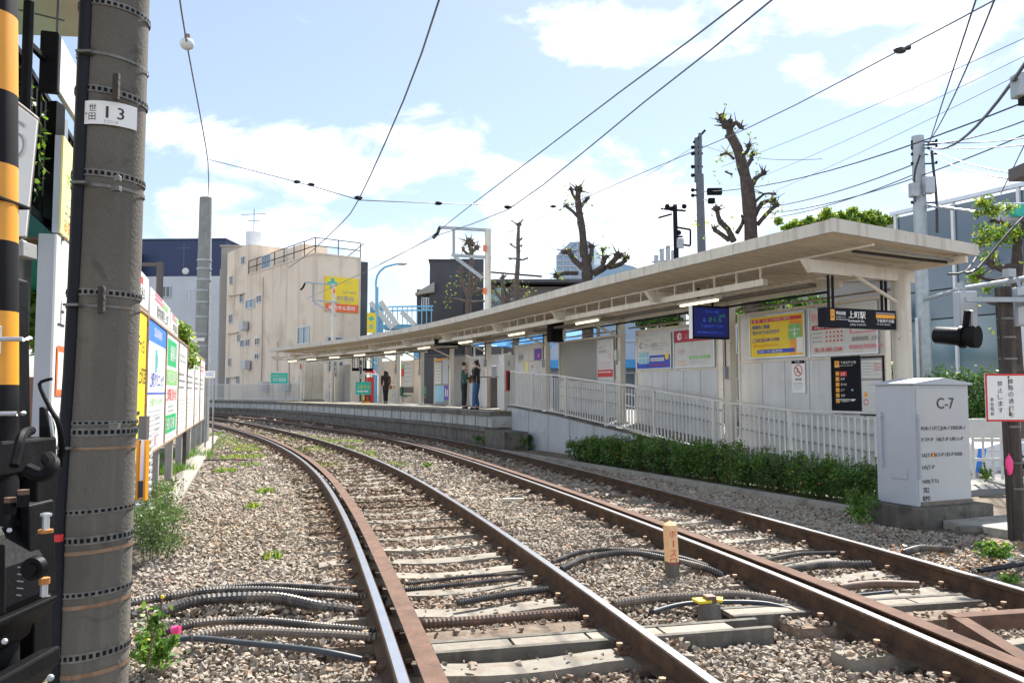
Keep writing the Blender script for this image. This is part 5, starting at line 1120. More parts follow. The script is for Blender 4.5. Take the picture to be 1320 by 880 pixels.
for (ax0,y0,x1,y1) in ((294,381,314,378),(293,430,308,428),(293,486,306,486)):
    for (px,py,px2,py2) in ((ax0,y0,x1,y1),):
        f=lambda u,v:(lambda t:(lambda p:Vector((p.x,p.y,A(0,v,p.y).z)))(C0+dl*t-dr*.1))((C0.x-((u-660)/1050)*C0.y)/(((u-660)/1050)*dl.y-dl.x)); b.bar(f(px,py),f(px2,py2),.2,.10,'cream_wall_b')
b.each('ledge',r)
for (px,py,wd) in ((322,470,9),(345,498,11),(372,498,9),(318,420,8)):
    rr_=(px-660)/1050; t=(C0.x-rr_*C0.y)/(rr_*dl.y-dl.x); p=C0+dl*t-dr*.35; b=MB(); b.box((p.x,p.y,A(0,py,p.y).z),(.42,.9,.7),'cabinet_face',math.atan2(dr.y,dr.x)); b.build('air_conditioner',r)
# terrace railing
b=MB(); zr=ZM
R0=C0+dl*12.8; cs=[R0,C0,C0+dr*3.4]
for a,c in zip(cs[:-1],cs[1:]):
    L=(c-a).length; n=max(2,round(L/1.8))
    for k in range(n+1): p=a+(c-a)*k/n; b.tube([(p.x,p.y,zr),(p.x,p.y,zr+1.15)],.035,'sign_navy',5)
    for h in (.6,1.15): b.tube([(a.x,a.y,zr+h),(c.x,c.y,zr+h)],.035,'sign_navy',5)
p=C0+dr*2.3; b.tube([(p.x,p.y,zr),(p.x+1.1,p.y+.6,zr+1.1)],.03,'sign_navy',5); b.build('roof_railing',r)
b=MB(); b.obox(C0-dl*.05-dr*.05+Vector((0,0,ZM)),dr*3.5,dl*12.8,(0,0,.12),'cream_wall_b'); b.build('parapet',r)
win(r,C0+dr*1.0,dr,.0,A(0,452,56).z-.3,1.1,1.2,'window_blue'); win(r,C0+dr*.9,dr,.2,A(0,478,56).z,1.0,.9,'window_blue')
tkx=A(327.5,303,68); t=thing('water_tank','white round water tank on the roof of the cream building','water tank',(tkx.x,68,13.3)); b=MB(); b.tube([(tkx.x,68,13.3),(tkx.x,68,14.8)],.68,'tank_white',14); b.build('tank',t,smooth=True); b=MB(); b.tube([(tkx.x,67.9,14.8),(tkx.x,67.9,16.8)],.03,'cable_grey',4); b.tube([(tkx.x-1.1,67.9,16.3),(tkx.x+1.0,67.9,16.4)],.025,'cable_grey',4); b.tube([(tkx.x-.5,67.9,15.8),(tkx.x+.5,67.9,15.8)],.025,'cable_grey',4); b.build('aerial',t)
# sign on right face
p=C0+dr*.72-dl*.12; S0=Vector((p.x,p.y,A(0,401,55.5).z)); hh=A(0,356,55.5).z-S0.z
r,S=signboard('pharmacy_sign','large yellow and red pharmacy sign with green cross on the cream building','sign',S0,(dr.x,dr.y),2.5,hh,.12,'ink_yellow')
w,h=S.w,S.h; S.blk(0,0,w,.56,'ink_redorange'); S.blk(.15,h-.62,.75,.26,'ink_teal'); S.blk(.4,h-.87,.26,.75,'ink_teal'); S.txt('処方せん受付',.25,.14,.30,'sign_white',w=2.0,bold=.02); S.txt('上町薬局',.45,.78,.34,'ink_grey',w=1.7,bold=.02); S.txt('くすり',1.35,h-.45,.2,'ink_grey',w=.6); S.txt('化粧品 介護用品',1.3,1.3,.18,'ink_grey',w=1.0); S.lines(.3,.66,1.9,1,.1,'ink_grey',.04); S.done(r)
# small yellow-green sign
r,S=free_sign('green_cross_sign','small yellow sign with teal cross at the footbridge','sign',473,484,403,429,52,'ink_yellow'); S.blk(.1,.85,.35,.12,'ink_teal'); S.blk(.21,.73,.12,.36,'ink_teal'); S.txt('薬',.1,.25,.32,'ink_teal'); S.done(r)
b=MB(); p=A(478,430,52.1); b.tube([(p.x,p.y,-.2),(p.x,p.y,p.z)],.06,'fence_white',6); b.build('post',r)
# navy / white / others behind left
o=A(186,500,82); r,o,ax,nb=bld('navy_building','navy upper storey building with white lower wall and small windows far left','',0,0,0) if False else bld('navy_building','navy blue topped building with white lower wall and two small windows, far left',(o.x-1,82,0),(1,-.05),9,9,A(0,310,82).z,'navy')
b=MB(); z=A(0,357,82).z; b.obox((o.x-.2,81.9-.15,-.3),ax*9.2,nb*.3,(0,0,z+.3),'white_wall'); b.build('lower_wall',r)
for u in (210,241): p=A(u,383,81.6); win(r,Vector((p.x,81.5,0)),ax,0,A(0,383 if u<230 else 387,81.6).z,.75,1.05)
b=MB(); p=A(237,330,80); b.tube([(p.x,80,z),(p.x,80,z+3)],.03,'cable_grey',4); b.ball((p.x+.2,80,z+.3),.35,'sign_dull',8,0,(1,.3,1)); b.tube([(p.x-.7,80,z+2.6),(p.x+.6,80,z+2.6)],.03,'cable_grey',4); b.build('aerial',r)
b=MB(); b.obox((A(186,0,82).x-.9,80.6,z),ax*1.5,nb*1.2,(0,0,2.4),'brown_wall'); b.build('stair_box',r)
b=MB()
for v in (372,393,410): 
    zz=A(0,v,81.6).z; b.box((o.x+4.5,81.7,zz),(9,.05,.05),'ink_pale')
b.build('joints',r)
o=A(268,500,66); bld('grey_block','grey concrete block with vertical joints between the pole and the cream building',(o.x-.6,70,0),(1,.1),2.2,6,A(0,318,70).z,'grey_wall')
o=A(500,500,80); r,o,ax,nb=bld('dark_grey_house','dark grey clad house with tall chimney block behind the canopy',(A(556,0,74).x,74,0),(1,.05),3.1,8,A(0,336,74).z,'dark_wall')
b=MB(); b.obox((A(540,0,74.5).x,74.5,-.3),ax*2.5,nb*6,(0,0,A(0,372,74).z+.3),'dark_wall'); b.obox((A(582,0,74.5).x,74.2,-.3),ax*3.1,nb*7,(0,0,A(0,333,74).z+.3),'dark_wall'); b.each('wing',r)
b=MB(); zq=A(0,376,73.5).z; b.hexa([Vector((A(538,0,73.5).x,73.5,zq-.3)),Vector((A(562,0,73.5).x,73.5,zq)),Vector((A(562,0,73.5).x,77,zq)),Vector((A(538,0,73.5).x,77,zq-.3)),Vector((A(538,0,73.5).x,73.5,zq-.1)),Vector((A(562,0,73.5).x,73.5,zq+.9)),Vector((A(562,0,73.5).x,77,zq+.9)),Vector((A(538,0,73.5).x,77,zq-.1))],'grey_wall'); b.build('lean_to_roof',r)
for u in (545,551): win(r,Vector((A(u,0,73.4).x,74.45,0)),ax,0,A(0,398,73.4).z,.35,1.1)
o=A(628,500,70); r,o,ax,nb=bld('long_dark_roof_building','long low dark roofed building behind the small trees',(A(628,0,68).x,68,0),(1,.0),9.5,9,A(0,372,68).z,'brown_wall')
b=MB(); b.obox((o.x,66.8,A(0,364,67).z),ax*8.2,nb*9,(0,0,.25),'dark_wall'); b.build('flat_roof',r); b=MB(); b.bar((o.x,66.7,A(0,351,67).z),(o.x+4.6,66.7,A(0,357,67).z),.2,.12,'sign_navy'); b.build('roof_edge_rail',r)
b=MB(); p=A(646,386,66); b.ball(tuple(p),1.0,'glass_green',12,0,(1,.6,1)); b.build('dome_window',r,smooth=True)
# distant towers
TY=260; r=thing('distant_glass_tower','distant pale blue glass tower with chamfered top behind the pollarded tree','tower',(A(742,0,TY).x,TY,0))
P=[A(717,520,TY),A(717,330,TY),A(735,312,TY),A(760,311,TY),A(766,318,TY),A(766,520,TY)]; b=MB(); n=len(P); b.add([tuple(p) for p in P]+[(p.x+4,p.y+18,p.z) for p in P],[tuple(range(n)),tuple(range(2*n-1,n-1,-1))]+[(k,k+n,(k+1)%n+n,(k+1)%n) for k in range(n)],'far_tower'); b.build('facade',r)
b=MB()
for u in (726,735,744,753): q=A(u,325,TY-.3); b.box((q.x,TY-.3,q.z-18),(.25,.3,56),'ink_pale')
for v in range(322,400,7): q=A(741,v,TY-.3); b.box((q.x,TY-.35,q.z),(12,.2,.3),'ink_pale')
b.build('mullions',r)
r=thing('distant_arched_roof_block','distant low blue grey block with arched roof right of the glass tower','building',(A(790,0,TY).x,TY,0)); P=[A(764,520,TY+30)]+[A(764+i*8.5,350-10*math.sin(i/8*PI)-(0 if i else -4),TY+30) for i in range(9)]+[A(832,520,TY+30)]; b=MB(); n=len(P); b.add([tuple(p) for p in P]+[(p.x,p.y+20,p.z) for p in P],[tuple(range(n)),tuple(range(2*n-1,n-1,-1))]+[(k,k+n,(k+1)%n+n,(k+1)%n) for k in range(n)],'far_tower'); b.build('facade',r)
r=thing('distant_roof_mast','distant lattice of roof equipment left of the twin pole','roof equipment',(A(860,0,90).x,90,0)); b=MB()
for u,v0 in ((846,330),(853,322),(861,318),(868,324),(872,316)): a=A(u,v0,90); b.box((a.x,90,a.z-.9),(.45,.4,2.0),'galv')
b.build('units',r); b=MB(); a=A(840,338,90);c=A(880,334,90); b.bar(a,c,.12,.12,'sign_navy'); a=A(858,345,90); b.box((a.x,90,a.z-5),(4,2,10),'grey_wall'); b.build('base',r)
# glass building at right
gx=lambda Y:15.4+.489*(32-Y)
g0=Vector((gx(32.1),32.1,0)); gd=Vector((.439,-.898,0)); r=thing('glass_office','low modern office with blue grey glass panels and bright vertical mullions at the right','building',(g0.x+4,26,0))
GH=8.4; L=16.0; b=MB(); b.obox(g0-Vector((0,0,.3))+Vector((.05,.02,0)),gd*L,Vector((.898,.439,0))*9,(0,0,GH+.2),'dark_wall'); b.build('core_wall',r)
k=0; q=0; stp=2.45; gn=Vector((-.898,-.439,0))
while q<L-.1:
    w=min(stp,L-q); 
    for (z0,z1,m) in ((.4,1.6,'glass_green'),(1.65,4.1,'glass_green'),(4.15,5.2,'glass_panel'),(5.25,GH-.1,'glass_panel')):
        b=MB(); b.obox(g0+gd*(q+.06)+Vector((0,0,z0)),gd*(w-.10),gn*.05,(0,0,z1-z0),m); b.build('glass_panel',r)
    b=MB(); b.obox(g0+gd*(q-.04)+Vector((0,0,-.1)),gd*.10,gn*.16,(0,0,GH+.1),'sign_white'); b.build('mullion',r); q+=stp
b=MB(); b.obox(g0-gd*.2+Vector((0,0,GH)),gd*(L+.3),gn*.2,(0,0,.14),'alu'); b.build('roof_edge',r)
b=MB(); b.obox(g0-gd*.5+Vector((0,0,-.3)),gd*.42,-gn*3,(0,0,GH+.0),'grey_wall'); b.build('end_wall',r)
# background wall/brick behind the poster walls (grey house)
o=A(905,500,40); r,o,ax,nb=bld('grey_apartment','grey apartment front glimpsed under the canopy behind the poster wall',(o.x,40,0),(.97,-.24),10,8,6.6,'grey_wall')
for i in range(4): win(r,o,ax,1+i*2.3,3.3,1.3,1.3,'window_blue'); win(r,o,ax,1+i*2.3,.7,1.3,1.3,'window_dark')
o=A(724,500,44); r,o,ax,nb=bld('shop_row','pale shop row front seen between the platform walls',(A(690,0,50).x,50,0),(1,-.2),13,8,4.4,'white_wall')
for i in range(4): win(r,o,ax,1+i*3,.3,2.0,2.2,'window_blue')
b=MB(); b.obox(o+ax*0-nb*1.2+Vector((0,0,2.8)),ax*13,nb*1.2,(0,0,.5),'blue_roof'); b.build('awning',r)
o=A(560,500,60); bld('rear_wall_building','dim brown shop front behind the platform shelter',(A(545,0,60).x,60,0),(1,-.1),9,6,4.0,'brown_wall')
# light blue footbridge with stairs
r=thing('footbridge','light blue steel footbridge with stair railings behind the station','footbridge',(A(515,0,58).x,58,0))
Yb=58; zt=lambda v:A(0,v,Yb).z; b=MB(); x=lambda u:A(u,0,Yb).x
b.box(((x(500)+x(560))/2,Yb,zt(422)),(x(560)-x(500),1.6,.3),'blue_paint'); b.build('deck',r)
b=MB()
for v in (397,402,420): b.bar((x(505),Yb-.8,zt(v)),(x(562),Yb-.8,zt(v-(1 if v<420 else 0))),.10,.10,'blue_paint')
for u in range(506,562,6): b.bar((x(u),Yb-.8,zt(420)),(x(u),Yb-.8,zt(397)),.06,.06,'blue_paint')
b.build('deck_railing',r); b=MB()
for (u0,v0,u1,v1) in ((486,392,513,425),(498,391,519,421),(524,404,541,421)): b.bar((x(u0),Yb-1.2,zt(v0)),(x(u1),Yb-1.2,zt(v1)),.3,.35,'fence_white')
b.each('stair_stringer',r); b=MB()
for u in range(486,512,3): b.bar((x(u),Yb-1.1,zt(392+(u-486)*.5)),(x(u),Yb-1.1,zt(430)),.05,.05,'blue_paint')
b.box(((x(484)+x(500))/2,Yb-.9,zt(412)),(x(500)-x(484),.05,2.0),'ink_cyan'); b.build('mesh_screen',r)
for u in (488,540): b=MB(); b.tube([(x(u),Yb,-.3),(x(u),Yb,zt(420))],.2,'blue_paint',8); b.build('pier',r)
# street lamp
p=A(484.5,500,54); r=thing('street_lamp','light blue street lamp with curved arm beside the footbridge','street lamp',(p.x,54,-.2)); b=MB(); f=lambda u,v:A(u,v,54); b.tube([(p.x,54,-.2),(p.x,54,f(0,370).z)],.11,'blue_paint',8); b.tube([tuple(q) for q in spline([tuple(f(484.5,370)),tuple(f(486,356)),tuple(f(495,345)),tuple(f(512,340))],.3)],.07,'blue_paint',6); b.build('pole',r,smooth=True)
q=f(518,340); b=MB(); b.ball((q.x,q.y,q.z),.4,'cabinet',8,0,(1,.5,.28)); b.build('lamp_head',r,smooth=True)
# white mesh fence at far left end of the platform + extension
r=thing('mesh_fence','white mesh fence at the far end of the platform before the cream building','fence',(A(330,0,52).x,52,0))
fp=[(-8.4-2.6,51.2),(-13.8,54.6),(-17.5,58.0),(-21,61.5),(-25,65)]
b=MB(); b2=MB(); z0,z1=.82,1.98
for a,c in zip(fp[:-1],fp[1:]):
    a=Vector((*a,0));c=Vector((*c,0)); n=int((c-a).length/.16)
    for k in range(n): p=a+(c-a)*k/n; b.box((p.x,p.y,(z0+z1)/2),(.03,.03,z1-z0),'fence_white')
    for z in (z1,z0+.1): b2.bar(a+Vector((0,0,z)),c+Vector((0,0,z)),.05,.05,'fence_white')
b.build('bars',r); b2.build('rails',r)
# ================================================================ hoarding on the left
RA=Vector((-.3108,.9505,0))
dv=[(7.55,9.82,'ink_yellow','yellow advertisement board, mostly hidden behind the near pole'),(9.9,12.2,'sign_white','white clinic board with blue heading and green logo, first board right of the pole'),(12.25,14.5,'sign_white','white board with green blocks and red characters, second board right of the pole'),(14.55,16.7,'sign_white','plain white board with faint print, third board right of the pole'),(16.75,19.2,'sign_white','white board with pale red heading, fourth board right of the pole'),(19.25,21.5,'sign_white','white board with faint green print, fifth board right of the pole'),(21.55,24.0,'sign_white','last white board of the hoarding row, farthest from the camera')]
Zb,Zt=.62,2.29
for i,(y0,y1,m,l) in enumerate(dv):
    o=fenceP(y0,0,Zb); w=(fenceP(y1)-fenceP(y0)).length; r,S=signboard('advertising_board',l.replace('first board right','first right').replace(', farthest from the camera',''),'board',o,(RA.x,RA.y),w-.04,Zt-Zb,.04,m,'sign_edge_rust','advertising boards of the left hoarding')
    w,h=S.w,S.h
    if i==0: S.txt('ステーション',1.5,1.2,.2,'ink_black',w=.7); S.txt('上町店',1.7,.85,.2,'ink_black'); S.blk(1.75,.15,.35,.25,'ink_green'); S.lines(.3,.5,1.8,3,.15,'ink_black',.04)
    if i==1:
        S.blk(0,h-.27,w,.27,'ink_sky'); S.txt('耳鼻咽喉科',.7,h-.2,.13,'sign_white',w=w*.45); S.blk(.95,1.02,.22,.30,'ink_teal'); S.blk(1.2,1.1,.2,.16,'ink_pale'); S.txt('上町クリニック',.35,.82,.2,'ink_blue',w=w*.75,bold=.01); S.blk(0,.73,w,.02,'ink_blue'); S.txt('土曜日も診療',.3,.58,.10,'ink_lime',w=w*.7); S.lines(.3,.5,w*.7,6,.06,'ink_pale',.02,4); S.blk(.55,.05,.14,.15,'ink_sky'); S.blk(1.1,.05,.14,.12,'ink_pink'); S.lines(1.1,.4,w*.3,4,.08,'ink_grey',.02,5)
    if i==2:
        S.blk(.25,h-.50,w*.72,.42,'ink_green'); S.txt('歯科',.7,h-.42,.26,'sign_white',w=w*.4,bold=.02); S.blk(.15,h-.80,w*.85,.24,'ink_lime'); S.txt('矯正歯科',.4,h-.76,.17,'sign_white',w=w*.6); S.txt('上町駅 徒歩1分',.2,.62,.2,'ink_red',w=w*.8,bold=.01); S.lines(.5,.52,w*.5,3,.07,'ink_grey',.02); S.blk(.1,.12,w*.85,.28,'ink_green'); S.txt('5431-0248',.3,.17,.18,'sign_white',w=w*.6,bold=.01)
    if i>2:
        c=['ink_pale','ink_pink','ink_lime','ink_pink'][i-3]; S.blk(.2,h-.35,w*.8,.18,c) if i in (4,) else S.lines(.3,h-.25,w*.7,2,.1,c,.05,i)
        S.lines(.25,h-.6,w*.7,3,.12,'ink_grey',.04,i+7); S.lines(.25,.6,w*.75,6,.08,'ink_pale',.02,i+9)
    S.lines(.2,.04,w*.7,1,.05,'ink_pale',.02,i); S.done(r)
for i,y in enumerate([8.7,9.86,12.22,14.52,16.72,19.22,21.52,24.03]):
    p=fenceP(y,-.12); b=MB(); b.box((p.x,p.y,1.0),(.12,.15,2.62),'board_post',R(18)); r=thing('hoarding_post','grey concrete post holding up the advertising boards','post',(p.x,p.y,-.3),'posts of the left hoarding'); b.build('shaft',r,bevel=.01)
for (y0,y1,z0,z1,m,l) in ((6.6,10.3,2.40,2.80,'sign_white','upper board with red figures, nearest of the top row behind the concrete pole'),(10.5,13.3,2.36,2.74,'sign_dull','upper white green board with pink and black characters, middle of the top row'),(13.4,14.9,2.33,2.70,'sign_dull','pale rounded upper board, last of the top row beside the light green tree')):
    o=fenceP(y0,-.05,z0); w=(fenceP(y1)-fenceP(y0)).length; r,S=signboard('upper_board',l,'board',o,(RA.x,RA.y),w,z1-z0,.05,m,None,'upper boards above the hoarding'); S.txt({6.6:'上町駅前 歯科',10.5:'動物病院 上町',13.4:'内科'}[y0],w*.3,.06,.17,'ink_black',w=w*.6); S.lines(w*.2,.33,w*.4,2,.06,'ink_pink' if y0>7 else 'ink_green',.04,3); S.blk(w*.55,.26,w*.3,.08,'ink_lime' if y0>7 else 'ink_red'); S.done(r)
    for q in (.25,.75): b=MB(); c=S.P(w*q,0,-.1); b.bar((c.x,c.y,1.6),(c.x,c.y,z1),.05,.05,'galv'); b.build('support',r)
# small white name plate by the far pole and green-yellow hazard base near pole
r,S=free_sign('small_white_plate','small white plate on a thin post beside the far concrete pole','sign',264,277,478,487,22,'sign_white',legs=-.2); S.lines(.03,.12,.2,2,.05,'ink_sky',.02); S.done(r)
r=thing('striped_guard_plate','orange edged white and brown guard board low behind the concrete pole','guard board',tuple(fenceP(7.2,.4,-.2)))
p=A(178,640,7.2); q=A(191,536,7.2); box1('brown_part',((p.x+q.x)/2,7.2,(q.z+A(0,566,7.2).z)/2),(q.x-p.x,.06,q.z-A(0,566,7.2).z),'brown_wall',r); box1('white_part',((p.x+q.x)/2+.01,7.2,(A(0,566,7.2).z+A(0,618,7.2).z)/2),(q.x-p.x-.03,.055,A(0,566,7.2).z-A(0,618,7.2).z-.004),'sign_white',r)
for e in (0,1): box1('orange_edge',((p.x if e==0 else q.x),7.19,(A(0,566,7.2).z+A(0,645,7.2).z)/2),(.02,.06,.52),'hazard_yellow',r)
box1('foot',((p.x+q.x)/2,7.2,A(0,630,7.2).z),(q.x-p.x-.02,.05,.14),'dark_wall',r)
# ---------------------------------------------------------------- concrete poles
cx,cy=A(132,440,4.0).x,4.0
r=thing('concrete_pole','large near concrete pole wrapped in perforated steel bands, number plate 13','utility pole',(cx,cy,-.3))
zc=lambda v:A(0,v,cy-.16).z
b=MB(); b.tube([(cx-.012,cy,-.35),(cx,cy,1.4),(cx+.012,cy,3.6)],[.170,.164,.158],'pole_concrete',40); b.build('shaft',r,smooth=True)
def band(v,h,kind,tilt=0):
    z=zc(v); m={'p':'steel_band','s':'steel_band','r':'band_rust'}[kind]; n=40; b=MB(); R_=.1665-.004*(z-1)/2+.0035; vs=[];fs=[]
    for i in range(n+1):
        a=2*PI*i/n
        for dz in (-h/2,h/2): vs.append((cx+.006*(z-1.3)+R_*math.cos(a),cy+R_*math.sin(a),z+dz+tilt*math.cos(a)*.17))
    for i in range(n): fs.append((2*i,2*i+2,2*i+3,2*i+1))
    b.add(vs,fs,m)
    if kind=='p':
        for i in range(0,38):
            a=2*PI*i/38; a2=a+2*PI/38*.58; b.add([(cx+.006*(z-1.3)+(R_+.0015)*math.cos(t),cy+(R_+.0015)*math.sin(t),z+dz+tilt*math.cos(t)*.17) for t,dz in ((a,-h*.26),(a2,-h*.26),(a2,h*.26),(a,h*.26))],[(0,1,2,3)],'black_matte')
    b.build('steel_band',r,fix=False)
for v,h,k,t in ((68,.014,'s',-.12),(114,.034,'p',-.12),(2,.03,'p',-.1),(222,.034,'p',-.06),(238,.016,'s',-.06),(376,.034,'p',-.03),(394,.012,'s',-.02),(545,.02,'p',0),(557,.036,'p',0),(578,.012,'r',.0),(660,.026,'p',.06),(697,.04,'p',.06),(713,.018,'r',.08),(767,.028,'p',.08),(783,.018,'r',.09),(848,.04,'p',.1),(872,.02,'r',.1)): band(v,h,k,t)
S=Sign((cx-.118,cy-.180,zc(160)),(1,.05),.24,.105); b=MB(); n=14; vs=[];fs=[]
Zl,Zh=zc(161),zc(131)
for i in range(n+1):
    a=PI*1.5+.42-.74+1.48*i/n
    for z in (Zl,Zh): vs.append((cx+.01+.176*math.cos(a),cy+.176*math.sin(a),z))
for i in range(n): fs.append((2*i,2*i+2,2*i+3,2*i+1))
b.add(vs,fs,'sign_white'); pl=b.build('number_plate',r)
S=Sign((cx+.01-.125,cy-.1785,Zl),(1,0),.25,Zh-Zl)   # bent round the shaft below
def wrap(S):   # bend flat lettering round the pole
    for mb in (S.let,S.ink):
        mb.v=[(cx+.01+(.1775)*math.sin((v[0]-cx-.01)/.176+.42),cy-(.1775)*math.cos((v[0]-cx-.01)/.176+.42),v[2]) for v in mb.v]
H=Zh-Zl
S.txt('世',.030,H*.55,H*.30,'ink_black'); S.txt('田',.030,H*.17,H*.30,'ink_black'); S.txt('1',.108,H*.28,H*.5,'ink_black',w=.010,bold=.002); S.txt('3',.158,H*.28,H*.5,'ink_black',bold=.002); S.txt('3.ロ1.0',.10,H*.06,H*.13,'ink_grey'); S.lines(.012,H*.4,.01,1,.01,'ink_grey',.01); wrap(S); S.done(pl,'print')
for v,u in ((107,150),(225,152),(381,131)):
    p=A(u,v,cy-.2); b=MB(); b.box((p.x,p.y,p.z-.02),(.028,.03,.13 if v!=225 else .03),'timber' if v!=225 else 'steel_band'); b.build('step_peg' if v!=225 else 'band_buckle',r,bevel=.006)
for u,v in ((148,548),(150,243)): box1('band_buckle',tuple(A(u,v,cy-.19)),(.04,.03,.025),'steel_band',r)
# conduit running up the left of the pole
px=[A(70,900,3.85),A(78,650,3.85),A(90,480,3.85),A(98,330,3.85),A(105,180,3.85),A(114,-40,3.85)]
r=thing('cable_conduit','dark blue black plastic conduit strapped to the left side of the near pole','conduit',tuple(px[0])); b=MB(); b.tube([tuple(p) for p in px],.030,'conduit_dark',10); b.build('pipe',r,smooth=True)
b=MB(); pts=[A(86,640,4.0),A(98,440,4.0),A(108,200,4.0),A(119,-40,4.0)]; b.tube([tuple(p) for p in pts],.009,'sign_dull',6); b.build('pale_wire',r,smooth=True)
for v,u_ in ((68,110),(236,103),(393,94),(577,83)): p=A(u_,v,3.82); box1('strap',tuple(p),(.07,.05,.012),'steel_band',r)
p=A(75,693,3.7); box1('red_tape',tuple(p),(.03,.03,.03),'ink_red',r)
# far concrete pole
fx,fy=A(262,400,25).x,25.0; r=thing('concrete_pole','slim grey concrete pole with dark steel bands beyond the hoarding','utility pole',(fx,fy,-.3))
b=MB(); b.tube([(fx,fy,-.35),(fx,fy,A(0,255,25).z)],[.25,.185],'pole_light',20); b.build('shaft',r,smooth=True)
for v in (337,348,362,376,391,410,432,447,470): z=A(0,v,25).z; b=MB(); b.tube([(fx,fy,z),(fx,fy,z+.06)],.205+.006*(8-z),'galv',20); b.build('steel_band',r)
box1('white_plate',(fx-.02,fy-.24,A(0,438,25).z),(.34,.02,.10),'sign_white',r); b=MB(); b.tube([(fx+.25,fy-.1,-.3),(fx+.23,fy-.1,4.6)],.025,'fence_white',6); b.build('white_conduit',r)
# brown steel post
p=A(205,400,14.5); r=thing('brown_steel_post','brown steel post rising behind the upper boards','post',(p.x,14.5,-.2)); b=MB(); b.tube([(p.x,14.5,-.2),(p.x,14.5,A(0,338,14.5).z)],.062,'brown_wall',8); b.build('shaft',r,smooth=True); box1('cross_piece',(p.x-.15,14.5,A(0,341,14.5).z),(.35,.08,.06),'brown_wall',r)
# ---------------------------------------------------------------- near left: crossing post + mechanism
sx_,sy=A(-17,440,2.2).x,2.2
r=thing('crossing_post','yellow and black striped level crossing post at the left edge','crossing post',(sx_,sy,-.3))
bounds=[-60,22,122,215,313,403,497,950]; cols_=['hazard_black','hazard_yellow','hazard_black','hazard_yellow','hazard_black','hazard_yellow','hazard_black']
cols_=['hazard_black','hazard_yellow','hazard_black','hazard_yellow','hazard_black','hazard_yellow','hazard_black']
for v0,v1,m in zip(bounds[:-1],bounds[1:],cols_):
    b=MB(); z0,z1=A(0,v1,sy).z,A(0,v0,sy).z; b.tube([(A(-17,v1,sy).x,sy,max(z0,-.3)),(A(-17,v0,sy).x,sy,z1)],.075,m,28); b.build('stripe',r,smooth=True)
box1('clamp_ring',(A(-17,261,sy).x,sy,A(0,261,sy).z),(.155,.155,.006),'black_matte',r)
box1('upper_plate',(A(4,0,2.1).x-.02,2.11,A(0,438,2.1).z),(.085,.01,.075),'plate_grey',r,0,.003); box1('lower_plate',(A(3,0,2.1).x-.02,2.11,A(0,535,2.1).z),(.085,.01,.08),'plate_grey',r,0,.003)
for v,u1 in ((437,38),(533,30)):
    b=MB(); b.tube([A(-20,v,2.08),A(u1-8,v,2.08),A(u1,v-.5,2.11),A(u1+1,v-1,2.2)],.006,'alu',8); b.build('u_bolt',r,smooth=True)
box1('label_strip',(A(6,0,2.1).x-.02,2.115,A(0,485,2.1).z),(.07,.006,.012),'sign_white',r)
Q=lambda u,v,Y:A(u,v,Y)
def hx(pts,Y,t,m,name,par,bev=.004):      # plate with outline given on the plane Y, thickness t going back
    P=[Q(u,v,Y+t)-Vector((0,t,0)) for u,v in pts]; n=len(P); b=MB(); b.add([tuple(p) for p in P]+[(p.x,p.y+t,p.z) for p in P],[tuple(range(n)),tuple(range(2*n-1,n-1,-1))]+[(k,k+n,(k+1)%n+n,(k+1)%n) for k in range(n)],m); return b.build(name,par,bevel=bev)
r=thing('barrier_machine','black level crossing barrier machine with round boss and bolts at the lower left','barrier machine',tuple(Q(30,880,2.1)))
hx([(20,420),(21,357),(37,363),(40,565),(20,565)],2.25,.10,'black_paint','upright_bar',r)
hx([(-30,562),(74,562),(74,600),(60,622),(-30,622)],2.05,.35,'black_paint','top_housing',r,.008)
hx([(-30,690),(-30,622),(8,620),(20,662),(36,680),(57,714),(60,760),(40,815),(10,840),(-30,850)],1.95,.30,'black_paint','gear_case',r,.010)
p=Q(47,731,1.93); b=MB(); b.tube([(p.x,p.y,p.z),(p.x,p.y-.02,p.z)],[.028,.026],'black_paint',24); b.tube([(p.x,p.y-.02,p.z),(p.x,p.y-.028,p.z)],[.016,.014],'black_paint',20); b.build('boss',r,smooth=True)
hx([(58,640),(70,644),(72,760),(60,765)],2.2,.12,'black_paint','side_bracket',r); hx([(36,640),(70,600),(74,604),(74,640),(52,672)],2.25,.1,'black_paint','back_plate',r)
hx([(14,800),(48,770),(75,766),(75,772),(20,826),(10,822)],1.98,.28,'black_paint','lower_shelf',r); hx([(46,780),(66,776),(64,848),(46,850)],2.3,.08,'black_paint','support_leg',r)
hx([(-20,900),(0,872),(55,835),(79,830),(79,850),(40,900)],1.85,.40,'black_paint','foot_casting',r,.008); hx([(0,790),(0,700),(8,700),(8,790)],1.94,.01,'black_matte','dark_window',r)
b=MB(); 
for (u,v) in ((13,647),(30,637)): p=Q(u,v,2.08); b.tube([(p.x,p.y,p.z-.03),(p.x,p.y,p.z)],.016,'black_paint',6); b.tube([(p.x,p.y,p.z),(p.x,p.y,p.z+.012)],.015,'clip_rust',6)
b.build('hex_bolt_heads',r); b=MB(); p=Q(59,676,2.1); b.tube([(p.x,p.y,p.z-.02),(p.x,p.y,p.z+.03)],.009,'alu',8); b.tube([(p.x,p.y,p.z+.022),(p.x,p.y,p.z+.028)],.014,'alu',8); b.tube([(p.x,p.y,p.z-.02),(p.x,p.y,p.z-.012)],.018,'dead_leaf',8); b.build('terminal_screw',r,smooth=True); b=MB(); p=Q(57,752,2.05); b.tube([(p.x,p.y,p.z-.03),(p.x,p.y,p.z+.01)],.009,'alu',8); b.tube([(p.x,p.y,p.z+.0),(p.x,p.y,p.z+.015)],.013,'dead_leaf',8); b.build('terminal_screw',r,smooth=True)
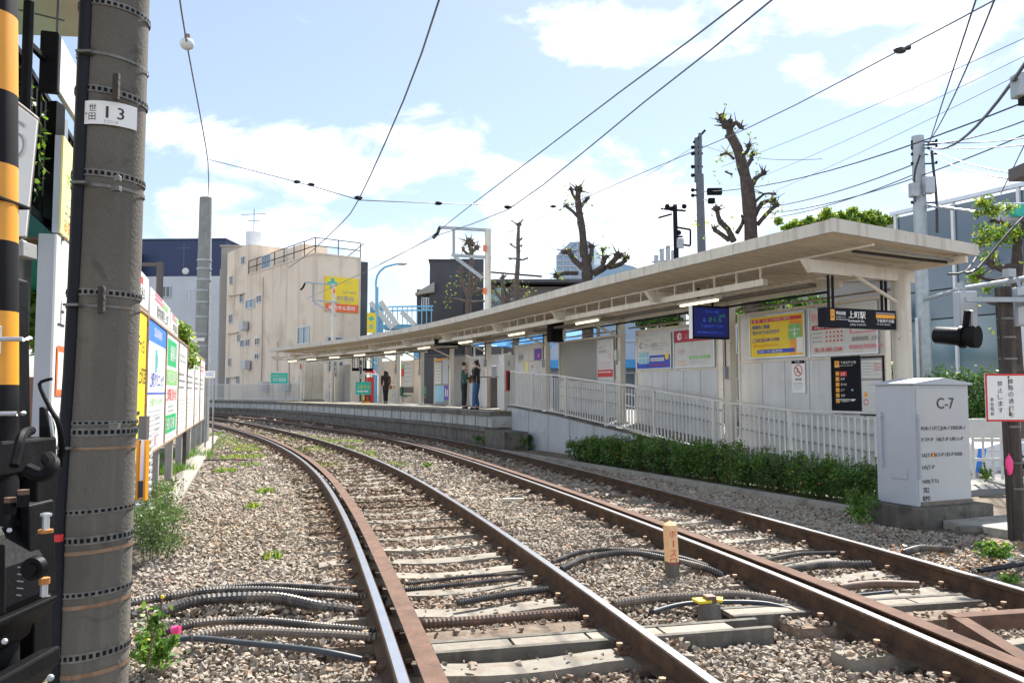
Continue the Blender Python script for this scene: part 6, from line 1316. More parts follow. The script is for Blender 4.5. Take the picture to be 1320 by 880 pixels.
b=MB(); b.ball(tuple(Q(6,826,1.9)),.007,'alu',8); b.ball(tuple(Q(12,683,1.93)),.006,'alu',8); b.ball(tuple(Q(65,873,1.83)),.008,'plate_grey',8); b.build('rivets',r)
b=MB(); pts=[Q(67,488,2.1),Q(53,492,2.1),Q(52,500,2.1),Q(64,525,2.1),Q(75,545,2.1),Q(80,575,2.12),Q(78,598,2.15)]; b.tube([tuple(q) for q in spline([tuple(p) for p in pts],.01)],[.004+.0002*min(i,45) for i in range(len(spline([tuple(p) for p in pts],.01)))],'black_paint',8); b.build('hook_lever',r,smooth=True)
b=MB(); pts=[Q(35,605,2.0),Q(55,612,2.0),Q(68,600,2.02),Q(62,590,2.05)]; b.tube([tuple(q) for q in spline([tuple(p) for p in pts],.01)],.018,'black_paint',8); pts=[Q(18,600,1.95),Q(28,562,2.0),Q(40,555,2.1)]; b.tube([tuple(q) for q in spline([tuple(p) for p in pts],.01)],.012,'black_paint',8); b.build('hoses',r,smooth=True)
hx([(58,524),(65,524),(72,550),(72,563),(58,563)],2.12,.03,'black_paint','hinge_plate',r); hx([(64,530),(67,535),(71,562),(68,562)],2.11,.008,'plate_grey','bright_edge',r,0)
S=Sign(Q(18,778,1.945),(.94,-.3),.1,.1)
for i,ch in enumerate('TOKYO'): S.lines(.01,.085-i*.016,.02,1,.01,'ink_grey',.003,i)
S.done(r,'raised_print')
hx([(0,848),(9,838),(9,858),(0,872)],2.2,.01,'sign_white','white_tag',r,0)
# ---------------------------------------------------------------- left side building and signs
r=thing('balcony_building','building with beige upper slab and black railed planted balcony at the upper left','building',(-4,7,-.3))
b=MB(); e=Vector((-2.93,6.0,A(0,50,6).z)); b.hexa([e+Vector((-6,-.55,0)),e,e+Vector((1.6,-4.7,0)),e+Vector((-6,-4.7,0)),e+Vector((-6,-.55,.35)),e+Vector((0,0,.35)),e+Vector((1.6,-4.7,.35)),e+Vector((-6,-4.7,.35))],'soffit'); b.build('upper_slab',r)
b=MB(); p=A(74,25,5.2); b.tube([(p.x,p.y,p.z-.12),(p.x,p.y,p.z+.25)],.008,'cable_grey',5); b.tube([A(20,12,5.2),A(83,27,5.2)],.006,'cable_grey',5); b.build('slab_wires',r)
# balcony railing following the hoarding heading
def hl(Y,off,z): return Vector((-1.2-.327*Y-.35+off,Y,z))
b=MB(); yy=np.arange(3.0,7.6,.085); zt_=A(60,128,4.5).z
ra=A(20,63,5.2); rb=A(100,197,7.45); rb.z=ra.z; rd=(rb-ra)
for k in range(30):
    t=-.25+k*1.9/30; p=ra+rd*t; b.box((p.x,p.y,p.z-.5),(.022,.022,1.0),'black_paint')
b.build('balusters',r); b=MB(); b.bar(ra-rd*.3,ra+rd*1.7,.045,.04,'black_paint'); b.bar(ra-rd*.3-Vector((0,0,.95)),ra+rd*1.7-Vector((0,0,.95)),.05,.06,'black_paint'); b.build('top_rail',r)
b=MB(); b.bar(ra-rd*.3-Vector((.5,0,1.15)),ra+rd*1.7-Vector((.5,0,1.15)),1.1,.22,'ink_teal'); b.build('balcony_floor',r)
b=MB(); p=ra+rd*.45; b.box((p.x+.05,p.y,p.z-.55),(.09,.12,1.1),'black_paint'); p=ra+rd*.62; b.box((p.x+.05,p.y,p.z-.55),(.03,.05,1.1),'galv'); b.build('posts',r)
b=MB(); c=ra+rd*.4; 
for k in range(9): c=ra+rd*(-.1+k*.16); leaves(b,(c.x-.14,c.y+.1,c.z-.42),(.13,.3,.52),520,.04,['leaf_mid','leaf_bright','leaf_bright','leaf_dark'],.2)
pl=b.build('balcony_foliage',None,fix=False); tag(pl,'leafy green climbing plant behind the black balcony railing','plant')
# lower facade: pink brick, louvre
b=MB(); f0=Vector((-5.6,9.3,-.3)); 
b.obox((-8,9.4,-.3),(3.35,0,0),(0,.3,0),(0,0,1.85),'brick_pink'); b.build('brick_wall',r)
b=MB()
for k in range(13): b.obox((-7.4,9.3,-.2+k*.082),(3.3,0,0),(0,.06,.03),(0,0,.05),'ink_pale')
b.build('louvre',r); b=MB(); b.obox((-8,9.5,1.9),(3.0,0,0),(0,.5,0),(0,0,1.6),'cream_wall_b'); b.build('upper_wall',r)
b=MB(); p=A(50,410,7.9); leaves(b,tuple(p),(.30,.4,.42),900,.05,['leaf_mid','leaf_bright','leaf_bright'],.2); 
bs=thing('garden_shrub','bright green shrub in front of the pink brick wall behind the striped post','shrub',(p.x,p.y,-.3)); b.build('foliage',bs,fix=False); tube1('trunk',[(p.x,p.y,-.3),(p.x+.03,p.y,p.z)],.03,'bark',bs,6)
p=A(36,400,5.5); r=thing('grey_steel_box_post','pale grey steel post standing between the striped post and the blue arrow sign','post',(p.x,5.5,-.2)); b=MB(); b.obox((A(22,0,5.5).x,5.5,-.25),(.115,0,0),(.0,.1,0),(0,0,A(0,318,5.5).z+.25),'board_post'); b.build('shaft',r,bevel=.01); box1('rusty_bracket',tuple(A(50,318,5.3)),(.17,.08,.10),'band_rust',r); box1('bracket_arm',tuple(A(60,308,5.2)),(.25,.04,.02),'band_rust',r)
# board 0 : vertical white/blue sign with thickness
def lsign(label,Y0,Y1,z0,z1,m,off=0,t=.12,name='advertising_board',edge=None,side='cabinet'):
    o=fenceP(Y0,off,z0); w=(fenceP(Y1,off)-fenceP(Y0,off)).length; r,S=signboard(name,label,'board',o,(RA.x,RA.y),w,z1-z0,.012,m,edge)
    b=MB(); b.obox(S.P(0,0,-t),S.a*w,S.n*(t-.013),S.u*(z1-z0),side); b.build('side_case',r); return r,S
r,S=lsign('white sign with orange square and blue arrow panel, left of the near pole',5.05,7.3,.42,2.36,'sign_white',0,.10)
w,h=S.w,S.h; S.blk(.0,.0,w,.45,'ink_sky',d=.002); S.blk(.0,.0,.012,h,'alu',d=.004); 
S.ink.add([S.P(.06,.27,.006),S.P(.26,.27,.006),S.P(.16,.41,.006)],[(0,1,2)],'sign_white'); S.ink.add([S.P(.09,.28,.008),S.P(.23,.28,.008),S.P(.16,.38,.008)],[(0,1,2)],'ink_sky'); S.blk(.08,.08,.03,.19,'sign_white',d=.006);S.blk(.21,.08,.03,.19,'sign_white',d=.006);S.blk(.08,.06,.16,.03,'sign_white',d=.006)
S.txt('上',.10,1.38,.16,'ink_black',w=.2); S.blk(.09,.93,.35,.32,'ink_redorange',d=.006); S.blk(.13,.97,.27,.24,'sign_white',d=.007); S.txt('P',.18,1.0,.18,'ink_redorange'); S.disc(.35,.72,.14,'ink_grey',.125); S.txt('世田谷',.15,.55,.09,'ink_grey'); S.blk(.3,.1,.2,.05,'sign_white',d=.006); S.done(r)
b=MB(); b.obox(S.P(-.01,-.05,-.11),S.a*1.0,S.n*.13,S.u*.05,'band_rust'); b.build('rusty_foot',r)
r,S=lsign('pale yellow sign with blue and red characters above, left of the near pole',5.15,6.9,2.39,3.02,'ink_paleyellow',0,.05,'upper_board')
S.txt('学習塾',.12,.33,.10,'ink_lime',w=.4); S.txt('上町教室',.12,.2,.10,'ink_cyan',w=.6); S.lines(.1,.15,.9,2,.05,'ink_grey',.01); S.txt('03-3420',.1,.03,.06,'ink_redorange',w=.6); S.done(r)
r,S=lsign('tall white glass sign panel with black end cap beside the balcony railing',4.75,6.9,3.17,3.50,'sign_dull',.05,.03,'glass_sign',None)
b=MB(); b.obox(S.P(-.10,-.04,-.09),S.a*.07,S.n*.10,S.u*(S.h+.03),'black_paint'); b.build('end_cap',r,bevel=.01); b=MB(); b.tube([S.P(-.32,-.25,-.1),S.P(-.32,.38,-.1)],.028,'black_paint',8); b.bar(S.P(-.32,.15,-.1),S.P(0,.15,-.05),.03,.03,'black_paint'); b.build('bracket',r)
# white rounded sign close to striped post
r=thing('white_framed_sign','white sign with dark frame and large grey ring letter beside the striped post','sign',tuple(Q(30,220,3.3)))
hx([(8,118),(52,153),(51,160),(36,308),(8,310)],3.32,.04,'hose_tan','frame',r,.006); hx([(8,124),(49,156),(34,304),(8,306)],3.31,.008,'sign_white','face',r,0)
b=MB(); c=Q(19,187,3.305); n=22
for i in range(n):
    a,a2=-PI/2+PI*i/n,-PI/2+PI*(i+1)/n; b.quad(*[(c.x+q*.75*math.cos(t),c.y-.004,c.z+q*math.sin(t)) for q,t in ((.046,a),(.055,a),(.055,a2),(.046,a2))],'ink_grey')
for i in range(5): p=Q(22+i*2.3,156+i*1.6,3.305); b.box((p.x,p.y-.004,p.z),(.004,.001,.016),'ink_grey')
b.build('ring_letter',r)
r=thing('sign_cone_base','grey sloped bracket under the white framed sign','bracket',tuple(Q(25,320,3.3))); hx([(8,298),(36,312),(36,316),(8,316)],3.28,.1,'ink_grey','slope',r); hx([(8,316),(48,316),(48,335),(8,335)],3.3,.1,'board_post','block',r)
# light tree behind hoarding
p=A(240,430,17); r=thing('hoarding_tree','light green leafy tree peeking over the hoarding near the far concrete pole','tree',(p.x,17,-.3)); tube1('trunk',[(p.x,17,-.3),(p.x,17,p.z)],.06,'bark',r,8)
b=MB(); 
for k in range(9): leaves(b,(p.x+rng.uniform(-.25,.2),17+rng.uniform(-.3,.3),p.z-.15+rng.uniform(-.45,.3)),(.22,.22,.22),240,.05,['leaf_bright','leaf_bright','leaf_mid','leaf_yellow'],.1)
b.build('crown',r,fix=False)
p=A(196,560,11.5)
# ================================================================ pollarded trees
def pollard(name,label,base,limbs,Y,m='bark',leafn=20,wpx=1.0,group='pollarded street trees'):
    """limbs: list of (list of (u,v,r_metres)) ; first is the trunk"""
    r=thing(name,label,'tree',(A(limbs[0][0][0],0,Y).x,Y,-.3),group); b=MB(); L=MB()
    for j,l in enumerate(limbs):
        if j: b=MB()
        dy=0 if j==0 else random.uniform(-.5,.5); n=len(l)
        P=[A(u,v,Y+(dy*i/(n-1) if n>1 else 0)) for i,(u,v,q) in enumerate(l)]; 
        if j==0: P=[Vector((P[0].x,Y,-.3))]+P; rs=[l[0][2]*.8]+[q*.68 for *_,q in l]
        else: rs=[q*.72 for *_,q in l]
        Sx=spline([tuple(p) for p in P],.25); Ls=arclen(Sx); src=[0]
        acc=[0]; 
        for i in range(1,len(P)): acc.append(acc[-1]+math.hypot(P[i].x-P[i-1].x,P[i].y-P[i-1].y,P[i].z-P[i-1].z))
        a3=[0]
        for i in range(1,len(Sx)): a3.append(a3[-1]+float(np.linalg.norm(Sx[i]-Sx[i-1])))
        rr_=[float(np.interp(t/a3[-1]*acc[-1],acc,rs))*(1+random.uniform(-.12,.14)) for t in a3]
        b.tube([tuple(p) for p in Sx],rr_,m,9)
        K=b; e=P[-1]; er=rs[-1]
        for k in range(9):
            d=Vector((random.gauss(0,1),random.gauss(0,1),random.gauss(.6,.7))).normalized(); c=e+d*er*1.1; K.ball(tuple(c),er*random.uniform(.6,1.1),m,7,.22)
            K.tube([tuple(c),tuple(c+d*er*random.uniform(1.4,4.5))],[er*.38,er*.10],m,5)
        for k in range(max(1,n)):
            i=random.randrange(len(Sx)); K.ball(tuple(Vector(Sx[i])+Vector((random.uniform(-1,1)*rr_[i],random.uniform(-1,1)*rr_[i],0))),rr_[i]*.5,m,6,.25)
            if i>len(Sx)//3: q_=Vector(Sx[i]); d_=Vector((random.gauss(0,1),random.gauss(0,1),random.gauss(.5,.5))).normalized(); K.tube([tuple(q_),tuple(q_+d_*random.uniform(.2,.6))],[.016,.005],m,4)
        for k in range(leafn if j else leafn//2):
            i=random.randrange(len(Sx)//2,len(Sx)); c=Vector(Sx[i])+Vector((random.gauss(0,.22),random.gauss(0,.22),random.gauss(0,.22))); leaves(L,tuple(c),(.10,.10,.10),5,.05,['leaf_yellow','leaf_bright'],0)
        b.build('trunk' if j==0 else 'limb',r,smooth=False)
    if 0: pass
    if L.v: L.build('young_leaves',r,fix=False)
    return r
pollard('pollarded_tree','tall pollarded tree with knobbly stumps right of the twin utility pole',0,[
 [(968,310,.33),(966,270,.30),(963,240,.27),(957,215,.25),(950,190,.20),(942,175,.19),(940,162,.16)],
 [(940,165,.13),(934,158,.11),(931,152,.10)],[(941,165,.12),(949,158,.09),(955,165,.07)],[(958,200,.1),(964,194,.08),(965,188,.07)],[(962,216,.1),(968,206,.09),(969,200,.08)],[(966,246,.12),(974,230,.1),(984,224,.09)],[(972,280,.12),(982,262,.1),(996,258,.08)],[(976,290,.1),(988,276,.09),(1000,265,.08)],[(950,300,.1),(957,288,.07),(957,280,.05)],[(946,311,.14),(938,295,.12),(928,285,.11),(924,270,.09)],[(940,310,.10),(930,302,.09),(920,296,.08)],[(946,205,.06),(938,198,.05),(930,200,.04)],[(944,225,.05),(936,222,.03)],[(972,262,.06),(985,250,.05),(998,250,.04)]],24,leafn=6)
pollard('pollarded_tree','pollarded tree with thick clumped stumps in front of the distant glass tower',0,[
 [(757,350,.30),(753,330,.24),(751,300,.22),(747,275,.19),(745,255,.16),(746,245,.13)],
 [(745,262,.08),(738,250,.07),(736,244,.06)],[(747,270,.1),(752,262,.09),(757,257,.08)],[(747,282,.08),(738,272,.08),(728,265,.07)],[(752,345,.18),(740,335,.15),(732,322,.13),(728,326,.1)],[(756,345,.15),(762,330,.12),(763,318,.10)],[(760,352,.14),(775,345,.12),(780,332,.10)],[(765,354,.15),(785,342,.14),(797,330,.13)],[(785,345,.12),(800,340,.12),(807,334,.11)],[(775,350,.09),(777,335,.06),(777,322,.06)],[(745,352,.1),(728,352,.1),(718,355,.1)]],30,leafn=8)
pollard('pollarded_tree','slim pollarded tree with short whorled stubs between the white mast and the glass tower',0,[
 [(666,375,.22),(667,350,.19),(668,330,.17),(668,305,.14),(669,290,.12)],[(669,292,.06),(663,287,.05),(660,285,.04)],[(669,292,.06),(672,286,.04),(674,284,.03)],[(668,320,.08),(662,318,.05),(659,315,.05)],[(668,334,.1),(661,333,.06),(657,334,.05)],[(668,334,.1),(674,335,.06),(679,333,.05)],[(668,312,.05),(672,308,.05)],[(668,318,.05),(672,317,.05)]],44,m='bark_light',leafn=0)
pollard('pollarded_tree','tangled pollarded tree with yellow green shoots behind the white mast arm',0,[
 [(604,395,.30),(606,370,.24),(607,350,.20),(608,335,.20),(607,315,.2)],[(607,322,.2),(605,312,.2)],[(608,325,.16),(614,320,.15)],[(606,330,.12),(600,325,.12),(597,322,.1)],[(604,385,.2),(597,365,.16),(594,350,.12)],[(604,385,.2),(613,365,.16),(618,355,.12)],[(605,375,.12),(588,368,.08),(580,372,.05)],[(606,380,.14),(625,372,.1),(640,378,.06)],[(604,390,.14),(585,385,.08),(574,392,.05)],[(606,390,.14),(628,388,.08),(640,392,.05)]],50,m='bark_light',leafn=12)
pollard('pollarded_tree','low bushy pollarded tree behind the canopy right of the white mast',0,[
 [(650,385,.28),(648,370,.2),(648,358,.16)],[(652,388,.2),(658,372,.14),(664,362,.1)],[(650,390,.16),(640,378,.12),(637,370,.08)],[(655,385,.14),(668,375,.1),(680,372,.06)],[(648,390,.12),(675,385,.1),(690,380,.05)]],48,m='bark_light',leafn=12)
pollard('pollarded_tree','thick tree trunk behind the poster wall under the near canopy',0,[
 [(934,420,.4),(934,395,.38),(936,370,.34)],[(934,415,.15),(950,400,.12),(968,392,.08)],[(936,400,.14),(918,392,.1),(905,390,.06)],[(940,405,.1),(965,385,.08),(990,388,.05)]],25,m='bark_light',leafn=8)
# right-hand leafy tree
pollard('leafy_street_tree','street tree with rough limbs and fresh light green leaves at the right edge',0,[
 [(1312,470,.15),(1309,430,.14),(1310,380,.13),(1311,340,.15),(1312,300,.12)],[(1308,345,.14),(1290,346,.10),(1278,340,.07)],[(1308,355,.10),(1285,362,.07),(1262,357,.04)],[(1312,305,.1),(1300,290,.06),(1280,285,.04)],[(1305,380,.08),(1285,392,.05),(1270,388,.03)]],16,leafn=6,group='leafy trees')
b=MB()
for (u,v,n,s) in ((1268,262,130,.22),(1280,272,110,.2),(1262,275,60,.14),(1272,300,150,.3),(1290,308,150,.3),(1265,312,100,.2),(1305,300,100,.22),(1276,330,70,.2),(1300,268,60,.2),(1256,358,70,.16),(1262,350,50,.14),(1272,372,50,.16),(1315,400,40,.2)):
    p=A(u,v,15.8); leaves(b,tuple(p),(s,s,s*.8),n,.055,['leaf_bright','leaf_bright','leaf_mid','leaf_yellow'],.2)
rt=[o for o in bpy.data.objects if o.name.startswith('leafy_street_tree')][0]; b.build('crown',rt,fix=False)
def tree(name,label,Y,blobs,mats,size,dens,trunk,group='broadleaf trees'):
    u0,v0=trunk; p=A(u0,v0,Y); r=thing(name,label,'tree',(p.x,Y,-.3),group); b=MB(); b.tube([(p.x,Y,-.3),(p.x,Y,max(p.z,1)*.6),(p.x+.1,Y,p.z)],[.25,.2,.1],'bark',8)
    for (u,v,s) in blobs: q=A(u,v,Y); b.tube([(p.x,Y,min(p.z,q.z)*.6),(q.x,Y,q.z)],[.1,.03],'bark',6)
    b.build('trunk',r,smooth=True); b=MB()
    for (u,v,s) in blobs:
        q=A(u,v,Y); 
        for _ in range(7):
            d=rng.normal(0,.5,3)*s; leaves(b,(q.x+d[0],q.y+d[1]*1.5,q.z+d[2]*.7),(s*.45,s*.5,s*.36),int(dens*s*s*9),size,mats,.15)
    b.build('crown',r,fix=False); return r
tree('broadleaf_tree','light green rounded tree showing just above the near end of the canopy',42,[(1012,294,.5),(1030,291,.55),(1048,287,.6),(1066,283,.65),(1085,281,.7),(1104,279,.7),(1122,281,.65),(1140,285,.55),(1154,290,.45),(1095,294,.9),(1060,298,.8),(1130,296,.7)],['leaf_bright','leaf_mid','leaf_bright','leaf_yellow'],.10,60,(1085,330))
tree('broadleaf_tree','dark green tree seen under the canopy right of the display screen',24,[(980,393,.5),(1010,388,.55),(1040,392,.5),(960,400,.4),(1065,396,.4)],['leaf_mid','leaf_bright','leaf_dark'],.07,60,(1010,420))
tree('broadleaf_tree','yellow green bush between the poster wall and the round canopy column',17,[(1152,475,.25),(1150,500,.3),(1155,490,.25)],['leaf_yellow','leaf_bright','leaf_mid'],.06,120,(1152,520))
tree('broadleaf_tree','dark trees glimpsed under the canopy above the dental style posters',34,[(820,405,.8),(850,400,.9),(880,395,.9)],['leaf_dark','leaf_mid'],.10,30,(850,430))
# dark hedge at right in front of glass office
for k,(u,w) in enumerate(((1205,.9),(1228,.9),(1252,.95),(1275,.95),(1298,.95),(1322,.95))):
    p=A(u,505,18.5+.0*k); r=thing('dark_shrub','dense dark evergreen shrub in the row before the glass office','shrub',(p.x,18.5,-.3),'dark shrubs before the glass office'); b=MB(); b.tube([(p.x,18.5,-.3),(p.x,18.5,.9)],.04,'bark',6); b.build('trunk',r); b=MB()
    leaves(b,(p.x,18.5,.85),(.55,.5,1.0),1700,.055,['leaf_dark','leaf_dark','leaf_mid'],.35); leaves(b,(p.x+.1,18.4,1.65),(.35,.35,.35),260,.05,['leaf_dark','leaf_mid'],.2); b.build('foliage',r,fix=False)
# ================================================================ weeds and litter
weed('leafy_weed','bright green weed with small yellow flower beside the foot of the near pole',G(200,856,-.16),.19,700,.026,['leaf_bright','leaf_mid'],stems=9,h=.16,fl=[('petal_yellow',1)])
c=G(188,872,-.16); b=MB(); b.tube([c,c+Vector((.03,0,.2)),c+Vector((.07,.02,.40))],.006,'bark_light',5); b.tube([c+Vector((.03,0,.2)),c+Vector((-.02,.02,.36))],.005,'bark_light',5); leaves(b,tuple(c+Vector((.04,0,.3))),(.10,.08,.12),80,.026,['leaf_bright','leaf_mid'],.1); b.ball(tuple(c+Vector((.07,.02,.42))),.012,'petal_yellow',6); tag(b.build('tall_weed',fix=False),'thin upright weed with reddish stem beside the near pole','weed')
p=G(196,712,-.2); r=thing('grey_green_shrub','low grey green shrub sprawling over the kerb behind the near pole','shrub',tuple(p)); b=MB(); bb=MB()
for k in range(46):
    q=G(rng.uniform(170,228),rng.uniform(668,728),-.2); q.z+=rng.uniform(.04,.50); leaves(b,tuple(q),(.17,.17,.12),190,.017,['leaf_olive','leaf_mid','leaf_olive'],.1); g_=Vector((q.x*.7+p.x*.3,q.y*.7+p.y*.3,-.2)); bb.tube([tuple(g_),tuple(q)],.004,'leaf_olive',4,False)
b.build('foliage',r,fix=False); bb.build('stems',r)
weed('leafy_weed','tall green weeds at the foot of the C-7 cabinet plinth beside the hedge',G(1107,674,-.18),.24,620,.030,['leaf_bright','leaf_mid','leaf_mid'],stems=16,h=.36)
weed('leafy_weed','small weed clump right of the cabinet by the low wall',A(1272,620,9.9),.08,120,.03,['leaf_bright','leaf_mid'],stems=5,h=.2)
weed('flowering_weed','weed patch with yellow and pink flowers at the right edge',G(1284,718,-.18),.20,700,.03,['leaf_bright','leaf_mid'],stems=16,h=.13,fl=[('petal_yellow',9),('petal_pink',1)])
weed('flowering_weed','weeds growing under the right rail near the rusty frame',G(1300,752,-.18),.12,140,.025,['leaf_mid','leaf_bright'],stems=6,h=.08,fl=[('petal_yellow',2)])
weed('leafy_weed','green grass clump at the foot of the ramp wall left of the hedge',ST(20.6,9.45,-.2),.55,1500,.05,['leaf_mid','leaf_dark'],stems=26,h=.36)
weed('leafy_weed','second grass clump under the ramp wall beside the platform end',ST(22.3,9.35,-.2),.6,1300,.05,['leaf_mid','leaf_dark'],stems=26,h=.34)
weed('leafy_weed','small lone green weed between the tracks in the middle distance',G(549,602,-.18),.12,90,.04,['leaf_bright'],stems=5,h=.10)
b=MB()
for (u,v,n,rr_) in ((300,560,420,1.3),(275,575,300,.9),(345,575,300,.9),(320,600,60,.3),(375,565,260,1.0),(440,570,260,.9),(410,582,200,.7),(300,565,160,1.0),(335,580,260,.8),(315,590,200,.6),(270,570,260,1.0),(360,560,140,1.0),(395,568,200,.9),(430,578,240,.8),(455,585,160,.6),(415,600,90,.5),(290,608,120,.22),(342,635,60,.15),(325,655,40,.12),(395,552,120,1.2),(470,590,70,.4),(500,600,60,.5),(262,580,120,.5),(350,720,20,.1)):
    p=G(u,v,-.2); blades(b,tuple(p),rr_,int(n*1.8),.09,['leaf_bright','leaf_yellow','leaf_mid'],.010)
for (u,v,n,rr_) in ((236,610,500,.5),(225,640,300,.3),(250,590,500,.8)): p=G(u,v,-.18); p=p+Vector((-.3,0,0)); blades(b,tuple(p),rr_,n,.22,['leaf_bright','leaf_mid'],.008)
tag(b.build('track_weeds',fix=False),'sparse yellow green grass and weeds between the far tracks','grass',kind='stuff')
b=MB()
for k in range(170):
    u,v=rng.uniform(1130,1320),rng.uniform(690,745)
    if v<700+ (u-1130)*.0: continue
    p=G(u,v,-.165); a=rng.uniform(0,PI); s=rng.uniform(.012,.04); t=rng.uniform(-.02,.03); b.add([(p.x-s*math.cos(a),p.y-s*math.sin(a),p.z),(p.x+s*.5*math.sin(a),p.y-s*.5*math.cos(a),p.z+t),(p.x+s*math.cos(a),p.y+s*math.sin(a),p.z+.01),(p.x-s*.5*math.sin(a),p.y+s*.5*math.cos(a),p.z)],[(0,1,2,3)],['dead_leaf','dead_leaf','dead_leaf','bark_light','sign_dull'][int(rng.integers(5))])
for k in range(110):
    u,v=rng.uniform(1100,1290),rng.uniform(670,705); p=G(u,v,-.165); a=rng.uniform(0,PI); s=rng.uniform(.01,.03); b.add([(p.x-s,p.y,p.z),(p.x,p.y-s*.5,p.z+.01),(p.x+s,p.y,p.z),(p.x,p.y+s*.5,p.z+.01)],[(0,1,2,3)],'bark_light')
tag(b.build('leaf_litter',fix=False),'scattered orange brown dead leaves around the cabinet slab','leaf litter',kind='stuff')
# ================================================================ masts, poles and wires
def mast(u,v0,x,y,arm,label,arms):
    zt=A(u,v0,y).z; r=thing('catenary_mast',label,'mast',(x,y,.8),'catenary masts on the platform'); b=MB(); b.tube([(x,y,.8),(x,y,zt)],.115,'beam_cream',12); b.build('shaft',r,smooth=True)
    b=MB()
    for (u0,va,u1,vb) in arms: b.bar(A(u0,va,y-.3),A(u1,vb,y),.10,.10,'galv')
    b.build('bracket_arm',r); b=MB(); 
    for v in (315,370): 
        if v>v0: p=A(u-4,v+5,y-.15); b.box(tuple(p),(.10,.1,.22),'ink_redorange')
    b.build('rust_clamps',r); b=MB(); p=A(arm[0],arm[1],y-.3); b.tube([tuple(p),(p.x-.1,p.y,p.z-.25),(p.x-.25,p.y,p.z-.4)],.06,'sign_navy',6); b.build('insulator',r,smooth=True); return p
m1=mast(628.5,296,-.88,29.4,(567,293),'white catenary mast with blue grey bracket arm rising behind the canopy',[(565,293,632,297),(585,294,585,330),(582,329,633,332),(586,331,622,358)])
m2=mast(435,366,A(435,0,48).x,48,(393,365),'distant white catenary mast with bracket arm in front of the cream building',[(392,364,435,367),(404,365,404,389),(403,387,437,390),(404,389,434,407)])
def wire(pts,r,m='cable_grey',sag=0,name='overhead_wire',label=None,par=None,group='overhead wires'):
    P=[Vector(p) for p in pts]; Q=[]
    if sag and len(P)==2:
        for i in range(13): t=i/12; q=P[0].lerp(P[1],t); q.z-=sag*4*t*(1-t); Q.append(tuple(q))
    elif len(P)>2: Q=[tuple(q) for q in spline([tuple(p) for p in P],1.5)]
    else: Q=[tuple(p) for p in P]
    b=MB(); b.tube(Q,r,m,5); o=b.build(name,par,smooth=True)
    if not par: tag(o,label,'wire',group)
    return o
def W(u,v,z): return G(u,v,z)
wire([W(700,-420,5.0)*1.0,W(566,0,5.0),W(520,130,5.0),W(462,258,5.0),W(440,288,5.0),W(400,325,5.0),W(372,345,5.0)],.011,label='trolley wire over the left track running down from the top centre')
wire([A(1150,-150,6.5),A(1000,-4,7.3),A(830,132,10.5),A(655,270,16),A(565,303,20),A(480,346,26),A(395,385,40)],.010,label='trolley wire over the platform track, lower of the pair')
wire([A(1120,-150,6.5),A(960,-2,7.3),A(800,118,10.5),A(600,270,18),A(545,312,24),A(490,340,29)],.010,label='feeder wire beside the platform trolley wire, upper of the pair')
p1=A(268,255,25);wire([A(231,-5,12),A(241,58,14),A(268,208,22),p1],.014,label='span wire with glass insulator rising from the far concrete pole')
b=MB(); p=A(241,57,13.95); b.ball(tuple(p),.125,'porcelain',12,0,(1,1,.85)); b.tube([(p.x,p.y,p.z+.05),(p.x,p.y,p.z+.17)],.05,'band_rust',8); tag(b.build('glass_insulator',smooth=True),'grey glass ball insulator hanging on the span wire at the upper left','insulator')
wire([A(270,206,22),A(380,234,19),A(460,257,15.2)],.010,label='cross span wire from the far pole to the left trolley wire'); wire([A(462,258,15.1),A(565,262,16),A(712,266,20),A(730,262,30)],.010,label='cross span wire between the trolley wires and the pollarded tree')
for (u,v,Y,l) in ((383,234.5,18.9,'left'),(401,238,18.3,'right')): p=A(u,v,Y); b=MB(); b.ball(tuple(p),.055,'sign_navy',8,0,(1.6,1,.8)); tag(b.build('strain_insulator',smooth=True),f'{l} one of two small dark strain insulators on the cross span wire','insulator')
for (u,v,Y,l) in ((565,262,16,'small dark strain insulator right of the left trolley wire joint'),(713,266,20,'dark strain insulator on the cross span beside the pollarded tree top'),(655,267,16,'dark clamp where the cross span meets the platform trolley wire'),(462,255,15.1,'clamp joining the cross span to the left trolley wire')): p=A(u,v,Y); b=MB(); b.ball(tuple(p),.05,'sign_navy',8,0,(1.7,1,.8)); tag(b.build('strain_insulator',smooth=True),l,'insulator')
wire([A(1290,-4,9),A(1160,65,11),A(962,166,16),A(800,235,24),A(655,300,34)],.010,label='long wire with dark insulator descending from the upper right'); p=A(1160,65,11); b=MB(); b.ball(tuple(p),.05,'ink_black',8,0,(1.9,1,1)); b.ball((p.x+.12,p.y,p.z+.04),.04,'ink_black',8); tag(b.build('strain_insulator',smooth=True),'black strain insulator on the long wire at the upper right','insulator')
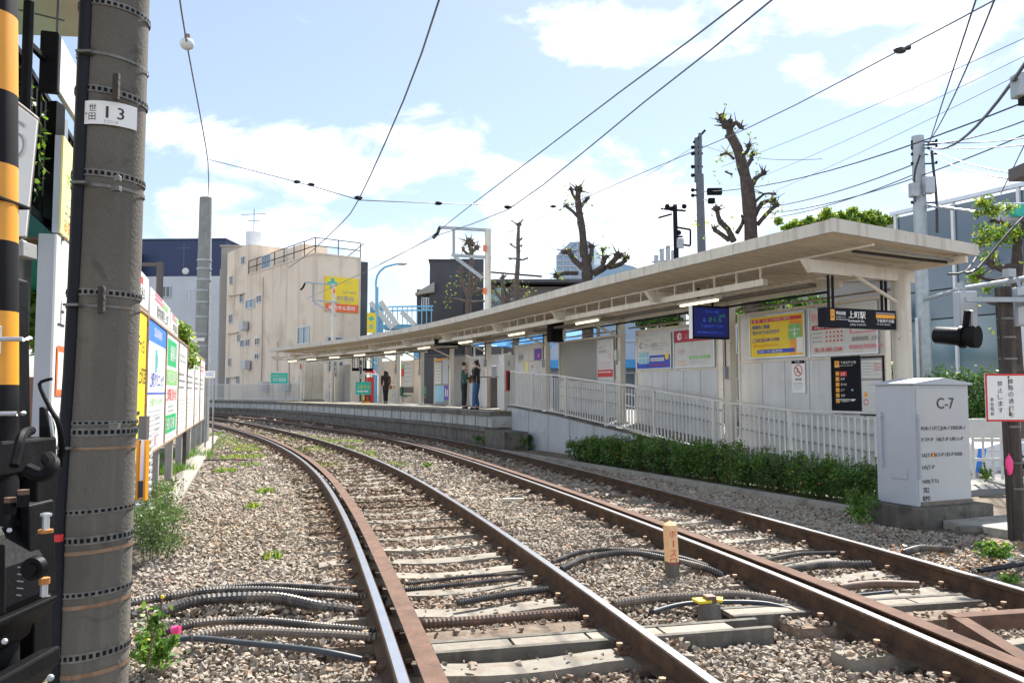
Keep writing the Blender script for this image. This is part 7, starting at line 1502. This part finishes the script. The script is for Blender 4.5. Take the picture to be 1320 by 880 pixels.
Wr=[((1330,45,14),(930,215,30),.010,.1,'thin'),((1330,68,14),(950,240,30),.008,.1,'second thin'),((1330,88,14),(960,262,30),.008,.1,'third thin'),
((1330,128,14),(905,247,31),.022,.4,'thick dark upper'),((1330,170,16),(990,275,30),.020,.3,'thick dark middle'),((1190,207,20),(960,270,33),.022,.25,'dark'),((1190,220,20),(985,282,33),.020,.2,'lower dark'),((1258,0,9),(1196,190,20),.016,.0,'left steep'),((1282,0,9),(1196,185,20),.016,0.15,'right steep'),((1330,70,8),(1200,190,20),.030,.35,'thick sagging black'),((1330,152,14),(1196,186,20),.018,.1,'slanting'),((1330,177,14),(1196,184,20),.014,.05,'nearly level upper'),((1330,186,14),(1196,190,20),.014,.05,'nearly level lower'),((1330,226,14),(1196,192,20),.018,.1,'downward'),((1330,232,14),(1196,198,20),.018,.15,'lowest downward'),((1320,188,12),(1290,250,14),.012,0,'short violet'),((893,190,40),(700,282,60),.015,.5,'far'),((893,200,40),(820,333,33),.012,.0,'oblique far'),((833,245,38),(808,330,38),.014,0,'guy'),((833,245,38),(900,278,38),.014,.1,'far cross'),((900,185,40),(1060,205,26),.014,.3,'far level'),((870,315,36),(806,334,44),.02,.1,'low far')]
for a,c,rr_,sg,l in Wr: wire([A(*a),A(*c)],rr_*.72,'cable' if rr_>.015 else 'cable_grey',sg,label=f'{l} overhead cable in the bundle at the upper right' if a[0]>1000 else f'{l} overhead cable behind the canopy trees')
for (u,v,w,h,l) in ((1002-16-65,247,.55,.25,'black cable splice box'),(917,259,.25,.2,'small dark cable box')):
    p=A(u,v,30); b=MB(); b.box(tuple(p),(w,.2,h),'black_matte'); tag(b.build('cable_box',bevel=.03),l+' hanging on the cable by the twin pole','cable box')
wire([A(1262,325,14),A(1245,350,13.2),A(1222,353,13.1)],.02,'cable',label='black cable looping down to the canopy corner'); wire([A(1330,270,13),A(1300,300,13),A(1262,345,13),A(1245,352,13)],.024,'cable',label='thick black cable rising right from the canopy corner')
# twin utility pole and transformer pole
r=thing('utility_pole','dark twin topped utility pole left of the tall pollarded tree','utility pole',(A(902,0,38).x,38,-.3)); f=lambda u,v:tuple(A(u,v,38)); x=A(902,0,38).x
b=MB(); b.tube([(x,38,-.3),f(902,225)],[.24,.19],'cable_grey',12); b.build('shaft',r,smooth=True); b=MB(); b.tube([f(897.5,235),f(897.5,178)],.09,'cable_grey',8); b.tube([f(902.5,235),f(902.5,172)],.09,'cable_grey',8); b.bar(f(894,184),f(909,168),.1,.1,'sign_navy'); b.build('twin_tops',r,smooth=True)
b=MB()
for v in (190,198,215,226,245,252): b.ball(f(893,v),.10,'sign_navy',6); b.bar(f(893,v),f(906,v),.08,.08,'sign_navy')
b.build('fittings',r)
b=MB(); leaves(b,f(902,290),(.35,.3,.5),70,.09,['leaf_yellow'],0); b.build('ivy_tuft',r,fix=False)
r=thing('utility_pole','thin dark utility pole with cross arms and transformer left of the twin pole','utility pole',(A(870,0,46).x,46,-.3)); f=lambda u,v:tuple(A(u,v,46)); b=MB(); b.tube([(A(870,0,46).x,46,-.3),f(870,264)],[.18,.13],'sign_navy',10); b.build('shaft',r,smooth=True)
b=MB()
for (u0,v0,u1,v1) in ((852,269,884,272),(848,281,866,276),(872,293,890,296),(890,296,890,316),(872,314,890,317),(872,305,880,305)): b.bar(f(u0,v0),f(u1,v1),.10,.10,'sign_navy')
b.build('cross_arms',r); b=MB()
for u,v in ((860,266),(882,266),(866,269),(875,300)): b.ball(f(u,v),.16,'sign_navy',6)
b.tube([f(876,308),f(876,320)],.25,'galv',8); b.build('insulators',r)
# ================================================================ people
def person(label,pos,face,h,j,parts,scale=1):
    """skin-modifier figure. j: joint dict in body frame (x right, y forward, z up, fractions of height)"""
    r=thing('person',label,'person',tuple(pos)); ca,sa=math.cos(face),math.sin(face)
    def w(p): x,y,z=p; return ((x*ca-y*sa)*h,(x*sa+y*ca)*h,z*h)
    def skin(name,V,E,mt,par,sub=2):
        me=bpy.data.meshes.new(name); me.from_pydata([w(v[:3]) for v in V],E,[]); o=bpy.data.objects.new(name,me); COL.objects.link(o); o.parent=par; me.materials.append(M[mt])
        m=o.modifiers.new('skin','SKIN'); 
        for i,v in enumerate(V):
            q=v[3]; me.skin_vertices[0].data[i].radius=((q if not isinstance(q,tuple) else q[0])*h*1.12,(q if not isinstance(q,tuple) else q[1])*h*1.12)
        me.skin_vertices[0].data[0].use_root=True
        s=o.modifiers.new('sub','SUBSURF'); s.levels=s.render_levels=sub; m.use_smooth_shade=True; return o
    J=j; lean=J.get('lean',0)
    body=[(0,0,.53,.055),(0,lean*.4,.66,(.075,.055)),(0,lean,.80,(.085,.055)),(0,lean,.845,.032),(0,lean+.01,.90,.042),(0,lean+.018,.955,.045)]
    V=list(body); E=[(0,1),(1,2),(2,3),(3,4),(4,5)]
    for s in (-1,1):
        k=len(V); V+= [(s*.105,lean,.80,.028),(*J['elbow'][s],.022),(*J['hand'][s],.016)]; E+=[(2,k),(k,k+1),(k+1,k+2)]
        hx_,hy_,hz_=J['hand'][s]; k2=len(V); V+=[(hx_,hy_+.02,hz_-.02,.010)]; E+=[(k+2,k2)]
        k=len(V); V+=[(s*.05,0,.49,.045),(*J['knee'][s],.032),(*J['foot'][s],.022),(J['foot'][s][0],J['foot'][s][1]+.07,.015,.018)]; E+=[(0,k),(k,k+1),(k+1,k+2),(k+2,k+3)]
    skin('body',V,E,'skin',r)
    # clothing
    V=[(0,0,parts.get('hem',.50)-.05,(.090,.072)),(0,lean*.3,.58,(.092,.070)),(0,lean*.8,.72,(.094,.066)),(0,lean,.80,(.096,.060)),(0,lean,.835,.042)]; E=[(0,1),(1,2),(2,3),(3,4)]
    for s in (-1,1): k=len(V); V+=[(s*.112,lean,.795,.038),(*J['elbow'][s],.032),tuple(np.array(J['elbow'][s])*.15+np.array(J['hand'][s])*.85)+(.026,)]; E+=[(3,k),(k,k+1),(k+1,k+2)]
    skin('jacket',V,E,parts['top'],r)
    V=[(0,0,.60,(.066,.052)),(0,0,.52,(.078,.064))]; E=[(0,1)]
    for s in (-1,1): k=len(V); V+=[(s*.05,0,.48,.055),(*J['knee'][s],.042),(J['foot'][s][0],J['foot'][s][1],.05,.034)]; E+=[(1,k),(k,k+1),(k+1,k+2)]
    skin('trousers',V,E,parts['legs'],r)
    for s in (-1,1):
        f=J['foot'][s]; skin('shoe',[(f[0],f[1]-.02,.022,.026),(f[0],f[1]+.04,.020,.026),(f[0],f[1]+.085,.016,.020)],[(0,1),(1,2)],'shoe',r,1)
    hd=[(0,lean-.022,.895,(.044,.040)),(0,lean-.012,.95,(.060,.054)),(0,lean+.002,.985,(.050,.046))]
    if parts.get('hair')=='long': hd=[(0,lean-.06,.74,(.070,.030)),(0,lean-.055,.84,(.076,.040)),(0,lean-.02,.92,(.066,.056)),(0,lean-.004,.975,(.054,.050))]
    if parts.get('hair')=='tail': hd=[(0,lean-.075,.84,.014),(0,lean-.07,.90,.016)]+hd
    skin('hair',hd,[(i,i+1) for i in range(len(hd)-1)],'hair',r)
    b=MB(); 
    for s in (-1,1): p=w((s*.018,lean+.058,.935)); b.ball((p[0]+pos[0],p[1]+pos[1],p[2]+pos[2]),.005*h,'ink_black',6)
    b.build('eyes',r); b=MB(); p=w((0,lean+.066,.918)); b.ball((p[0]+pos[0],p[1]+pos[1],p[2]+pos[2]),.010*h,'skin',6,0,(.8,1,1.4)); b.build('nose',r,smooth=True)
    b=MB(); p=w((0,lean+.060,.892)); b.ball((p[0]+pos[0],p[1]+pos[1],p[2]+pos[2]),.010*h,'ink_crimson',6,0,(1.4,.5,.4)); b.build('mouth',r)
    if parts.get('bag'):
        bx_,by_,bz_=parts['bag']; p=w((bx_,by_,bz_)); q=Vector((p[0]+pos[0],p[1]+pos[1],p[2]+pos[2])); bg=thing('handbag',parts['baglab'],'bag',tuple(q)); b=MB(); b.box(tuple(q),(.24,.10,.20),'bag_tan',face+.3); b.build('bag_body',bg,bevel=.02); b=MB(); b.tube([(q.x-.08,q.y,q.z+.1),(q.x-.03,q.y,q.z+.28),(q.x+.05,q.y,q.z+.28),(q.x+.09,q.y,q.z+.1)],.008,'bag_tan',6); b.build('strap',bg,smooth=True)
    return r
stand=dict(knee={-1:(-.055,.01,.27),1:(.055,.012,.27)},foot={-1:(-.055,-.01,.03),1:(.06,.0,.03)})
pa=G(598,526.3,.828); person('person in a teal jacket and black trousers facing right, arms folded in front',pa,R(-75),1.60,dict(stand,lean=.008,elbow={-1:(-.13,.02,.655),1:(.13,.03,.65)},hand={-1:(.02,.11,.66),1:(-.02,.12,.65)}),dict(top='jacket_teal',legs='trouser_black',hem=.47,bag=(.0,.16,.60),baglab='tan bag held in front by the person in teal'))
pb=G(614,527.6,.828); person('person in black jacket and blue jeans with ponytail, facing the person in teal',pb,R(70),1.60,dict(stand,lean=.01,elbow={-1:(-.13,-.02,.65),1:(.125,.04,.66)},hand={-1:(-.06,.13,.66),1:(.06,.14,.68)},knee={-1:(-.06,.02,.27),1:(.05,.03,.27)},foot={-1:(-.07,.03,.03),1:(.05,-.02,.03)}),dict(top='jacket_black',legs='jeans',hem=.50,hair='tail'))
pc=G(497,519.9,.828); person('person with long dark hair in a black coat standing alone on the far platform',pc,R(20),1.66,dict(stand,elbow={-1:(-.118,-.01,.65),1:(.118,.0,.65)},hand={-1:(-.112,.03,.51),1:(.11,.04,.53)},knee={-1:(-.03,.01,.27),1:(.03,.012,.27)},foot={-1:(-.03,-.01,.03),1:(.035,.0,.03)}),dict(top='coat_dark',legs='trouser_black',hem=.40,hair='long',bag=(.19,.03,.48),baglab='orange tan shoulder bag beside the long haired person'))
# turnstile style rail by the column near the two people
p=A(632,521,29.0); r=thing('smart_card_reader','brown post with pale card reader box beside the canopy column right of the two people','card reader',(p.x+.15,29,.82))
box1('post',(p.x+.12,29,1.35),(.22,.18,1.1),'brown_wall',r,.3); box1('reader_head',(p.x+.12,28.95,2.1),(.2,.16,.42),'cabinet',r,.3,.02); b=MB(); b.tube([(p.x-.5,28.9,1.92),(p.x+.45,28.9,1.92)],.025,'ink_grey',6); b.build('hand_rail',r)
# ================================================================ run the ballast, camera, world, light
stones()
cam=bpy.data.cameras.new('camera'); co=bpy.data.objects.new('camera',cam); COL.objects.link(co); sc.camera=co
cam.sensor_width=36; cam.lens=36*FPX/1320; cam.clip_end=3000; cam.clip_start=.05
co.location=(0,0,HC); co.rotation_euler=(PI/2+PITCH,0,0)
SUN_AZ,SUN_EL=R(22.4),R(49.5)
su=bpy.data.lights.new('sun','SUN'); so=bpy.data.objects.new('sun',su); COL.objects.link(so); su.energy=5.0; su.angle=R(.53); su.color=(1,.955,.88)
d=Vector((math.sin(SUN_AZ)*math.cos(SUN_EL),math.cos(SUN_AZ)*math.cos(SUN_EL),math.sin(SUN_EL))); so.rotation_euler=(-d).to_track_quat('-Z','Y').to_euler(); so.location=d*60
w=bpy.data.worlds.new('World'); sc.world=w; w.use_nodes=True; nt=w.node_tree; N=nt.nodes; L=nt.links; N.clear()
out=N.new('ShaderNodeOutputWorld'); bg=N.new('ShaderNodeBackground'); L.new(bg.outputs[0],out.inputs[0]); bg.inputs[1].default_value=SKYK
sky=N.new('ShaderNodeTexSky'); sky.sky_type='NISHITA'; sky.sun_disc=False; sky.sun_elevation=SUN_EL; sky.sun_rotation=SUN_AZ; sky.altitude=50; sky.air_density=1.0; sky.dust_density=.5; sky.ozone_density=1.2
tc=N.new('ShaderNodeTexCoord'); sp=N.new('ShaderNodeSeparateXYZ'); L.new(tc.outputs['Generated'],sp.inputs[0])
def mth(op,a,b=None,c=None):
    n=N.new('ShaderNodeMath'); n.operation=op
    for i,x in enumerate((a,b,c)):
        if x is None: continue
        if hasattr(x,'is_linked'): L.new(x,n.inputs[i])
        else: n.inputs[i].default_value=x
    return n.outputs[0]
az=mth('ARCTAN2',sp.outputs[0],sp.outputs[1]); el=mth('ARCSINE',sp.outputs[2])
cb_=N.new('ShaderNodeCombineXYZ'); L.new(mth('MULTIPLY',az,1.0),cb_.inputs[0]); L.new(mth('MULTIPLY',el,1.9),cb_.inputs[1])
no=N.new('ShaderNodeTexNoise'); no.inputs['Scale'].default_value=7.5; no.inputs['Detail'].default_value=9; no.inputs['Roughness'].default_value=.62; no.inputs['Distortion'].default_value=.35; L.new(cb_.outputs[0],no.inputs['Vector'])
blobs=[(400,205,190,42,1),(250,172,80,26,1),(540,180,90,36,1),(330,300,120,34,1),(270,255,70,25,.9),(740,255,130,62,1),(850,300,190,60,.9),(640,210,40,14,.6),(830,38,170,40,1),(1140,10,110,30,.9),(1200,70,120,40,.8),(1000,330,400,60,.5),(1280,250,90,30,.8),(700,340,300,50,.7),(1040,85,30,14,.6)]
acc=None
for (u,v,su_,sv,st) in blobs:
    vv=Vector((u-660,FPX*math.cos(PITCH)+(v-440)*math.sin(PITCH),FPX*math.sin(PITCH)-(v-440)*math.cos(PITCH))).normalized(); a0=math.atan2(vv.x,vv.y); e0=math.asin(vv.z)
    dx=mth('DIVIDE',mth('SUBTRACT',az,a0),su_/FPX); dy=mth('DIVIDE',mth('SUBTRACT',el,e0),sv/FPX)
    q=mth('MULTIPLY',mth('SUBTRACT',1.0,mth('ADD',mth('MULTIPLY',dx,dx),mth('MULTIPLY',dy,dy))),st); acc=q if acc is None else mth('MAXIMUM',acc,q)
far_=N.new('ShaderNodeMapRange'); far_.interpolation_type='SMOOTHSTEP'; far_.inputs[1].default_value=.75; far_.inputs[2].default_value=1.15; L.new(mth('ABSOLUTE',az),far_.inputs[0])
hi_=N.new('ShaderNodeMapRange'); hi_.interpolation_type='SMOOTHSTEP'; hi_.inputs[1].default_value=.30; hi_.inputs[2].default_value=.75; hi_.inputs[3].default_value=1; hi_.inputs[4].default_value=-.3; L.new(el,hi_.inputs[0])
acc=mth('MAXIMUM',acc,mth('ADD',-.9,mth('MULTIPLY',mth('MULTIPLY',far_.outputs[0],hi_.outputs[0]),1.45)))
# outside the view: bright low cloud added as fill light for shaded faces
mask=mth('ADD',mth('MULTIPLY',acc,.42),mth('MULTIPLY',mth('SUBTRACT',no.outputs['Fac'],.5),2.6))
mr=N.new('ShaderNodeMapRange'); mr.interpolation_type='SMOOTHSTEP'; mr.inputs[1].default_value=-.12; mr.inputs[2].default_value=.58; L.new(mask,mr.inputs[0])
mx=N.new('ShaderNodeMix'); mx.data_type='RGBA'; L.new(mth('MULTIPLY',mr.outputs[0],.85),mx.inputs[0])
# thin veil lightens the whole sky
veil=N.new('ShaderNodeMix'); veil.data_type='RGBA'; veil.inputs[0].default_value=VEIL; L.new(sky.outputs[0],veil.inputs[6]); veil.inputs[7].default_value=(*[c*CLK for c in (.86,.95,1.0)],1)
L.new(veil.outputs[2],mx.inputs[6]); cc_=N.new('ShaderNodeMix'); cc_.data_type='RGBA'; L.new(far_.outputs[0],cc_.inputs[0]); cc_.inputs[6].default_value=(CLK*1.35,CLK*1.36,CLK*1.40,1); cc_.inputs[7].default_value=(CLK*FILLK*.93,CLK*FILLK*1.0,CLK*FILLK*1.12,1); L.new(cc_.outputs[2],mx.inputs[7]); L.new(mx.outputs[2],bg.inputs[0])
sc.view_settings.view_transform='Standard'; sc.view_settings.look='None'; sc.view_settings.exposure=EXPO; sc.view_settings.gamma=1; sc.view_settings.use_curve_mapping=False
# remove unused prototypes
for k,o in proto.items():
    if not usedp[k]:
        for c in list(o.children): bpy.data.objects.remove(c)
        bpy.data.objects.remove(o)
sc.cycles.use_denoising=True; sc.cycles.max_bounces=6; sc.cycles.transparent_max_bounces=4; sc.cycles.caustics_reflective=False; sc.cycles.caustics_refractive=False
